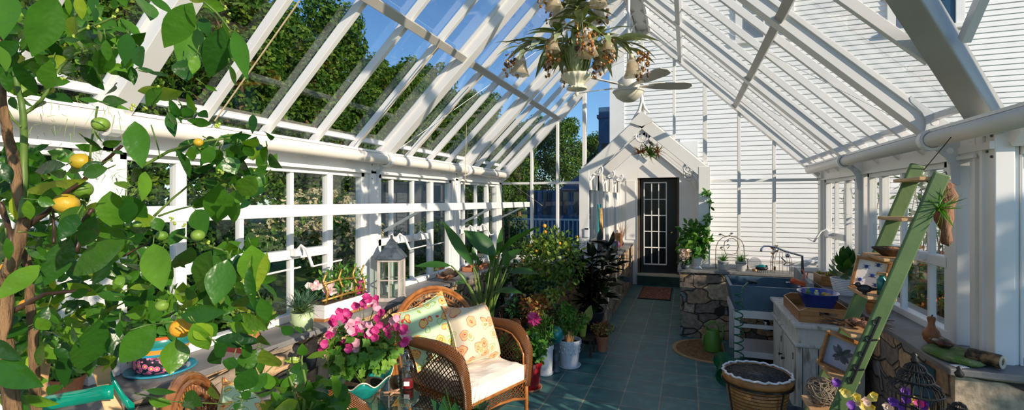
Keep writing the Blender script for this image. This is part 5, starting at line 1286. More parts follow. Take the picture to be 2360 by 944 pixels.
# ---- left ledge: talavera pot, melon wedge, green pot, trough, lantern, dish, tray
KT = KZ+.0008
t = thing('painted_planter', 'colourful painted pot with blue and orange bands on a blue dish on the left ledge', 'planter', (-2.50, 1.66, KT))
MB().lathe([(0, 0), (.13, .0), (.155, .012), (.15, .018), (.12, .008), (0, .008)], 36).build('blue_dish', mat('turquoise_glaze', (.02, .2, .3), (.03, .3, .42), rough=.2), t, smooth=True)
def bandmat():
    m, tt = nt('painted_bands'); L = tt.links; out = nd(tt, 'ShaderNodeOutputMaterial'); p = nd(tt, 'ShaderNodeBsdfPrincipled'); p.inputs['Roughness'].default_value = .25
    tc = nd(tt, 'ShaderNodeTexCoord'); sp = nd(tt, 'ShaderNodeSeparateXYZ'); L.new(tc.outputs['Object'], sp.inputs[0])
    v = nd(tt, 'ShaderNodeTexVoronoi'); v.inputs['Scale'].default_value = 38; L.new(tc.outputs['Object'], v.inputs['Vector'])
    fl_ = ramp(tt, v.outputs['Distance'], [(0, (.8, .6, .1)), (.2, (.7, .1, .25)), (.42, (.75, .25, .4)), (.5, (.02, .02, .03))], 'CONSTANT')
    mp = nd(tt, 'ShaderNodeMapRange'); mp.inputs['From Min'].default_value = 0; mp.inputs['From Max'].default_value = .2; L.new(sp.outputs[2], mp.inputs[0])
    bd = ramp(tt, mp.outputs[0], [(0, (.02, .25, .4)), (.06, (0, 0, 0)), (.48, (.02, .28, .42)), (.54, (.72, .32, .05)), (.66, (.02, .28, .42)), (.72, (.02, .2, .17)), (.90, (.5, .1, .02))], 'CONSTANT')
    g = nd(tt, 'ShaderNodeMath', operation='LESS_THAN'); g.inputs[1].default_value = .48; L.new(mp.outputs[0], g.inputs[0])
    m2 = nd(tt, 'ShaderNodeMix', data_type='RGBA'); L.new(g.outputs[0], m2.inputs[0]); L.new(bd.outputs[0], m2.inputs[6]); L.new(fl_.outputs[0], m2.inputs[7])
    L.new(m2.outputs[2], p.inputs['Base Color']); L.new(p.outputs[0], out.inputs[0]); return m
MB().lathe([(0, .010), (.10, .010), (.118, .03), (.122, .08), (.112, .10), (.12, .12), (.128, .15), (.135, .195), (.125, .195), (.11, .15), (0, .14)], 40).build('pot_body', bandmat(), t, smooth=True)
bushy((0, 0, .25), (.13, .13, .09), 200, .06, .035, LM['fresh'], t, seed=21, base=(0, 0, .15))
t = thing('painted_melon', 'red and green painted wooden melon wedge on the left ledge', 'ornament', (-2.40, 1.99, KT))
def wedge(m, a0, a1, nm):
    b = MB(); K = 12; vs = []
    for i in range(K+1):
        a = pi*i/K; vs.append((-.085*cos(a), 0, .085*sin(a)*.0+.0)); 
    b = MB(); R_ = .085; n1 = 10; n2 = 6
    for i in range(n1+1):
        th_ = pi*i/n1
        for j in range(n2+1):
            ph = a0+(a1-a0)*j/n2; b.v.append((-R_*cos(th_), R_*sin(th_)*sin(ph), R_*sin(th_)*cos(ph)))
    for i in range(n1):
        for j in range(n2): q = i*(n2+1)+j; b.f.append((q, q+n2+1, q+n2+2, q+1)); b.m.append(0)
    return b.build(nm, m, t, smooth=True)
o = wedge(M['can'], -.5, 1.57, 'rind'); fz = MB().add([(-.085, 0, 0)]+[(-.085*cos(pi*i/12), -.085*sin(pi*i/12)*.48, .085*sin(pi*i/12)*.88) for i in range(13)]+[(.085, 0, 0)], [tuple(range(15))[::-1]]); fz.build('red_flesh', M['red'], t)
t = thing('pale_green_pot', 'pale green cylinder pot with blue green needle leaves on the left ledge', 'potted plant', (-2.40, 2.50, KT))
MB().lathe([(0, 0), (.065, 0), (.075, .12), (.068, .12), (.06, .10), (0, .10)], 30).build('pot', mat('celadon', (.42, .52, .28), (.5, .6, .36), rough=.35), t, smooth=True)
tuft((0, 0, .11), 240, .13, .007, LM['blue'], t, spread=1.25, seed=22, bend=.25, shape=1, fill=.09)
t = thing('flower_trough', 'long white trough with golden twig frame and pink flowers on the left ledge', 'planter', (-2.50, 2.98, KT))
MB().span(-.09, .09, -.26, .26, .015, .11).build('trough_body', M['white'], t, bevel=.004); MB().span(-.10, .10, -.28, .28, 0, .016).build('base_board', M['wood'], t)
MB().span(-.08, .08, -.25, .25, .108, .116).build('soil', M['soil'], t)
g_ = MB()
for y in (-.22, -.06, .10, .2): g_.tube([(.06, y, .11), (.065, y+.02, .2), (.05, y-.01, .28), (.06, y+.015, .34)], [.012, .011, .010, .007], 6)
g_.tube([(.06, -.25, .14), (.07, 0, .15), (.06, .24, .14)], .010, 6).tube([(.06, -.24, .26), (.07, -.05, .27), (.06, .1, .25)], .008, 6)
g_.build('golden_twig_frame', M['brass'], t, smooth=True)
bushy((-.02, .05, .22), (.11, .24, .13), 420, .05, .02, LM['fresh'], t, seed=23, base=(0, 0, .11))
b = MB(); bd_ = MB(); r = random.Random(3)
for (u, v) in [(712, 658), (722, 662), (735, 660), (750, 668), (760, 662), (770, 670), (782, 672), (745, 655), (765, 655), (795, 658), (805, 655), (812, 662), (800, 666), (728, 655), (756, 675)]:
    p = atX(u, v, -2.47)-t.location; flower(b, p, V((.6, -.6, .4))+rv(r)*.4, .028, r); flower(b, p+rv(r)*.02, V((.6, -.6, .4))+rv(r)*.5, .022, r)
for (u, v) in [(833, 668), (838, 676), (828, 662)]:
    p = atX(u, v, -2.47)-t.location; flower(bd_, p, V((.6, -.6, .4)), .03, r)
b.build('pink_white_bloom', LM['pinkwhite'], t, smooth=True); bd_.build('violet_bloom', LM['violet'], t, smooth=True)
b = MB(); c_ = V((.02, .2, .10)); b.lathe([(0, 0), (.03, 0), (.05, .08), (.055, .1), (0, .09)], 20, c_+V((.0, -.02, .015))); b.build('magenta_pot', LM['magenta'], t)
# lantern
t = thing('garden_lantern', 'tall greyish wooden lantern with a weathered metal roof on the left ledge', 'lantern', (-2.40, 3.52, KT), rz=.35)
w = .088; b = MB().span(-w-.015, w+.015, -w-.015, w+.015, 0, .03)
for x in (-1, 1):
    for y in (-1, 1): b.span(x*w-.011, x*w+.011, y*w-.011, y*w+.011, .03, .335)
b.span(-w-.01, w+.01, -w-.01, w+.01, .335, .355)
fo = b.build('wooden_frame', M['lantern'], t, bevel=.003)
b = MB()
for s_ in (-1, 1):
    b.span(-.005, .005, s_*w-.005, s_*w+.005, .03, .335).span(s_*w-.005, s_*w+.005, -.005, .005, .03, .335).span(-w, w, s_*w-.005, s_*w+.005, .175, .185).span(s_*w-.005, s_*w+.005, -w, w, .175, .185)
b.build('muntin', M['lantern'], fo)
b = MB().span(-w, w, w-.002, w, .03, .335).span(-w, w, -w, -w+.002, .03, .335).span(w-.002, w, -w, w, .03, .335).span(-w, -w+.002, -w, w, .03, .335); b.build('lantern_glass', M['jar'], t)
b = MB(); R4 = Matrix.Rotation(pi/4, 3, 'Z'); b.lathe([(.158, .356), (.162, .362), (.10, .43), (.075, .445), (.078, .45), (.07, .455), (.04, .50), (.012, .53), (.012, .55), (0, .56)], 4, (0, 0, 0), R4); b.build('metal_roof', M['zinc'], t)
MB().tube([(.02*cos(a*pi/6), 0, .575+.02*sin(a*pi/6)) for a in range(12)], .003, 5, closed=True).build('ring', M['zinc'], t)
MB().lathe([(0, .031), (.03, .031), (.03, .13), (0, .135)], 16).tube([(0, 0, .13), (0, 0, .145)], .0015, 4).build('candle', M['cream'], t)
# shell dish on ledge
t = thing('driftwood_dish', 'curled brown driftwood dish with a shell sitting on the left ledge', 'ornament', (-2.42, 4.60, KT))
b = MB(); n1, n2 = 16, 8
for i in range(n1+1):
    q = -1+2*i/n1
    for j in range(n2+1):
        w_ = -1+2*j/n2; wd = .085*(1-q*q)**.5+.003; b.v.append((w_*wd, q*.20, .02+.05*w_*w_*(1-q*q)+.05*q*q+.01*sin(q*9)))
for i in range(n1):
    for j in range(n2): k = i*(n2+1)+j; b.f.append((k, k+1, k+n2+2, k+n2+1)); b.m.append(0)
o = b.build('dish', M['driftwood'], t, smooth=True); sm = o.modifiers.new('thickness', 'SOLIDIFY'); sm.thickness = .012
MB().ball((0, .02, .08), (.05, .075, .045), 14, 10).build('shell', M['woodlight'], t, smooth=True)
MB().tube([(0, -.18, .06), (.01, -.24, .13), (-.01, -.22, .18)], .004, 5).tube([(0, .0, .0), (0, -.05, .02)], .006, 5).build('wire_tail', M['zinc'], t)
t = thing('terracotta_tray', 'long low brick red tray on the far end of the left ledge', 'tray', (-2.48, 5.45, KT))
MB().span(-.07, .07, -.24, .24, 0, .012).span(-.075, -.063, -.25, .25, 0, .05).span(.063, .075, -.25, .25, 0, .05).span(-.075, .075, -.25, -.238, 0, .05).span(-.075, .075, .238, .25, 0, .05).build('tray_body', M['terra'], t, bevel=.002)
tuft((0, .1, .03), 30, .10, .02, LM['dark'], t, spread=1.1, seed=25)
t = thing('spiky_pot_plant', 'small spiky grass plant on the ledge in the far left corner', 'potted plant', (-2.46, 6.05, KT))
pot(t, .06, .09, M['terra']); tuft((0, 0, .08), 60, .2, .012, LM['fresh'], t, spread=.9, seed=26, shape=1)
# shrubs between the left ledge and the citrus tree, on the ledge far left
for i, (y, s_, lb) in enumerate([(.95, 1.0, 'leafy green pot plant on the left ledge at the far left of the picture'), (1.28, .8, 'small leafy pot plant on the left ledge just left of the painted pot'), (2.22, .62, 'little bushy herb pot on the left ledge left of the pale green pot')]):
    t = thing('ledge_pot_plant', lb, 'potted plant', (-2.52, y, KT))
    pot(t, .075*s_, .12*s_, M['terra']); bushy((0, 0, .26*s_), (.17*s_, .17*s_, .16*s_), 330, .05, .02, LM['citrus' if i != 1 else 'fresh'], t, seed=30+i, base=(0, 0, .1*s_))
# ---- porch ledge ornaments
PX = -1.17
t = thing('garden_plaque', 'tall narrow turquoise board with a rough bark strip leaning in the porch window', 'plaque', (-1.22, 7.12, KT)); 
MB().span(-.012, .0, -.13, .13, 0, .80).build('board', mat('turquoise_board', (.01, .18, .22), (.02, .26, .30), rough=.6), t); MB().tube([(.012, .01, 0.0), (.015, .0, .3), (.01, .02, .6), (.012, .0, .74)], [.035, .04, .035, .025], 8).build('bark_strip', mat('golden_bark', (.4, .2, .06), (.65, .4, .15), rough=.9, scale=16, bump=.7), t)
t = thing('turquoise_figurine', 'little turquoise glass bird figurine on the porch ledge', 'figurine', (-1.08, 7.72, KT))
tq = mat('turquoise_glass', (.0, .25, .34), (.02, .42, .5), rough=.12, coat=.5)
MB().ball((0, 0, .06), (.04, .06, .05)).ball((0, -.02, .13), (.028, .028, .04)).tube([(0, .03, .06), (0, .12, .04)], [.03, .012], 8).tube([(0, -.04, .13), (0, -.07, .125)], [.01, .002], 6).lathe([(0, 0), (.03, 0), (.02, .02), (0, .02)], 12).build('bird_body', tq, t, smooth=True)
t = thing('purple_ball', 'shiny purple gazing ball on the porch ledge', 'gazing ball', (-1.12, 8.05, KT))
MB().lathe([(0, 0), (.05, 0), (.03, .03), (.03, .05)], 16).build('foot', M['wood'], t, smooth=True); MB().ball((0, 0, .12), .082, 20, 14).build('ball', mat('purple_glass', (.10, .03, .12), (.2, .07, .2), rough=.08, coat=.6), t, smooth=True)
t = thing('wooden_box', 'upright reddish wooden clock shaped box on the porch ledge', 'box', (-1.16, 8.55, KT))
MB().span(-.08, .08, -.13, .13, 0, .02).span(-.07, .07, -.12, -.10, .02, .26).span(-.07, .07, .10, .12, .02, .26).span(-.07, .07, -.12, .12, .26, .28).span(-.07, -.055, -.1, .1, .02, .26).build('case', M['wood'], t, bevel=.003)
MB().tube([(.0, -.06, .28), (0, -.06, .32), (0, .06, .32), (0, .06, .28)], .006, 6).build('handle', M['wooddark'], t)
t = thing('dried_grass', 'wispy reddish dried grass in a little vase at the back of the porch ledge', 'dried plant', (-1.17, 9.3, KT))
MB().lathe([(0, 0), (.03, 0), (.04, .05), (.015, .1), (.02, .12)], 14).build('vase', M['wooddark'], t, smooth=True)
tuft((0, 0, .1), 60, .42, .006, leafmat('dried_stalk', [(0, (.35, .15, .08)), (1, (.55, .3, .2))]), t, spread=.25, seed=33, shape=1)
t = thing('butterfly_ornament', 'dark metal butterfly ornament at the front of the porch ledge', 'ornament', (-1.10, 6.75, KT))
MB().tube([(0, 0, 0), (0, 0, .14)], .004, 5).leaf((0, 0, .14), (.3, -.2, .8), (0, -1, 0), .14, .08).leaf((0, 0, .14), (-.5, .1, .7), (0, -1, 0), .14, .08).leaf((0, 0, .13), (.6, -.1, .1), (0, -1, 0), .1, .05).build('wings', M['black'], t)
t = thing('hanging_air_plants', 'cluster of hanging tillandsia air plants under the porch gable', 'air plant', (-.50, 7.0, 2.36))
MB().tube([(0, 0, .23), (0, 0, .1)], .002, 4).build('wire', M['zinc'], t); 
for k, (x, z, m_, s_) in enumerate(((-.12, .02, 'bronze', 1), (.0, .06, 'variegated', 1.2), (.12, .03, 'bronze', 1), (.02, -.02, 'fresh', 1.1))):
    b = MB(); r = random.Random(k)
    for _ in range(28):
        d = rv(r); b.leaf((x, 0, z), d, rv(r), .13*s_, .02, .3, .4, 5, 1)
    b.build('air_plant', LM[m_], t, smooth=True)
t = thing('porch_vine', 'leafy vine climbing the right front post of the porch', 'vine', (.17, 6.50, KZ+.2), world=True)
vp = [(1610, 585), (1618, 560), (1625, 530), (1632, 505), (1636, 480), (1640, 465), (1632, 448), (1628, 440)]
pp = [atD(u, v, 6.05) for u, v in vp]; pp[0].z = KT+.06
MB().tube(pp, .003, 5).build('vine_stem', M['stem'], t); b = MB(); r = random.Random(12)
for i in range(60):
    k = r.uniform(0, 6.9); p = pp[int(k)].lerp(pp[int(k)+1], k % 1); b.leaf(p+rv(r)*.02, rv(r), rv(r)+V((0, -.8, .4)), .075, .03, .2, .3, 4)
b.build('vine_leaf', LM['fresh'], t, smooth=True)
t = thing('white_footed_planter', 'white footed urn with a bushy green vine on the corner of the stone counter', 'potted plant', (.12, 6.46, KT))
MB().lathe([(0, 0), (.055, 0), (.05, .015), (.03, .03), (.05, .05), (.062, .10), (.068, .15), (.06, .15), (.05, .1), (0, .12)], 24).build('urn', M['wpot'], t, smooth=True)
bushy((-.03, 0, .36), (.18, .13, .23), 420, .09, .05, LM['fresh'], t, seed=35, base=(0, 0, .13))
t = thing('blush_flowers', 'blush coloured flowers and dark leaves in a small grey bowl left of the urn', 'flowering plant', (-.02, 6.37, KT))
MB().lathe([(0, 0), (.04, 0), (.06, .05), (.05, .05), (0, .04)], 20).build('bowl', M['zinc'], t, smooth=True); bushy((0, 0, .10), (.06, .06, .05), 60, .05, .03, LM['dark'], t, seed=36, base=(0, 0, .05))
b = MB(); r = random.Random(6)
for k in range(26): flower(b, (r.uniform(-.06, .05), r.uniform(-.05, .0), r.uniform(.12, .28)), V((0, -1, .4))+rv(r)*.6, .03, r)
b.build('blush_bloom', LM['lilac'], t, smooth=True)
# heart shaped wire trellis and two white pails
def pail(x, lab, seed):
    t = thing('white_pail', lab, 'potted plant', (x, 6.43, KT))
    MB().lathe([(0, 0), (.05, 0), (.062, .11), (.066, .112), (.06, .115), (.05, .1), (0, .09)], 24).build('pail', M['wpot'], t, smooth=True)
    tuft((0, 0, .1), 90, .13, .008, LM['fresh'], t, spread=1.1, seed=seed, shape=1)
    MB().tube([(.064*cos(2*pi*k/20), .064*sin(2*pi*k/20), .09) for k in range(20)], .003, 5, closed=True).build('band', M['zinc'], t)
pail(.42, 'left white pail of grass like leaves inside the wire trellis stand', 40); pail(.62, 'right white pail of grass like leaves inside the wire trellis stand', 41)
t = thing('wire_trellis_stand', 'rusty wire plant holder with arched heart shaped back on the stone counter', 'trellis', (.36, 6.53, KT), world=True)
def wire(pts, dY, r=.004):
    return [atY(u, v, dY) for u, v in pts]
b = MB()
for pts in ([(1650, 624), (1649, 600), (1650, 570), (1655, 556), (1665, 547), (1680, 543), (1695, 546), (1708, 553), (1714, 565), (1716, 590), (1717, 624)], [(1672, 584), (1668, 570), (1670, 557), (1680, 550), (1690, 549), (1700, 556), (1702, 568), (1698, 580)], [(1671, 584), (1685, 586), (1700, 582)], [(1650, 594), (1685, 592), (1717, 595), (1724, 597)], [(1723, 597), (1723, 624)], [(1678, 544), (1690, 537)], [(1664, 540), (1672, 545)], [(1659, 571), (1668, 577)], [(1676, 573), (1682, 566)]):
    b.tube(wire(pts, 6.53), .0045, 5)
b.build('bent_wire', M['bark'], t, smooth=True); b = MB()
r = random.Random(1)
for (u, v) in ((1664, 539), (1672, 543), (1690, 537), (1680, 552), (1659, 571), (1682, 566), (1724, 596)): b.leaf(atY(u, v, 6.52), rv(r), (0, -1, .2), .045, .02)
b.build('metal_leaf', M['zinc'], t)
t = thing('beetle_ornament', 'turquoise backed metal beetle ornament on the stone counter', 'ornament', (.84, 6.38, KT))
MB().ball((0, 0, .05), (.07, .045, .03), 16, 10).build('shell_body', M['black'], t, smooth=True); MB().ball((-.005, 0, .062), (.055, .038, .032), 16, 10).build('wing_case', M['teal'], t, smooth=True)
b = MB().ball((.05, 0, .075), .014)
for k in range(6): x = -.05+.02*k; b.tube([(x, -.03, .04), (x, -.055, .03), (x, -.06, .0)], .003, 4)
b.build('leg_set', M['black'], t)
t = thing('etched_glass_plate', 'leaf etched clear glass plate behind the beetle ornament', 'plate', (.78, 6.50, KT))
MB().lathe([(0, -.002), (.075, -.002), (.075, .002), (0, .002)], 28, (0, 0, .09), Matrix.Rotation(1.35, 3, 'X')).build('glass_disc', glassmat('etched_glass', (.85, .83, .8), .2, .3), t); MB().lathe([(0, 0), (.03, 0), (.03, .02), (0, .02)], 14).build('holder', M['brass'], t)
t = thing('twig_trellis', 'small white twig fan trellis leaning against the end window above the sink', 'trellis', (.98, 6.55, KT))
MB().tube([(0, 0, 0), (.01, 0, .15), (.03, 0, .28)], .009, 6).tube([(0, 0, .06), (-.03, 0, .12)], .005, 5).build('twig', M['white'], t, smooth=True)
b = MB(); [b.leaf((.02, 0, .2+.03*k), (1 if k % 2 else -1, 0, .5), (0, -1, 0), .05, .02) for k in range(4)]; b.build('pressed_leaf', LM['bronze'], t)
t = thing('succulent_box', 'wooden box of mixed succulents on the counter corner behind the sink', 'planter', (1.28, 5.72, KT))
MB().span(-.015, .30, -.16, -.145, 0, .10).span(-.015, .30, .145, .16, 0, .10).span(-.015, .0, -.145, .145, 0, .10).span(.285, .30, -.145, .145, 0, .10).span(0, .285, -.145, .145, .0, .08).build('crate', M['wood'], t, bevel=.003)
b = MB(); b2 = MB(); r = random.Random(3)
for k in range(26):
    c = V((r.uniform(.02, .27), r.uniform(-.13, .13), .085)); tgt = b if k % 2 else b2
    for j in range(14): a = j*2.4; e = .3+.09*j; tgt.leaf(c, (cos(a)*sin(e), sin(a)*sin(e), cos(e)), (0, 0, 1), .045, .016, 0, .3, 3)
b.build('green_succulent', LM['variegated'], t); b2.build('purple_succulent', leafmat('dusky_succulent', [(0, (.10, .08, .08)), (1, (.25, .22, .16))]), t)
t = thing('wire_cloche', 'fine wire arched trellis on the counter beside the succulent box', 'trellis', (1.05, 6.42, KT)); b = MB()
for k in range(4):
    a = k*pi/4; b.tube([(.11*cos(a)*cos(q*pi/10), .11*sin(a)*cos(q*pi/10), .12+.16*sin(q*pi/10)) for q in range(11)], .0025, 4); 
    for s_ in (-1, 1): b.tube([(s_*.11*cos(a), s_*.11*sin(a), 0), (s_*.11*cos(a), s_*.11*sin(a), .12)], .0025, 4)
b.tube([(.11*cos(2*pi*k/20), .11*sin(2*pi*k/20), .12) for k in range(20)], .0025, 4, closed=True).build('wire_dome', M['bark'], t)
t = thing('fiddle_leaf_pot', 'white ribbed pot with a leafy dark green plant on the right ledge', 'potted plant', (1.36, 5.12, KT))
b = MB(); pf2 = [(0, 0), (.085, 0)]+[(.088+.002*i+(.003 if i % 2 else 0), .008*i+.004) for i in range(18)]+[(.125, .15), (.115, .15), (.1, .12), (0, .12)]
b.lathe(pf2, 32).build('ribbed_pot', M['wpot'], t)
r = random.Random(17); b = MB(); s = MB()
for k in range(30):
    a = k*2.4; e = .2+.040*k; d = V((cos(a)*sin(e), sin(a)*sin(e), cos(e))); p = V((0, 0, .13+.005*(30-k)))
    b.leaf(p+d*.03, d, V((-cos(a)*cos(e), -sin(a)*cos(e), sin(e)))*-1+V((0, 0, .4)), .145, .07, .15, .25, 6, 2, .02)
b.build('foliage', LM['bird'], t, smooth=True); MB().tube([(0, 0, .12), (0, 0, .3)], .008, 6).build('stem', M['stem'], t)
t = thing('cactus_pot', 'small pinkish cactus stub beside the specimen frame on the right ledge', 'potted plant', (1.36, 4.66, KT))
pot(t, .045, .07, M['terra']); MB().ball((0, 0, .10), (.025, .025, .05)).build('cactus', mat('pink_cactus', (.5, .2, .15), (.6, .32, .25), rough=.7), t, smooth=True)
t = thing('wooden_bucket', 'small brown wooden bucket on the right ledge behind the ladder', 'bucket', (1.35, 4.36, KT))
MB().lathe([(0, 0), (.06, 0), (.075, .14), (.068, .14), (.055, .01), (0, .01)], 22).build('staves', M['wood'], t); MB().tube([(.07*cos(2*pi*k/20), .07*sin(2*pi*k/20), .09) for k in range(20)], .003, 5, closed=True).build('hoop', M['black'], t)
# ---- right ledge corner
t = thing('wooden_gourd', 'orange brown bottle gourd with a long neck on the right ledge', 'gourd', (1.38, 3.56, KT))
MB().lathe([(0, 0), (.02, .002), (.038, .02), (.045, .05), (.036, .08), (.02, .10), (.016, .12), (.022, .15), (.018, .16), (0, .162)], 22).build('gourd_body', mat('gourd_skin', (.25, .08, .025), (.42, .17, .05), rough=.35, scale=9), t, smooth=True); MB().tube([(0, 0, .16), (.006, 0, .172)], .004, 5).build('stalk', M['wooddark'], t)
t = thing('moss_mat', 'oval cushion of green moss on the corner of the right ledge', 'moss', (1.385, 3.30, KT))
b = MB(); n = 40; r = random.Random(2); b.lathe([(0, .003), (.135, .002), (.15, .012), (.13, .026), (.06, .03), (0, .031)], 40, (0, 0, 0), None, lambda a, i: 1+.05*sin(3*a)+.03*sin(7*a)); b.v = [(x*.85, y*1.25, z) for x, y, z in b.v]; b.build('moss_cushion', M['moss'], t, smooth=True)
t = thing('turtle_shell', 'dark brown turtle shell shaped bowl lying on the moss', 'shell', (1.36, 3.38, KT+.032))
MB().ball((0, 0, .022), (.045, .07, .025), 18, 10).build('carapace', mat('tortoiseshell', (.02, .008, .005), (.12, .04, .015), rough=.25, scale=25), t, smooth=True); MB().ball((-.02, .075, .015), (.012, .02, .01)).build('head', M['wooddark'], t, smooth=True)
t = thing('log_vase', 'short mottled log with a hollow cut end lying on the right ledge corner', 'log', (1.45, 3.17, KT+.04), rz=-.8)
MB().tube([(-.07, 0, 0), (-.06, 0, 0), (.06, 0, 0), (.07, 0, 0)], [.028, .038, .036, .033], 18).build('log_body', mat('mottled_bark', (.02, .012, .006), (.38, .22, .08), rough=.5, scale=22, bump=.3, lo=.45, hi=.7), t, smooth=False); MB().lathe([(.033, 0), (.033, .004), (.02, .004), (.018, 0)], 18, (.07, 0, 0), Matrix.Rotation(pi/2, 3, 'Y')).build('cut_rim', M['cream'], t)
o = MB().box((0, 0, .0015), (.06, .045, .003)).build('paper_card', M['plastic_white'], loc=(1.325, 3.115, KT)); o.rotation_euler.z = .4; tag(o, 'small blank cream card lying at the edge of the right ledge', 'card')
# ---- on the ladder
def step_xy(z): return tx*z/tz+.545-.02
def lx(z, du=0): return (step_xy(z)+du, 3.14, z+.010)
t = thing('specimen_frame', 'wooden shadow box with small blue insects on white leaning on the ladder', 'picture frame', lx(1.19), rz=0)
t.location = (step_xy(1.19)-.0, 3.21, 1.201); t.rotation_euler = (radians(8), radians(10), radians(-8))
w_, h_ = .080, .092
b = MB().span(-w_, w_, -.03, -.005, 0, .014).span(-w_, w_, -.03, -.005, 2*h_-.014, 2*h_).span(-w_, -w_+.014, -.03, -.005, .014, 2*h_-.014).span(w_-.014, w_, -.03, -.005, .014, 2*h_-.014).span(-w_, w_, -.005, .0, 0, 2*h_)
b.build('wooden_frame', M['wood'], t, bevel=.002); MB().span(-w_+.014, w_-.014, -.009, -.0055, .014, 2*h_-.014).build('white_backing', M['plastic_white'], t)
b = MB()
for (x, z) in ((.025, .15), (-.025, .13), (.045, .105), (.01, .085), (-.04, .05), (.035, .035)):
    b = MB().ball((x, -.013, z), (.009, .005, .011), 8, 6); b.tube([(x-.016, -.012, z+.01), (x, -.013, z), (x+.016, -.012, z+.01)], .0012, 4).tube([(x-.016, -.012, z-.01), (x, -.013, z), (x+.016, -.012, z-.01)], .0012, 4)
    b.build('blue_beetle', M['blue'], t)
MB().box((step_xy(.76)-step_xy(.76), 0, 0), (.001, .001, .001)) if False else None
xz = tx*.745/tz; MB().box((xz-.02, 0, .745), (.13, .325, .018)).build('step', M['woodlight'], ld, bevel=.004)
t = thing('moth_shadow_box', 'wooden shadow box with a pale blue moth on a lower ladder step', 'picture frame', (step_xy(.745)+.0, 3.12, .756)); t.rotation_euler = (0, radians(14), radians(-38))
b = MB().span(-.09, .09, -.045, .0, 0, .012).span(-.09, .09, -.045, .0, .188, .2).span(-.09, -.078, -.045, .0, .012, .188).span(.078, .09, -.045, .0, .012, .188).span(-.09, .09, -.0, .006, 0, .2)
b.build('wooden_frame', M['wood'], t, bevel=.002); MB().span(-.078, .078, -.006, -.001, .012, .188).build('blue_backing', mat('pale_blue_card', (.35, .38, .5), (.45, .48, .6), rough=.8), t)
MB().leaf((0, -.01, .09), (.7, 0, .7), (0, -1, 0), .08, .04).leaf((0, -.01, .09), (-.7, 0, .7), (0, -1, 0), .08, .04).leaf((0, -.01, .09), (.6, 0, -.6), (0, -1, 0), .06, .035).leaf((0, -.01, .09), (-.6, 0, -.6), (0, -1, 0), .06, .035).build('moth', M['zinc'], t)
t = thing('twig_bundle', 'bundle of dark dried twigs and pods lying across a ladder step', 'twigs', (step_xy(.985), 3.14, .996)); b = MB(); r = random.Random(5)
for k in range(26):
    a = r.uniform(-.35, .35)+pi*(k % 2); b.tube([(r.uniform(-.03, .03), r.uniform(-.05, .05), r.uniform(.006, .04)), (.10*cos(a)*.6-.0, .12*cos(a)*.4, r.uniform(.01, .05)), (.17*cos(a), .1*sin(a)*2, r.uniform(.0, .07))], [.006, .004, .001], 5)
b.build('dry_twig', M['wooddark'], t); MB().ball((.0, 0, .03), (.035, .05, .022)).ball((.03, -.05, .03), (.03, .03, .02)).build('seed_pod', M['driftwood'], t, smooth=True)
t = thing('brown_dish', 'dark red brown leaf shaped dish on the ladder step below the driftwood', 'dish', (step_xy(1.39)+.02, 3.12, 1.401)); MB().lathe([(0, 0), (.04, 0), (.08, .035), (.083, .045), (.07, .035), (.03, .01), (0, .008)], 24, (0, 0, 0), None, lambda a, i: 1+.1*sin(5*a)).build('dish_body', M['wooddark'], t, smooth=True); MB().ball((0, 0, .03), (.04, .03, .02)).build('seed_pod', M['driftwood'], t, smooth=True)
t = thing('cork_bottle', 'short dark green bottle with a wooden stopper on the ladder beside the frame', 'bottle', (step_xy(1.19)+.02, 3.04, 1.2)); MB().lathe([(0, 0), (.022, 0), (.024, .08), (.012, .095), (.012, .105), (0, .105)], 16).build('bottle_body', M['teal'], t, smooth=True); MB().lathe([(0, .1055), (.024, .1055), (.024, .118), (0, .12)], 16).build('wooden_stopper', M['woodlight'], t)
t = thing('black_bird_ornament', 'small black bird shaped ornament on the ladder step beside the frame', 'ornament', (step_xy(1.19)-.06, 3.03, 1.2)); MB().ball((0, 0, .03), (.035, .02, .022)).ball((-.03, 0, .05), .014).tube([(.02, 0, .03), (.07, 0, .03)], [.012, .003], 6).tube([(-.04, 0, .05), (-.06, 0, .047)], [.005, .001], 5).tube([(0, 0, .01), (0, 0, 0)], .01, 6).build('bird_body', M['black'], t, smooth=True)
t = thing('vine_ball', 'loose round ball of dried grey vine on the low ladder step', 'vine ball', (step_xy(.52)+.01, 3.16, .611)); b = MB(); r = random.Random(8)
for k in range(34):
    R_ = Matrix.Rotation(r.uniform(0, 6.28), 3, rv(r)); rr = .082*r.uniform(.82, 1.0); b.tube([R_ @ V((rr*cos(2*pi*j/20)*(1+.05*sin(j)), rr*sin(2*pi*j/20), .012*sin(j*1.3))) for j in range(20)], .0024, 4, closed=True)
b.build('woven_vine', M['vine'], t)
t = thing('hanging_driftwood', 'gnarled reddish driftwood hanging from the ladder top with an air plant on it', 'driftwood', (1.21, 2.90, 1.5), world=True)
dd = 2.45; q_ = [(2150, 425, .030), (2168, 432, .045), (2176, 455, .05), (2172, 480, .042), (2176, 505, .034), (2178, 530, .022), (2180, 552, .024), (2176, 562, .016)]
b = MB().tube([atD(u, v, dd) for u, v, _ in q_], [r_*1.0 for *_, r_ in q_], 12); b.tube([atD(2165, 428, dd), atD(2152, 430, dd), atD(2150, 440, dd)], [.03, .02, .016], 8).tube([atD(2180, 430, dd), atD(2196, 430, dd)], [.03, .012], 8)
o = b.build('wood_body', M['driftwood'], t, smooth=True); ds = o.modifiers.new('knots', 'DISPLACE'); tx_ = bpy.data.textures.new('knots', 'CLOUDS'); tx_.noise_scale = .05; ds.texture = tx_; ds.strength = .04; ds.texture_coords = 'LOCAL'
ss = None
b = MB(); r = random.Random(4); c = atD(2165, 478, dd-.05)
for k in range(46): b.leaf(c, rv(r)+V((-.3, -.4, .1)), rv(r), .11, .010, .4, .4, 5, 1)
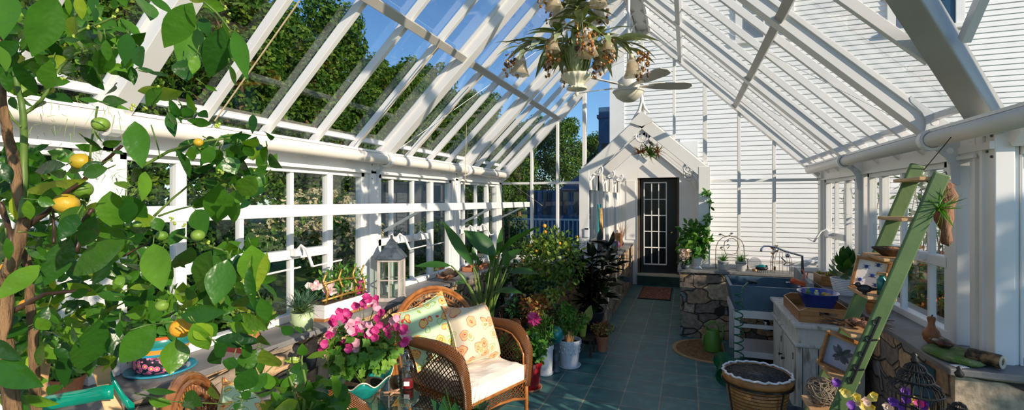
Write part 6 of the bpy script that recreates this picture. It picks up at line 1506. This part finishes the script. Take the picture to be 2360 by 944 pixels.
b.build('air_plant', LM['fresh'], t); MB().tube([atD(2168, 430, dd), atD(2160, 405, dd), atD(2180, 395, dd-.0), atD(2186, 412, dd)], .003, 5).tube([atD(2150, 425, dd), atD(2130, 415, dd+.08), atD(2110, 412, dd+.1)], .003, 5).build('tie_wire', M['black'], t)
# ---- pansy tub and bird cage
t = thing('pansy_planter', 'tall terracotta planter of purple and yellow pansies at the foot of the ladder', 'planter', (1.0, 2.66, 0))
pot(t, .20, .55, M['zinc'], taper=.75); bushy((0, 0, .56), (.24, .20, .10), 520, .045, .03, LM['geranium'], t, seed=50, base=(0, 0, .48))
r = random.Random(14); PN = [('violet_pansy', 'violet'), ('yellow_pansy', 'yellowp'), ('magenta_pansy', 'magenta'), ('blush_pansy', 'lilac')]
for (u, v, k) in [(1928, 882, 0), (1950, 905, 1), (1960, 932, 0), (1985, 930, 1), (2005, 940, 1), (1998, 925, 3), (2060, 925, 0), (2078, 935, 0), (2090, 920, 0), (2118, 930, 2), (2108, 922, 1), (2125, 938, 1), (2012, 915, 1), (1975, 915, 1), (2045, 938, 3), (1992, 938, 1), (2130, 935, 0), (2085, 900, 0), (1972, 928, 3)]:
    p = atD(u, v, 2.22+.1*r.random())-t.location; b = MB(); flower(b, p, V((-.3, -1, .5))+rv(r)*.4, .024, r); flower(b, p+rv(r)*.012, V((-.3, -1, .5))+rv(r)*.4, .019, r); b.build(PN[k][0], LM[PN[k][1]], t, smooth=True)

MB().tube([(-.20, -.02, .5), (-.21, -.05, .72), (-.12, -.1, .70), (.02, -.16, .60)], .006, 6).build('bent_cane', M['cane'], t, smooth=True)
def cage(loc, s, lab):
    t = thing('wire_bird_cage', lab, 'bird cage', loc); b = MB()
    for k in range(14):
        a = 2*pi*k/14; b.tube([(.1*s*cos(a), .1*s*sin(a), 0), (.1*s*cos(a), .1*s*sin(a), .17*s)], .0022, 4)
    for z in (0, .06, .12, .17): b.tube([(.1*s*cos(2*pi*k/24), .1*s*sin(2*pi*k/24), z*s) for k in range(24)], .003, 4, closed=True)
    b.build('cage_wire', M['black'], t)
    b = MB()
    for (z0, r0, z1, r1) in ((.17, .105, .225, .05), (.225, .07, .27, .03), (.27, .042, .30, .014)):
        K = 22
        for k in range(K):
            a = 2*pi*k/K; b.tube([(r0*s*cos(a), r0*s*sin(a), z0*s), ((r0*.75+r1*.25)*s*cos(a), (r0*.75+r1*.25)*s*sin(a), (z0*.45+z1*.55)*s), (r1*s*cos(a), r1*s*sin(a), z1*s)], .0035*s, 4)
        b.tube([(r0*s*cos(2*pi*k/24), r0*s*sin(2*pi*k/24), z0*s) for k in range(24)], .0045*s, 5, closed=True)
    b.build('pagoda_roof', M['black'], t)
    MB().lathe([(.012, .30), (.018, .315), (.008, .33), (.012, .34), (0, .35)], 12).build('finial', M['black'], t, smooth=True); MB().lathe([(0, 0), (.1*s, 0), (.1*s, .012), (0, .012)], 24).build('tray_base', M['black'], t)
    return t
cage((1.0, 2.74, .64), 1.0, 'black wire bird cage with a tiered pagoda roof among the pansies')
c2_ = cage((1.13, 2.66, .62), .62, 'smaller domed black wire cage right of the pagoda bird cage')
# ================================================================ FOREGROUND CITRUS TREE
M['ribgreen'] = mat('pale_leaf_rib', (.22, .36, .08), (.30, .44, .12), rough=.5)
LM['tree'] = leafmat('citrus_tree_leaf', [(0, (.014, .075, .010)), (.35, (.035, .14, .014)), (.7, (.07, .22, .02)), (.9, (.14, .32, .025)), (1, (.34, .45, .04))], rough=.30, trans=.38, nscale=9, wavy=55, tc=(2.1, 1.7, .4))
ZA, ZB, ZC, ZD, ZE, ZF, ZG, ZH = (0, 0, 3.933), (300, 0, 3.278), (0, 230, 3.933), (280, 230, 3.278), (0, 460, 3.933), (280, 500, 3.278), (0, 700, 3.87), (280, 700, 3.869)
LV = {
'A': (ZA, [(90,-60,20,340,210,.5),(490,-60,300,520,260,.56),(200,70,325,225,60),(120,540,340,880,110,.75),(690,150,620,330,110),(720,-50,740,180,90),(860,-40,830,100,80),(870,70,860,190,50),(1040,-20,1030,90,50),(660,-50,670,170,60),(610,-30,630,140,50),(555,355,740,365,50),(760,310,900,320,80),(930,410,705,470,90),(880,270,930,390,60),(940,260,1020,350,70),(1020,480,950,670,90),(870,450,920,650,100),(740,480,770,600,70),(480,520,390,690,90),(470,560,430,660,60),(640,560,600,690,90),(660,400,600,560,90),(1040,250,1150,290,60),(1160,300,1130,580,130),(960,360,980,560,80),(1040,770,965,880,80),(930,910,1130,920,100),(900,920,700,890,50),(60,640,70,840,90,.7),(160,270,310,330,130,.7),(0,420,60,640,100,.7),(400,-60,460,30,90)]),
'B': (ZB, [(60,-20,170,135,170),(150,-20,325,100,70),(470,20,255,365,190),(500,180,380,515,230),(700,205,600,590,200),(790,230,880,590,120),(745,490,810,655,50),(540,0,720,80,100),(770,20,830,30,50),(560,60,690,165,60),(540,130,590,270,90),(400,450,430,615,160),(500,420,470,560,80),(710,180,735,370,50),(60,350,70,500,120),(50,510,200,540,40),(130,545,310,570,30),(400,690,40,700,140),(240,660,110,800,100),(430,700,490,860,50),(300,750,390,910,50),(560,640,660,690,30),(270,830,340,944,80),(430,910,610,935,50),(10,500,30,640,60),(400,810,470,890,90),(420,-30,560,10,60)]),
'C': (ZC, [(750,330,930,450,40),(930,410,1090,380,80),(1000,470,1110,470,70),(600,590,280,640,130),(800,720,130,870,110),(600,640,430,700,100),(940,570,710,640,90),(980,620,730,680,130),(600,810,340,920,120),(1060,740,1150,800,90),(0,560,100,760,110),(900,10,1180,90,50),(860,280,930,400,30)]),
'D': (ZD, [(100,160,150,510,170),(180,540,160,760,95),(90,510,120,630,90),(360,90,400,280,80),(360,0,460,160,60),(450,40,560,110,110),(500,0,560,100,50),(500,150,690,190,70),(590,90,650,130,70),(995,110,990,245,60),(820,290,980,270,70),(700,350,610,485,95),(720,360,670,470,50),(740,370,730,460,60),(520,350,540,470,60),(540,350,570,410,50),(640,290,740,340,70),(830,330,760,380,60),(870,340,890,430,110),(960,320,930,430,70),(1030,290,920,360,100),(920,350,1000,430,80),(1100,350,1060,490,80),(1110,420,1180,510,90),(790,430,860,560,140),(850,430,960,560,150),(780,470,720,560,80),(860,570,850,670,50),(1010,570,900,735,150),(1080,570,1010,670,80),(1080,660,980,730,70),(980,750,890,820,50),(750,640,710,940,190),(850,680,840,944,110),(870,690,960,770,120),(640,720,560,830,110),(560,830,640,1000,150),(0,720,210,900,120),(30,740,60,944,130),(90,800,70,930,60),(1010,520,1100,560,90),(1050,540,1030,590,80)]),
'E': (ZE, [(1000,-80,1060,280,240),(770,60,510,340,190),(700,130,540,360,150),(640,340,400,790,200),(1150,360,590,700,230),(860,140,740,440,160),(850,230,1180,350,170),(355,590,-30,900,170,.7),(240,450,400,540,60),(240,290,460,330,50),(250,430,310,420,60),(250,0,270,190,90),(340,0,500,40,100),(630,870,820,820,90),(880,850,1180,900,90),(60,340,90,560,70),(640,340,660,420,50),(400,800,460,840,60),(1060,700,1120,780,80)]),
'F': (ZF, [(240,200,300,550,200),(530,220,400,400,150),(680,250,570,585,190),(800,320,700,660,210),(980,210,1020,530,220),(1100,260,1020,570,70),(960,380,990,690,80),(880,280,900,450,110),(800,190,860,290,80),(250,0,300,110,90),(210,90,20,110,60),(10,100,200,190,80),(0,600,180,660,90),(450,750,780,715,140),(820,800,1000,880,90),(910,740,1080,850,110),(950,590,840,700,110),(1050,610,1110,790,110),(380,570,360,740,60),(400,640,420,720,40),(560,800,680,930,130),(640,800,720,900,90),(0,350,170,400,110),(60,540,240,520,60),(30,740,200,700,100),(860,500,950,590,90),(700,560,760,640,90),(480,560,560,600,90)]),
'G': (ZG, [(430,20,310,240,100),(330,120,440,240,100),(250,200,60,300,90),(-60,330,180,500,140,.7),(-60,520,350,740,230,.7),(620,110,740,240,130),(640,200,680,370,80),(480,400,620,480,80),(560,460,580,730,110),(880,140,720,620,270),(1100,60,910,165,80),(1070,150,1060,310,60),(520,720,430,810,100),(1040,100,1160,130,60),(380,350,330,580,80),(100,640,220,500,80)]),
'H': (ZH, [(310,200,-30,530,250),(490,310,440,630,230),(640,170,770,430,170),(830,320,1250,330,130),(850,370,860,520,180),(830,340,930,480,120),(1200,400,1020,640,190),(1190,560,1030,790,190),(1260,400,1400,580,190),(1250,410,1240,630,90),(1290,610,1180,780,120),(1240,270,1300,400,110),(1000,470,950,590,130),(1070,370,1160,470,110),(1210,810,1360,790,50),(1060,790,1160,830,80),(800,730,850,870,90),(1060,880,1020,960,100),(220,770,470,790,60),(240,850,450,900,90),(570,800,700,900,130),(560,870,640,920,90),(1420,200,1540,270,90),(1540,200,1620,260,40)])}
ct = thing('citrus_tree', 'foreground citrus tree with big glossy leaves and one orange fruit filling the left side', 'tree', (-1.2, .52, 0), world=True)
r = random.Random(77); b = MB(); tw = b; mid = MB()
import zlib
def camdir(u, v): return -ray(u, v).normalized()
allp = []
for key, (Z, L) in LV.items():
    for i, e in enumerate(L):
        x0, y0, x1, y1, w = e[:5]; d = e[5] if len(e) > 5 else .86+.16*((i*7+ord(key)*3) % 10-4.5)/9
        u0, v0, u1, v1 = Z[0]+x0/Z[2], Z[1]+y0/Z[2], Z[0]+x1/Z[2], Z[1]+y1/Z[2]
        dt = r.uniform(-.035, .035)
        p0 = atD(u0, v0, d+dt); p1 = atD(u1, v1, d-dt); wm = w/Z[2]*d/FP
        n = camdir((u0+u1)/2, (v0+v1)/2)+rv(r)*.38
        if len(allp) and False: pass
        L_ = (p1-p0).length
        b.leaf(p0, p1-p0, n, L_, wm*.98, .03+.06*r.random(), .30, 8, 0, .012)
        allp.append((p0, d))
        dn_, n_ = (p1-p0).normalized(), n; n_ = (n_-dn_*n_.dot(dn_)).normalized(); bd0 = b.v[-3*8-3:]      # midrib follows the blade
        mid.tube([V(bd0[3*k_+1])+n_*.0004 for k_ in range(9)], [.0011-.00009*k_ for k_ in range(9)], 4)
        if len(e) <= 5 and r.random() < .8:           # short petiole towards the inside of the crown
            q = p0+(p0-p1).normalized()*.015+rv(r)*.004; b.cm = 1; tw.tube([p0, q], .0011, 4); b.cm = 0
leafm = b.build('foliage', [LM['tree'], M['stem']], ct, smooth=True)
mid.build('midrib', M['ribgreen'], leafm)
# deeper foliage of the same crown
b = MB()
reg = [(0, 330, 470, 700, 210, .95, 1.35), (0, 300, 690, 944, 240, .95, 1.35), (0, 120, 0, 230, 60, .8, 1.1), (120, 300, 0, 170, 60, .95, 1.2), (330, 600, 560, 760, 70, .95, 1.2), (430, 620, 300, 420, 45, .9, 1.1), (300, 560, 600, 800, 60, 1.0, 1.2), (0, 200, 330, 480, 60, .95, 1.2)]
for (u0, u1, v0, v1, n_, d0, d1) in reg:
    for _ in range(n_):
        u, v, d = r.uniform(u0, u1), r.uniform(v0, v1), r.uniform(d0, d1)
        if (70 < u < 330 and v > 830) or (285 < u and v > 745): continue
        p = atD(u, v, d); dd = (rv(r)+V((0, 0, -.5))).normalized(); L_ = r.uniform(.03, .07)
        b.leaf(p, dd, camdir(u, v)+rv(r)*1.1, L_, L_*r.uniform(.4, .55), .15, .3, 4)
b.build('inner_foliage', LM['tree'], ct, smooth=True)
def branch(px, d, r0, r1, m='bark', nm='branch', lst=None, pm=None, nm_=None):
    pts = [atD(u, v, d+(.01*math.sin(i*2))) for i, (u, v) in enumerate(px)]
    n = len(pts); rs = [r0+(r1-r0)*i/(n-1) for i in range(n)]; pp = [pts[0]]; rr = [rs[0]]
    for i in range(n-1):
        for k in (1, 2, 3): pp.append(pts[i].lerp(pts[i+1], k/3)+rv(r)*rs[i]*.15); rr.append(rs[i]+(rs[i+1]-rs[i])*k/3)
    if pm: MB().tube(pp, rr, 8).build(nm_, pm, ct, smooth=True)
    else: lst.tube(pp, rr, 8)
tk = MB()
branch([(-2, 60), (3, 150), (5, 230), (15, 291), (23, 332), (33, 372), (46, 459), (58, 498), (46, 549), (28, 602), (12, 660), (10, 760), (30, 944), (40, 1150)], .90, .006, .013, lst=tk)
branch([(45, 560), (62, 600), (70, 700), (78, 800), (85, 944), (90, 1150)], .97, .007, .010, lst=tk)
q = atD(40, 1150, .9); tk.tube([q, V((-1.2, .52, .45)), V((-1.2, .52, .38))], [.014, .018, .022], 8)
tk.build('trunk', M['bark'], ct, smooth=True)
branch([(30, 112), (38, 190), (51, 240), (55, 281), (55, 383), (52, 459), (54, 500)], .90, .004, .007, pm=M['stem'], nm_='green_branch')
branch([(54, 262), (75, 250), (94, 232), (120, 195), (140, 153), (178, 122), (241, 109), (286, 112)], .9, .0035, .0018, pm=M['stem'], nm_='green_branch')
branch([(12, 242), (30, 275), (48, 292)], .9, .002, .002, pm=M['stem'], nm_='green_branch')
branch([(320, 389), (387, 349), (448, 331), (490, 322), (530, 318)], .88, .003, .0018, pm=M['stem'], nm_='green_branch'); branch([(355, 498), (400, 455), (454, 411)], .9, .0025, .0015, pm=M['stem'], nm_='green_branch'); branch([(365, 498), (410, 482), (445, 474)], .9, .002, .0012, pm=M['stem'], nm_='green_branch')
branch([(402, 540), (450, 555), (500, 572), (524, 579), (524, 598)], .88, .0025, .0015, pm=M['stem'], nm_='green_branch'); branch([(164, 80), (190, 68), (230, 55), (262, 38)], .92, .003, .0018, pm=M['stem'], nm_='green_branch')
branch([(348, 287), (366, 345), (368, 358)], .88, .0012, .001, pm=M['stem'], nm_='green_branch'); branch([(225, 245), (217, 290), (210, 330), (208, 365)], .9, .0018, .002, pm=M['stem'], nm_='green_branch'); branch([(400, 740), (340, 748), (300, 760)], .88, .0015, .001, pm=M['stem'], nm_='green_branch')
branch([(310, 905), (400, 925), (520, 930), (590, 915)], .9, .0014, .001, pm=M['stem'], nm_='green_branch'); branch([(470, 5), (500, 30), (520, 55), (530, 70)], .85, .002, .0015, pm=M['stem'], nm_='green_branch')
branch([(61, 523), (107, 488), (142, 451), (188, 418), (241, 372), (280, 337)], .93, .0055, .003, pm=M['wooddark'], nm_='dark_branch'); branch([(20, 720), (60, 700), (107, 676), (160, 671), (210, 668)], .95, .006, .0025, pm=M['wooddark'], nm_='dark_branch'); branch([(175, 580), (182, 540), (195, 505), (212, 480)], .95, .006, .004, pm=M['wooddark'], nm_='dark_branch')
branch([(122, 470), (124, 520), (124, 560)], .93, .002, .003, pm=M['wooddark'], nm_='dark_branch'); branch([(0, 465), (15, 510), (25, 550), (28, 600)], .95, .005, .006, pm=M['wooddark'], nm_='dark_branch'); branch([(285, 590), (310, 575), (340, 560)], .93, .002, .0015, pm=M['wooddark'], nm_='dark_branch'); branch([(560, 900), (600, 820), (640, 800)], .93, .0015, .001, pm=M['wooddark'], nm_='dark_branch')

for (u, v, rr, m_, d_) in [(418, 755, 23, 'orange', .86), (232, 286, 17, 'greenfruit', .88), (186, 372, 20, 'yellowfruit', .93), (152, 469, 24, 'yellowfruit', .93), (456, 542, 14, 'greenfruit', .88), (374, 703, 14, 'greenfruit', .9), (373, 543, 12, 'greenfruit', .9), (298, 518, 8, 'greenfruit', .9), (316, 517, 9, 'greenfruit', .9), (457, 328, 10, 'yellowfruit', .88), (188, 436, 21, 'greenfruit', .97), (60, 700, 12, 'orange', 1.0), (15, 615, 11, 'orange', 1.0)]:
    c = atD(u, v, d_-.02); R_ = rr*d_/FP
    o = MB().ball(c, (R_*1.03, R_*1.03, R_*.92), 20, 14).build('fruit', M[m_], ct, smooth=True)
bd = MB()
for (u, v) in [(262, 38), (268, 24), (228, 44), (225, 60), (172, 82), (204, 62), (163, 95), (280, 108), (525, 50), (528, 32), (520, 18), (365, 200), (345, 215), (335, 250), (352, 248), (355, 240), (122, 180), (145, 178), (300, 250), (310, 243), (460, 340), (500, 290), (502, 288), (590, 390), (505, 395), (512, 400), (425, 520), (400, 515), (395, 505), (480, 560)]:
    bd = MB()
    for k in range(3): bd.ball(atD(u+r.uniform(-4, 4), v+r.uniform(-4, 4), .87), r.uniform(.0016, .0030), 6, 5)
    bd.build('bud_cluster', M['lime'], ct, smooth=True)
wf = MB()
for (u, v) in [(140, 175), (146, 180), (138, 180)]: wf.leaf(atD(u, v, .88), rv(r)+V((0, 0, .5)), camdir(u, v), .02, .007, .1, .2, 4)
wf.build('white_flower', M['plastic_white'], ct)
MB().lathe([(0, 0), (.15, 0), (.20, .34), (.215, .345), (.215, .38), (.195, .38), (.18, .3), (0, .32)], 32, (-1.2, .52, 0)).build('pot', M['terra'], ct); MB().lathe([(0, .33), (.19, .33)], 24, (-1.2, .52, 0)).build('soil', M['soil'], ct)
# stakes and green tie tape beside the tree
sp_ = thing('wooden_stake', 'flat pale wooden stake standing at the bottom left among the leaves', 'stake', (-1.35, .95, 0), world=True)
a = atD(232, 842, 1.25); c_ = atD(262, 944, 1.25); dn = (c_-a).normalized(); bot = a+dn*(a.z/abs(dn.z))
R_ = atD(250, 842, 1.25)-atD(214, 842, 1.25)
MB().bar(a, bot, .036, .012, up=camdir(240, 900)).build('board', M['woodlight'], sp_, bevel=.003)
sp2 = thing('bamboo_stake', 'thick brown cane stake left of the pale wooden stake', 'stake', (-1.5, .75, 0), world=True)
a = atD(98, 812, 1.3); c_ = atD(78, 944, 1.3); dn = (c_-a).normalized(); bot = a+dn*(a.z/abs(dn.z)); MB().tube([a, a.lerp(bot, .5), bot], [.020, .022, .022], 10).build('cane', M['woodlight'], sp2, smooth=True)
tp = thing('tie_tape', 'shiny green plastic tie tape stretched between the stakes at the bottom left', 'tape', tuple(atD(170, 925, 1.2)), world=True)
b = MB(); up_l = []; 
def ribbon(px, h, d, off=0):
    vs = []; n = len(px)
    for (u, v) in px: p = atD(u, v, d); vs += [p+V((0, 0, h/2)), p-V((0, 0, h/2)), p+V((0, 0, h/2))+camdir(u, v)*-.003, p-V((0, 0, h/2))+camdir(u, v)*-.003]
    fs = []
    for i in range(n-1): a = i*4; c = a+4; fs += [(a, c, c+1, a+1), (a+2, a+3, c+3, c+2), (a, a+2, c+2, c), (a+1, c+1, c+3, a+3)]
    fs += [(0, 1, 3, 2), ((n-1)*4, (n-1)*4+2, (n-1)*4+3, (n-1)*4+1)]
    b.add(vs, fs)
ribbon([(60, 946), (85, 935), (110, 928), (150, 920), (200, 912), (235, 904), (262, 902)], .036, 1.19); ribbon([(255, 866), (262, 880), (270, 895), (290, 925), (310, 944)], .03, 1.21); ribbon([(70, 930), (72, 950), (85, 975)], .05, 1.20)
b.build('tape_band', M['tape'], tp, smooth=True)
# ---- second leafy shrub in front of the left ledge
sh = thing('leafy_shrub', 'young leafy citrus shrub in front of the left stone wall below the pink geranium', 'shrub', (-1.02, 1.08, 0), world=True)
b = MB(); s = MB(); Z = ZH
for i, (x0, y0, x1, y1, w) in enumerate([(1620,460,1610,360,80),(1650,480,1850,420,50),(1610,500,1440,500,50),(1560,520,1600,740,130),(1620,530,1650,580,50),(1480,700,1400,680,60),(1560,830,1480,920,130),(1700,790,1850,690,100),(1700,800,1860,830,70),(1650,830,1700,710,90),(1740,860,1760,960,110),(1660,850,1600,944,100),(1600,560,1500,600,80),(1700,740,1740,690,60),(1640,880,1560,960,110),(1800,860,1900,840,70),(1560,740,1640,760,60),(1620,760,1560,760,60)]):
    u0, v0, u1, v1 = Z[0]+x0/Z[2], Z[1]+y0/Z[2], Z[0]+x1/Z[2], Z[1]+y1/Z[2]; d = 1.30+.05*(i % 4)
    p0, p1 = atD(u0, v0, d), atD(u1, v1, d-.03); b.leaf(p0, p1-p0, camdir(u0, v0)+rv(r)*.4, (p1-p0).length, w/Z[2]*d/FP*1.1, .08, .3, 7, 0, .01)
for _ in range(120):
    u, v, d = r.uniform(620, 800), r.uniform(880, 1000), r.uniform(1.25, 1.5); p = atD(u, v, d); L_ = r.uniform(.04, .075); b.leaf(p, rv(r)+V((0, 0, .3)), camdir(u, v)+rv(r)*.8, L_, L_*.5, .15, .3, 5)
b.build('foliage', LM['tree'], sh, smooth=True)
root = V((-1.02, 1.08, .3))
for px in ([(700, 944), (705, 880), (695, 830), (698, 810)], [(690, 944), (675, 890), (660, 850)], [(715, 944), (730, 900), (745, 885)]):
    pts = [root]+[atD(u, v, 1.33) for u, v in px]; s.tube(pts, [.010, .005, .004, .003, .002][:len(pts)], 6)
s.build('stem', M['stem'], sh, smooth=True)
MB().lathe([(0, 0), (.10, 0), (.14, .28), (.15, .285), (.15, .32), (.13, .32), (.12, .25), (0, .27)], 28, (-1.02, 1.08, 0)).build('pot', M['terra'], sh); MB().lathe([(0, .28), (.125, .28)], 20, (-1.02, 1.08, 0)).build('soil', M['soil'], sh)
# ================================================================ CHANDELIER AND FAN
fn = thing('ceiling_fan', 'white ceiling fan with a bowl light hanging from the ridge behind the chandelier', 'ceiling fan', (CX, 5.0, 2.84))
M['bone'] = mat('ivory_enamel', (.66, .62, .55), (.72, .69, .62), rough=.3)
MB().tube([(0, 0, .12), (0, 0, 1.14)], .016, 10).build('downrod', M['white2'], fn, smooth=True)
MB().lathe([(0, 1.14), (.06, 1.13), (.05, 1.06), (.02, 1.04), (0, 1.04)], 20).build('canopy', M['bone'], fn, smooth=True)
MB().lathe([(0, -.02), (.09, -.02), (.11, .02), (.11, .08), (.07, .12), (0, .13)], 28).build('motor_housing', M['bone'], fn, smooth=True)
MB().lathe([(0, -.14), (.06, -.13), (.12, -.09), (.155, -.035), (.15, -.02), (0, -.02)], 32).build('bowl_light', mat('frosted_bowl', (.68, .64, .52), (.75, .72, .6), rough=.3), fn, smooth=True)
MB().lathe([(.156, -.04), (.162, -.03), (.156, -.018)], 32).build('bowl_rim', M['bone'], fn, smooth=True)
for k in range(5):
    a = radians(20+72*k); b = MB(); R_ = Matrix.Rotation(a, 3, 'Z') @ Matrix.Rotation(radians(-15), 3, 'X')
    pl = [(.20, -.045), (.30, -.065), (.55, -.075), (.62, -.06), (.65, 0), (.62, .06), (.55, .075), (.30, .065), (.20, .045)]
    b.prism(pl, -.004, .004, lambda p, q, t: R_ @ V((p, q, t))+V((0, 0, .03))); o = b.build('blade', M['bone'], fn)
    MB().prism([(.08, -.02), (.25, -.035), (.27, 0), (.25, .035), (.08, .02)], -.010, -.005, lambda p, q, t: R_ @ V((p, q, t))+V((0, 0, .03))).build('blade_iron', M['bone'], o)
ch_ = thing('flower_chandelier', 'ornate chandelier of green metal leaves, glass blooms and amber beads', 'chandelier', (CX, 2.55, 2.30))
M['verdigris'] = leafmat('painted_metal_leaf', [(0, (.12, .17, .04)), (.5, (.24, .29, .10)), (.8, (.34, .42, .32)), (1, (.45, .48, .16))], rough=.35, trans=.05, spec=.6)
M['amber'] = leafmat('amber_beads', [(0, (.04, .015, .008)), (.35, (.32, .12, .02)), (.7, (.60, .28, .05)), (1, (.55, .55, .6))], rough=.12, trans=.25, spec=.8)
M['bloom0'] = leafmat('frosted_glass_bloom', [(0, (.78, .68, .50)), (1, (.86, .80, .70))], rough=.2, trans=.6, tc=(1.1, 1.05, .95))
M['bloom'] = M['bloom0'].copy(); _t = M['bloom'].node_tree; _o = [n for n in _t.nodes if n.type == 'OUTPUT_MATERIAL'][0]; _s = _o.inputs[0].links[0].from_socket
_tr = _t.nodes.new('ShaderNodeBsdfTransparent'); _mx = _t.nodes.new('ShaderNodeMixShader'); _mx.inputs[0].default_value = .42; _t.links.new(_s, _mx.inputs[1]); _t.links.new(_tr.outputs[0], _mx.inputs[2]); _t.links.new(_mx.outputs[0], _o.inputs[0])
MB().lathe([(0, .0), (.012, -.02), (.006, -.035), (.0, -.04)], 12).lathe([(0, .0), (.055, .0), (.05, .012), (.032, .018), (.04, .03), (.062, .05), (.078, .062), (.084, .078), (.08, .08), (.0, .06)], 64, (0, 0, 0), None, lambda a, i: 1+.045*cos(16*a)).build('fluted_bowl', M['cream'], ch_, smooth=True)
MB().tube([(0, 0, .05), (0, 0, .45), (0, 0, .9), (0, 0, 1.68)], [.014, .012, .008, .006], 8).build('stem_rod', M['brass'], ch_, smooth=True)
r = random.Random(21)
def bloom(p, s, d=(0, 0, -1)):
    b = MB(); D, sd, up_ = frame_of(V(d)); R_ = Matrix((sd, up_, D)).transposed()
    b.lathe([(.008*s, 0), (.020*s, .01*s), (.030*s, .035*s), (.036*s, .065*s), (.052*s, .105*s), (.050*s, .106*s), (.034*s, .066*s), (.028*s, .034*s)], 20, p, R_, lambda a, i: 1+(.12*cos(6*a) if i in (4, 5) else 0))
    o = b.build('glass_bloom', M['bloom'], ch_, smooth=True)
    MB().lathe([(0, -.02*s), (.012*s, -.015*s), (.014*s, .01*s), (0, .012*s)], 10, p, R_).build('bloom_cap', M['cream'], o, smooth=True)
def beads(p, n, s, drop):
    b = MB()
    for k in range(n):
        q = V(p)+V((r.uniform(-s, s), r.uniform(-s, s), -r.uniform(0, drop))); rr = r.uniform(.004, .009); b.ball(q, (rr, rr, rr*r.uniform(1, 1.7)), 6, 5)
        if k % 3 == 0:
            for j in range(4): b.dia(q+V((0, 0, 0)), rv(r), rv(r), .028, .014)
    for k in range(6): x, y = r.uniform(-s, s)*.6, r.uniform(-s, s)*.6; b.tube([V(p)+V((x*.2, y*.2, .02)), V(p)+V((x, y, -drop*.9))], .0008, 3)
    b.build('bead_cluster', M['amber'], ch_, smooth=True)
def arm(a, rad, z1, z2, n, s, first=.0):
    ca, sa = cos(a), sin(a); pts = []
    P = [V((.02*ca, .02*sa, .07)), V((rad*.25*ca, rad*.25*sa, z1*.75)), V((rad*.62*ca, rad*.62*sa, z1)), V((rad*ca, rad*sa, z2))]
    for i in range(13):
        q = i/12; k = [(1-q)**3, 3*q*(1-q)**2, 3*q*q*(1-q), q**3]; pts.append(sum((P[j]*k[j] for j in range(4)), V((0, 0, 0))))
    b = MB().tube(pts, [.006-.0003*i for i in range(13)], 6); o = b.build('arm', M['verdigris'], ch_, smooth=True); lf = MB()
    for k in range(n):
        q = r.uniform(.30, 1); p = pts[int(q*12)]; an = a+r.uniform(-1.5, 1.5); d = V((cos(an), sin(an), r.uniform(-.4, .7)))
        lf.leaf(p, d, V((0, 0, 1))+rv(r)*.3, r.uniform(.13, .21)*s, r.uniform(.030, .045), r.uniform(.35, .7), .3, 7)
    lf.build('arm_leaf', M['verdigris'], o, smooth=True)
    return pts
A = [radians(x) for x in (200, 20, 110, 290, 245, 65, 155, 335)]
for k, a in enumerate(A[:4]):
    p = arm(a, .29 if k < 2 else .24, .34+.02*k, .19 if k < 2 else .22, 17, 1.0)
    bloom(p[-1]+V((.02*cos(a+1), .02*sin(a+1), -.01)), 1.0, (0.1*cos(a), .1*sin(a), -1)); beads(p[-1]+V((.06*cos(a), .06*sin(a), -.0)), 34, .045, .13)
for k, a in enumerate(A[4:]):
    p = arm(a, .20, .32, .22, 12, .9); beads(p[-1], 22, .035, .12); bloom(p[-1]+V((0, 0, .02)), .75)
for k, a in enumerate(A[:4]):       # crown tier
    aa = a+.6; P0 = V((0, 0, .42)); q1 = V((.16*cos(aa), .16*sin(aa), .50))
    MB().tube([P0, (P0+q1)/2+V((0, 0, .06)), q1], [.006, .005, .004], 6).build('upper_arm', M['brass'], ch_, smooth=True)
    bloom(q1, .95); beads(q1+V((.05*cos(aa), .05*sin(aa), .03)), 26, .04, .12)
    lf = MB()
    for j in range(7): an = aa+r.uniform(-1, 1); lf.leaf(V((0, 0, .43)), V((cos(an), sin(an), r.uniform(.0, .9))), (0, 0, 1), r.uniform(.12, .2), .03, .5, .3, 6)
    lf.build('crown_leaf', M['verdigris'], ch_, smooth=True)
beads((0, 0, .36), 70, .06, .22); bloom(V((0, -.02, .26)), 1.0)
lf = MB()
for k in range(14): an = k*pi/7+.2; lf.leaf(V((.03*cos(an), .03*sin(an), .07)), V((cos(an)*.5, sin(an)*.5, 1)), V((cos(an), sin(an), -.2)), r.uniform(.14, .26), .04, .25, .3, 7)
lf.build('basal_leaf', M['verdigris'], ch_, smooth=True)
# ================================================================ LIGHT
w = bpy.data.worlds.new('sky'); bpy.context.scene.world = w; w.use_nodes = True; t = w.node_tree; t.nodes.clear()
sk = nd(t, 'ShaderNodeTexSky', sky_type='NISHITA'); sk.sun_disc = False; sk.sun_elevation = radians(20); sk.sun_rotation = radians(115)
sk.air_density = 1.0; sk.dust_density = .3; sk.ozone_density = 3.0
bg = nd(t, 'ShaderNodeBackground'); bg.inputs[1].default_value = SKY
tint = nd(t, 'ShaderNodeMix', data_type='RGBA', blend_type='MULTIPLY'); tint.inputs[0].default_value = 1; tint.inputs[7].default_value = (.75, .95, 1.15, 1)
t.links.new(sk.outputs[0], tint.inputs[6]); t.links.new(tint.outputs[2], bg.inputs[0])
o = nd(t, 'ShaderNodeOutputWorld'); t.links.new(bg.outputs[0], o.inputs[0])
sl = bpy.data.lights.new('sun', 'SUN'); sl.energy = SUN; sl.color = (1, .86, .68); sl.angle = radians(.6)
so = bpy.data.objects.new('sun', sl); C.objects.link(so); so.location = (20, -9, 9)
so.rotation_euler = V(SUNDIR).to_track_quat('Z', 'Y').to_euler()
s = bpy.context.scene; s.view_settings.view_transform = 'Standard'; s.view_settings.look = 'None'; s.view_settings.gamma = 1
s.view_settings.exposure = EXPO; s.view_settings.use_curve_mapping = False
for o in bpy.data.objects:
    for k in ('world_built',):
        if k in o: del o[k]
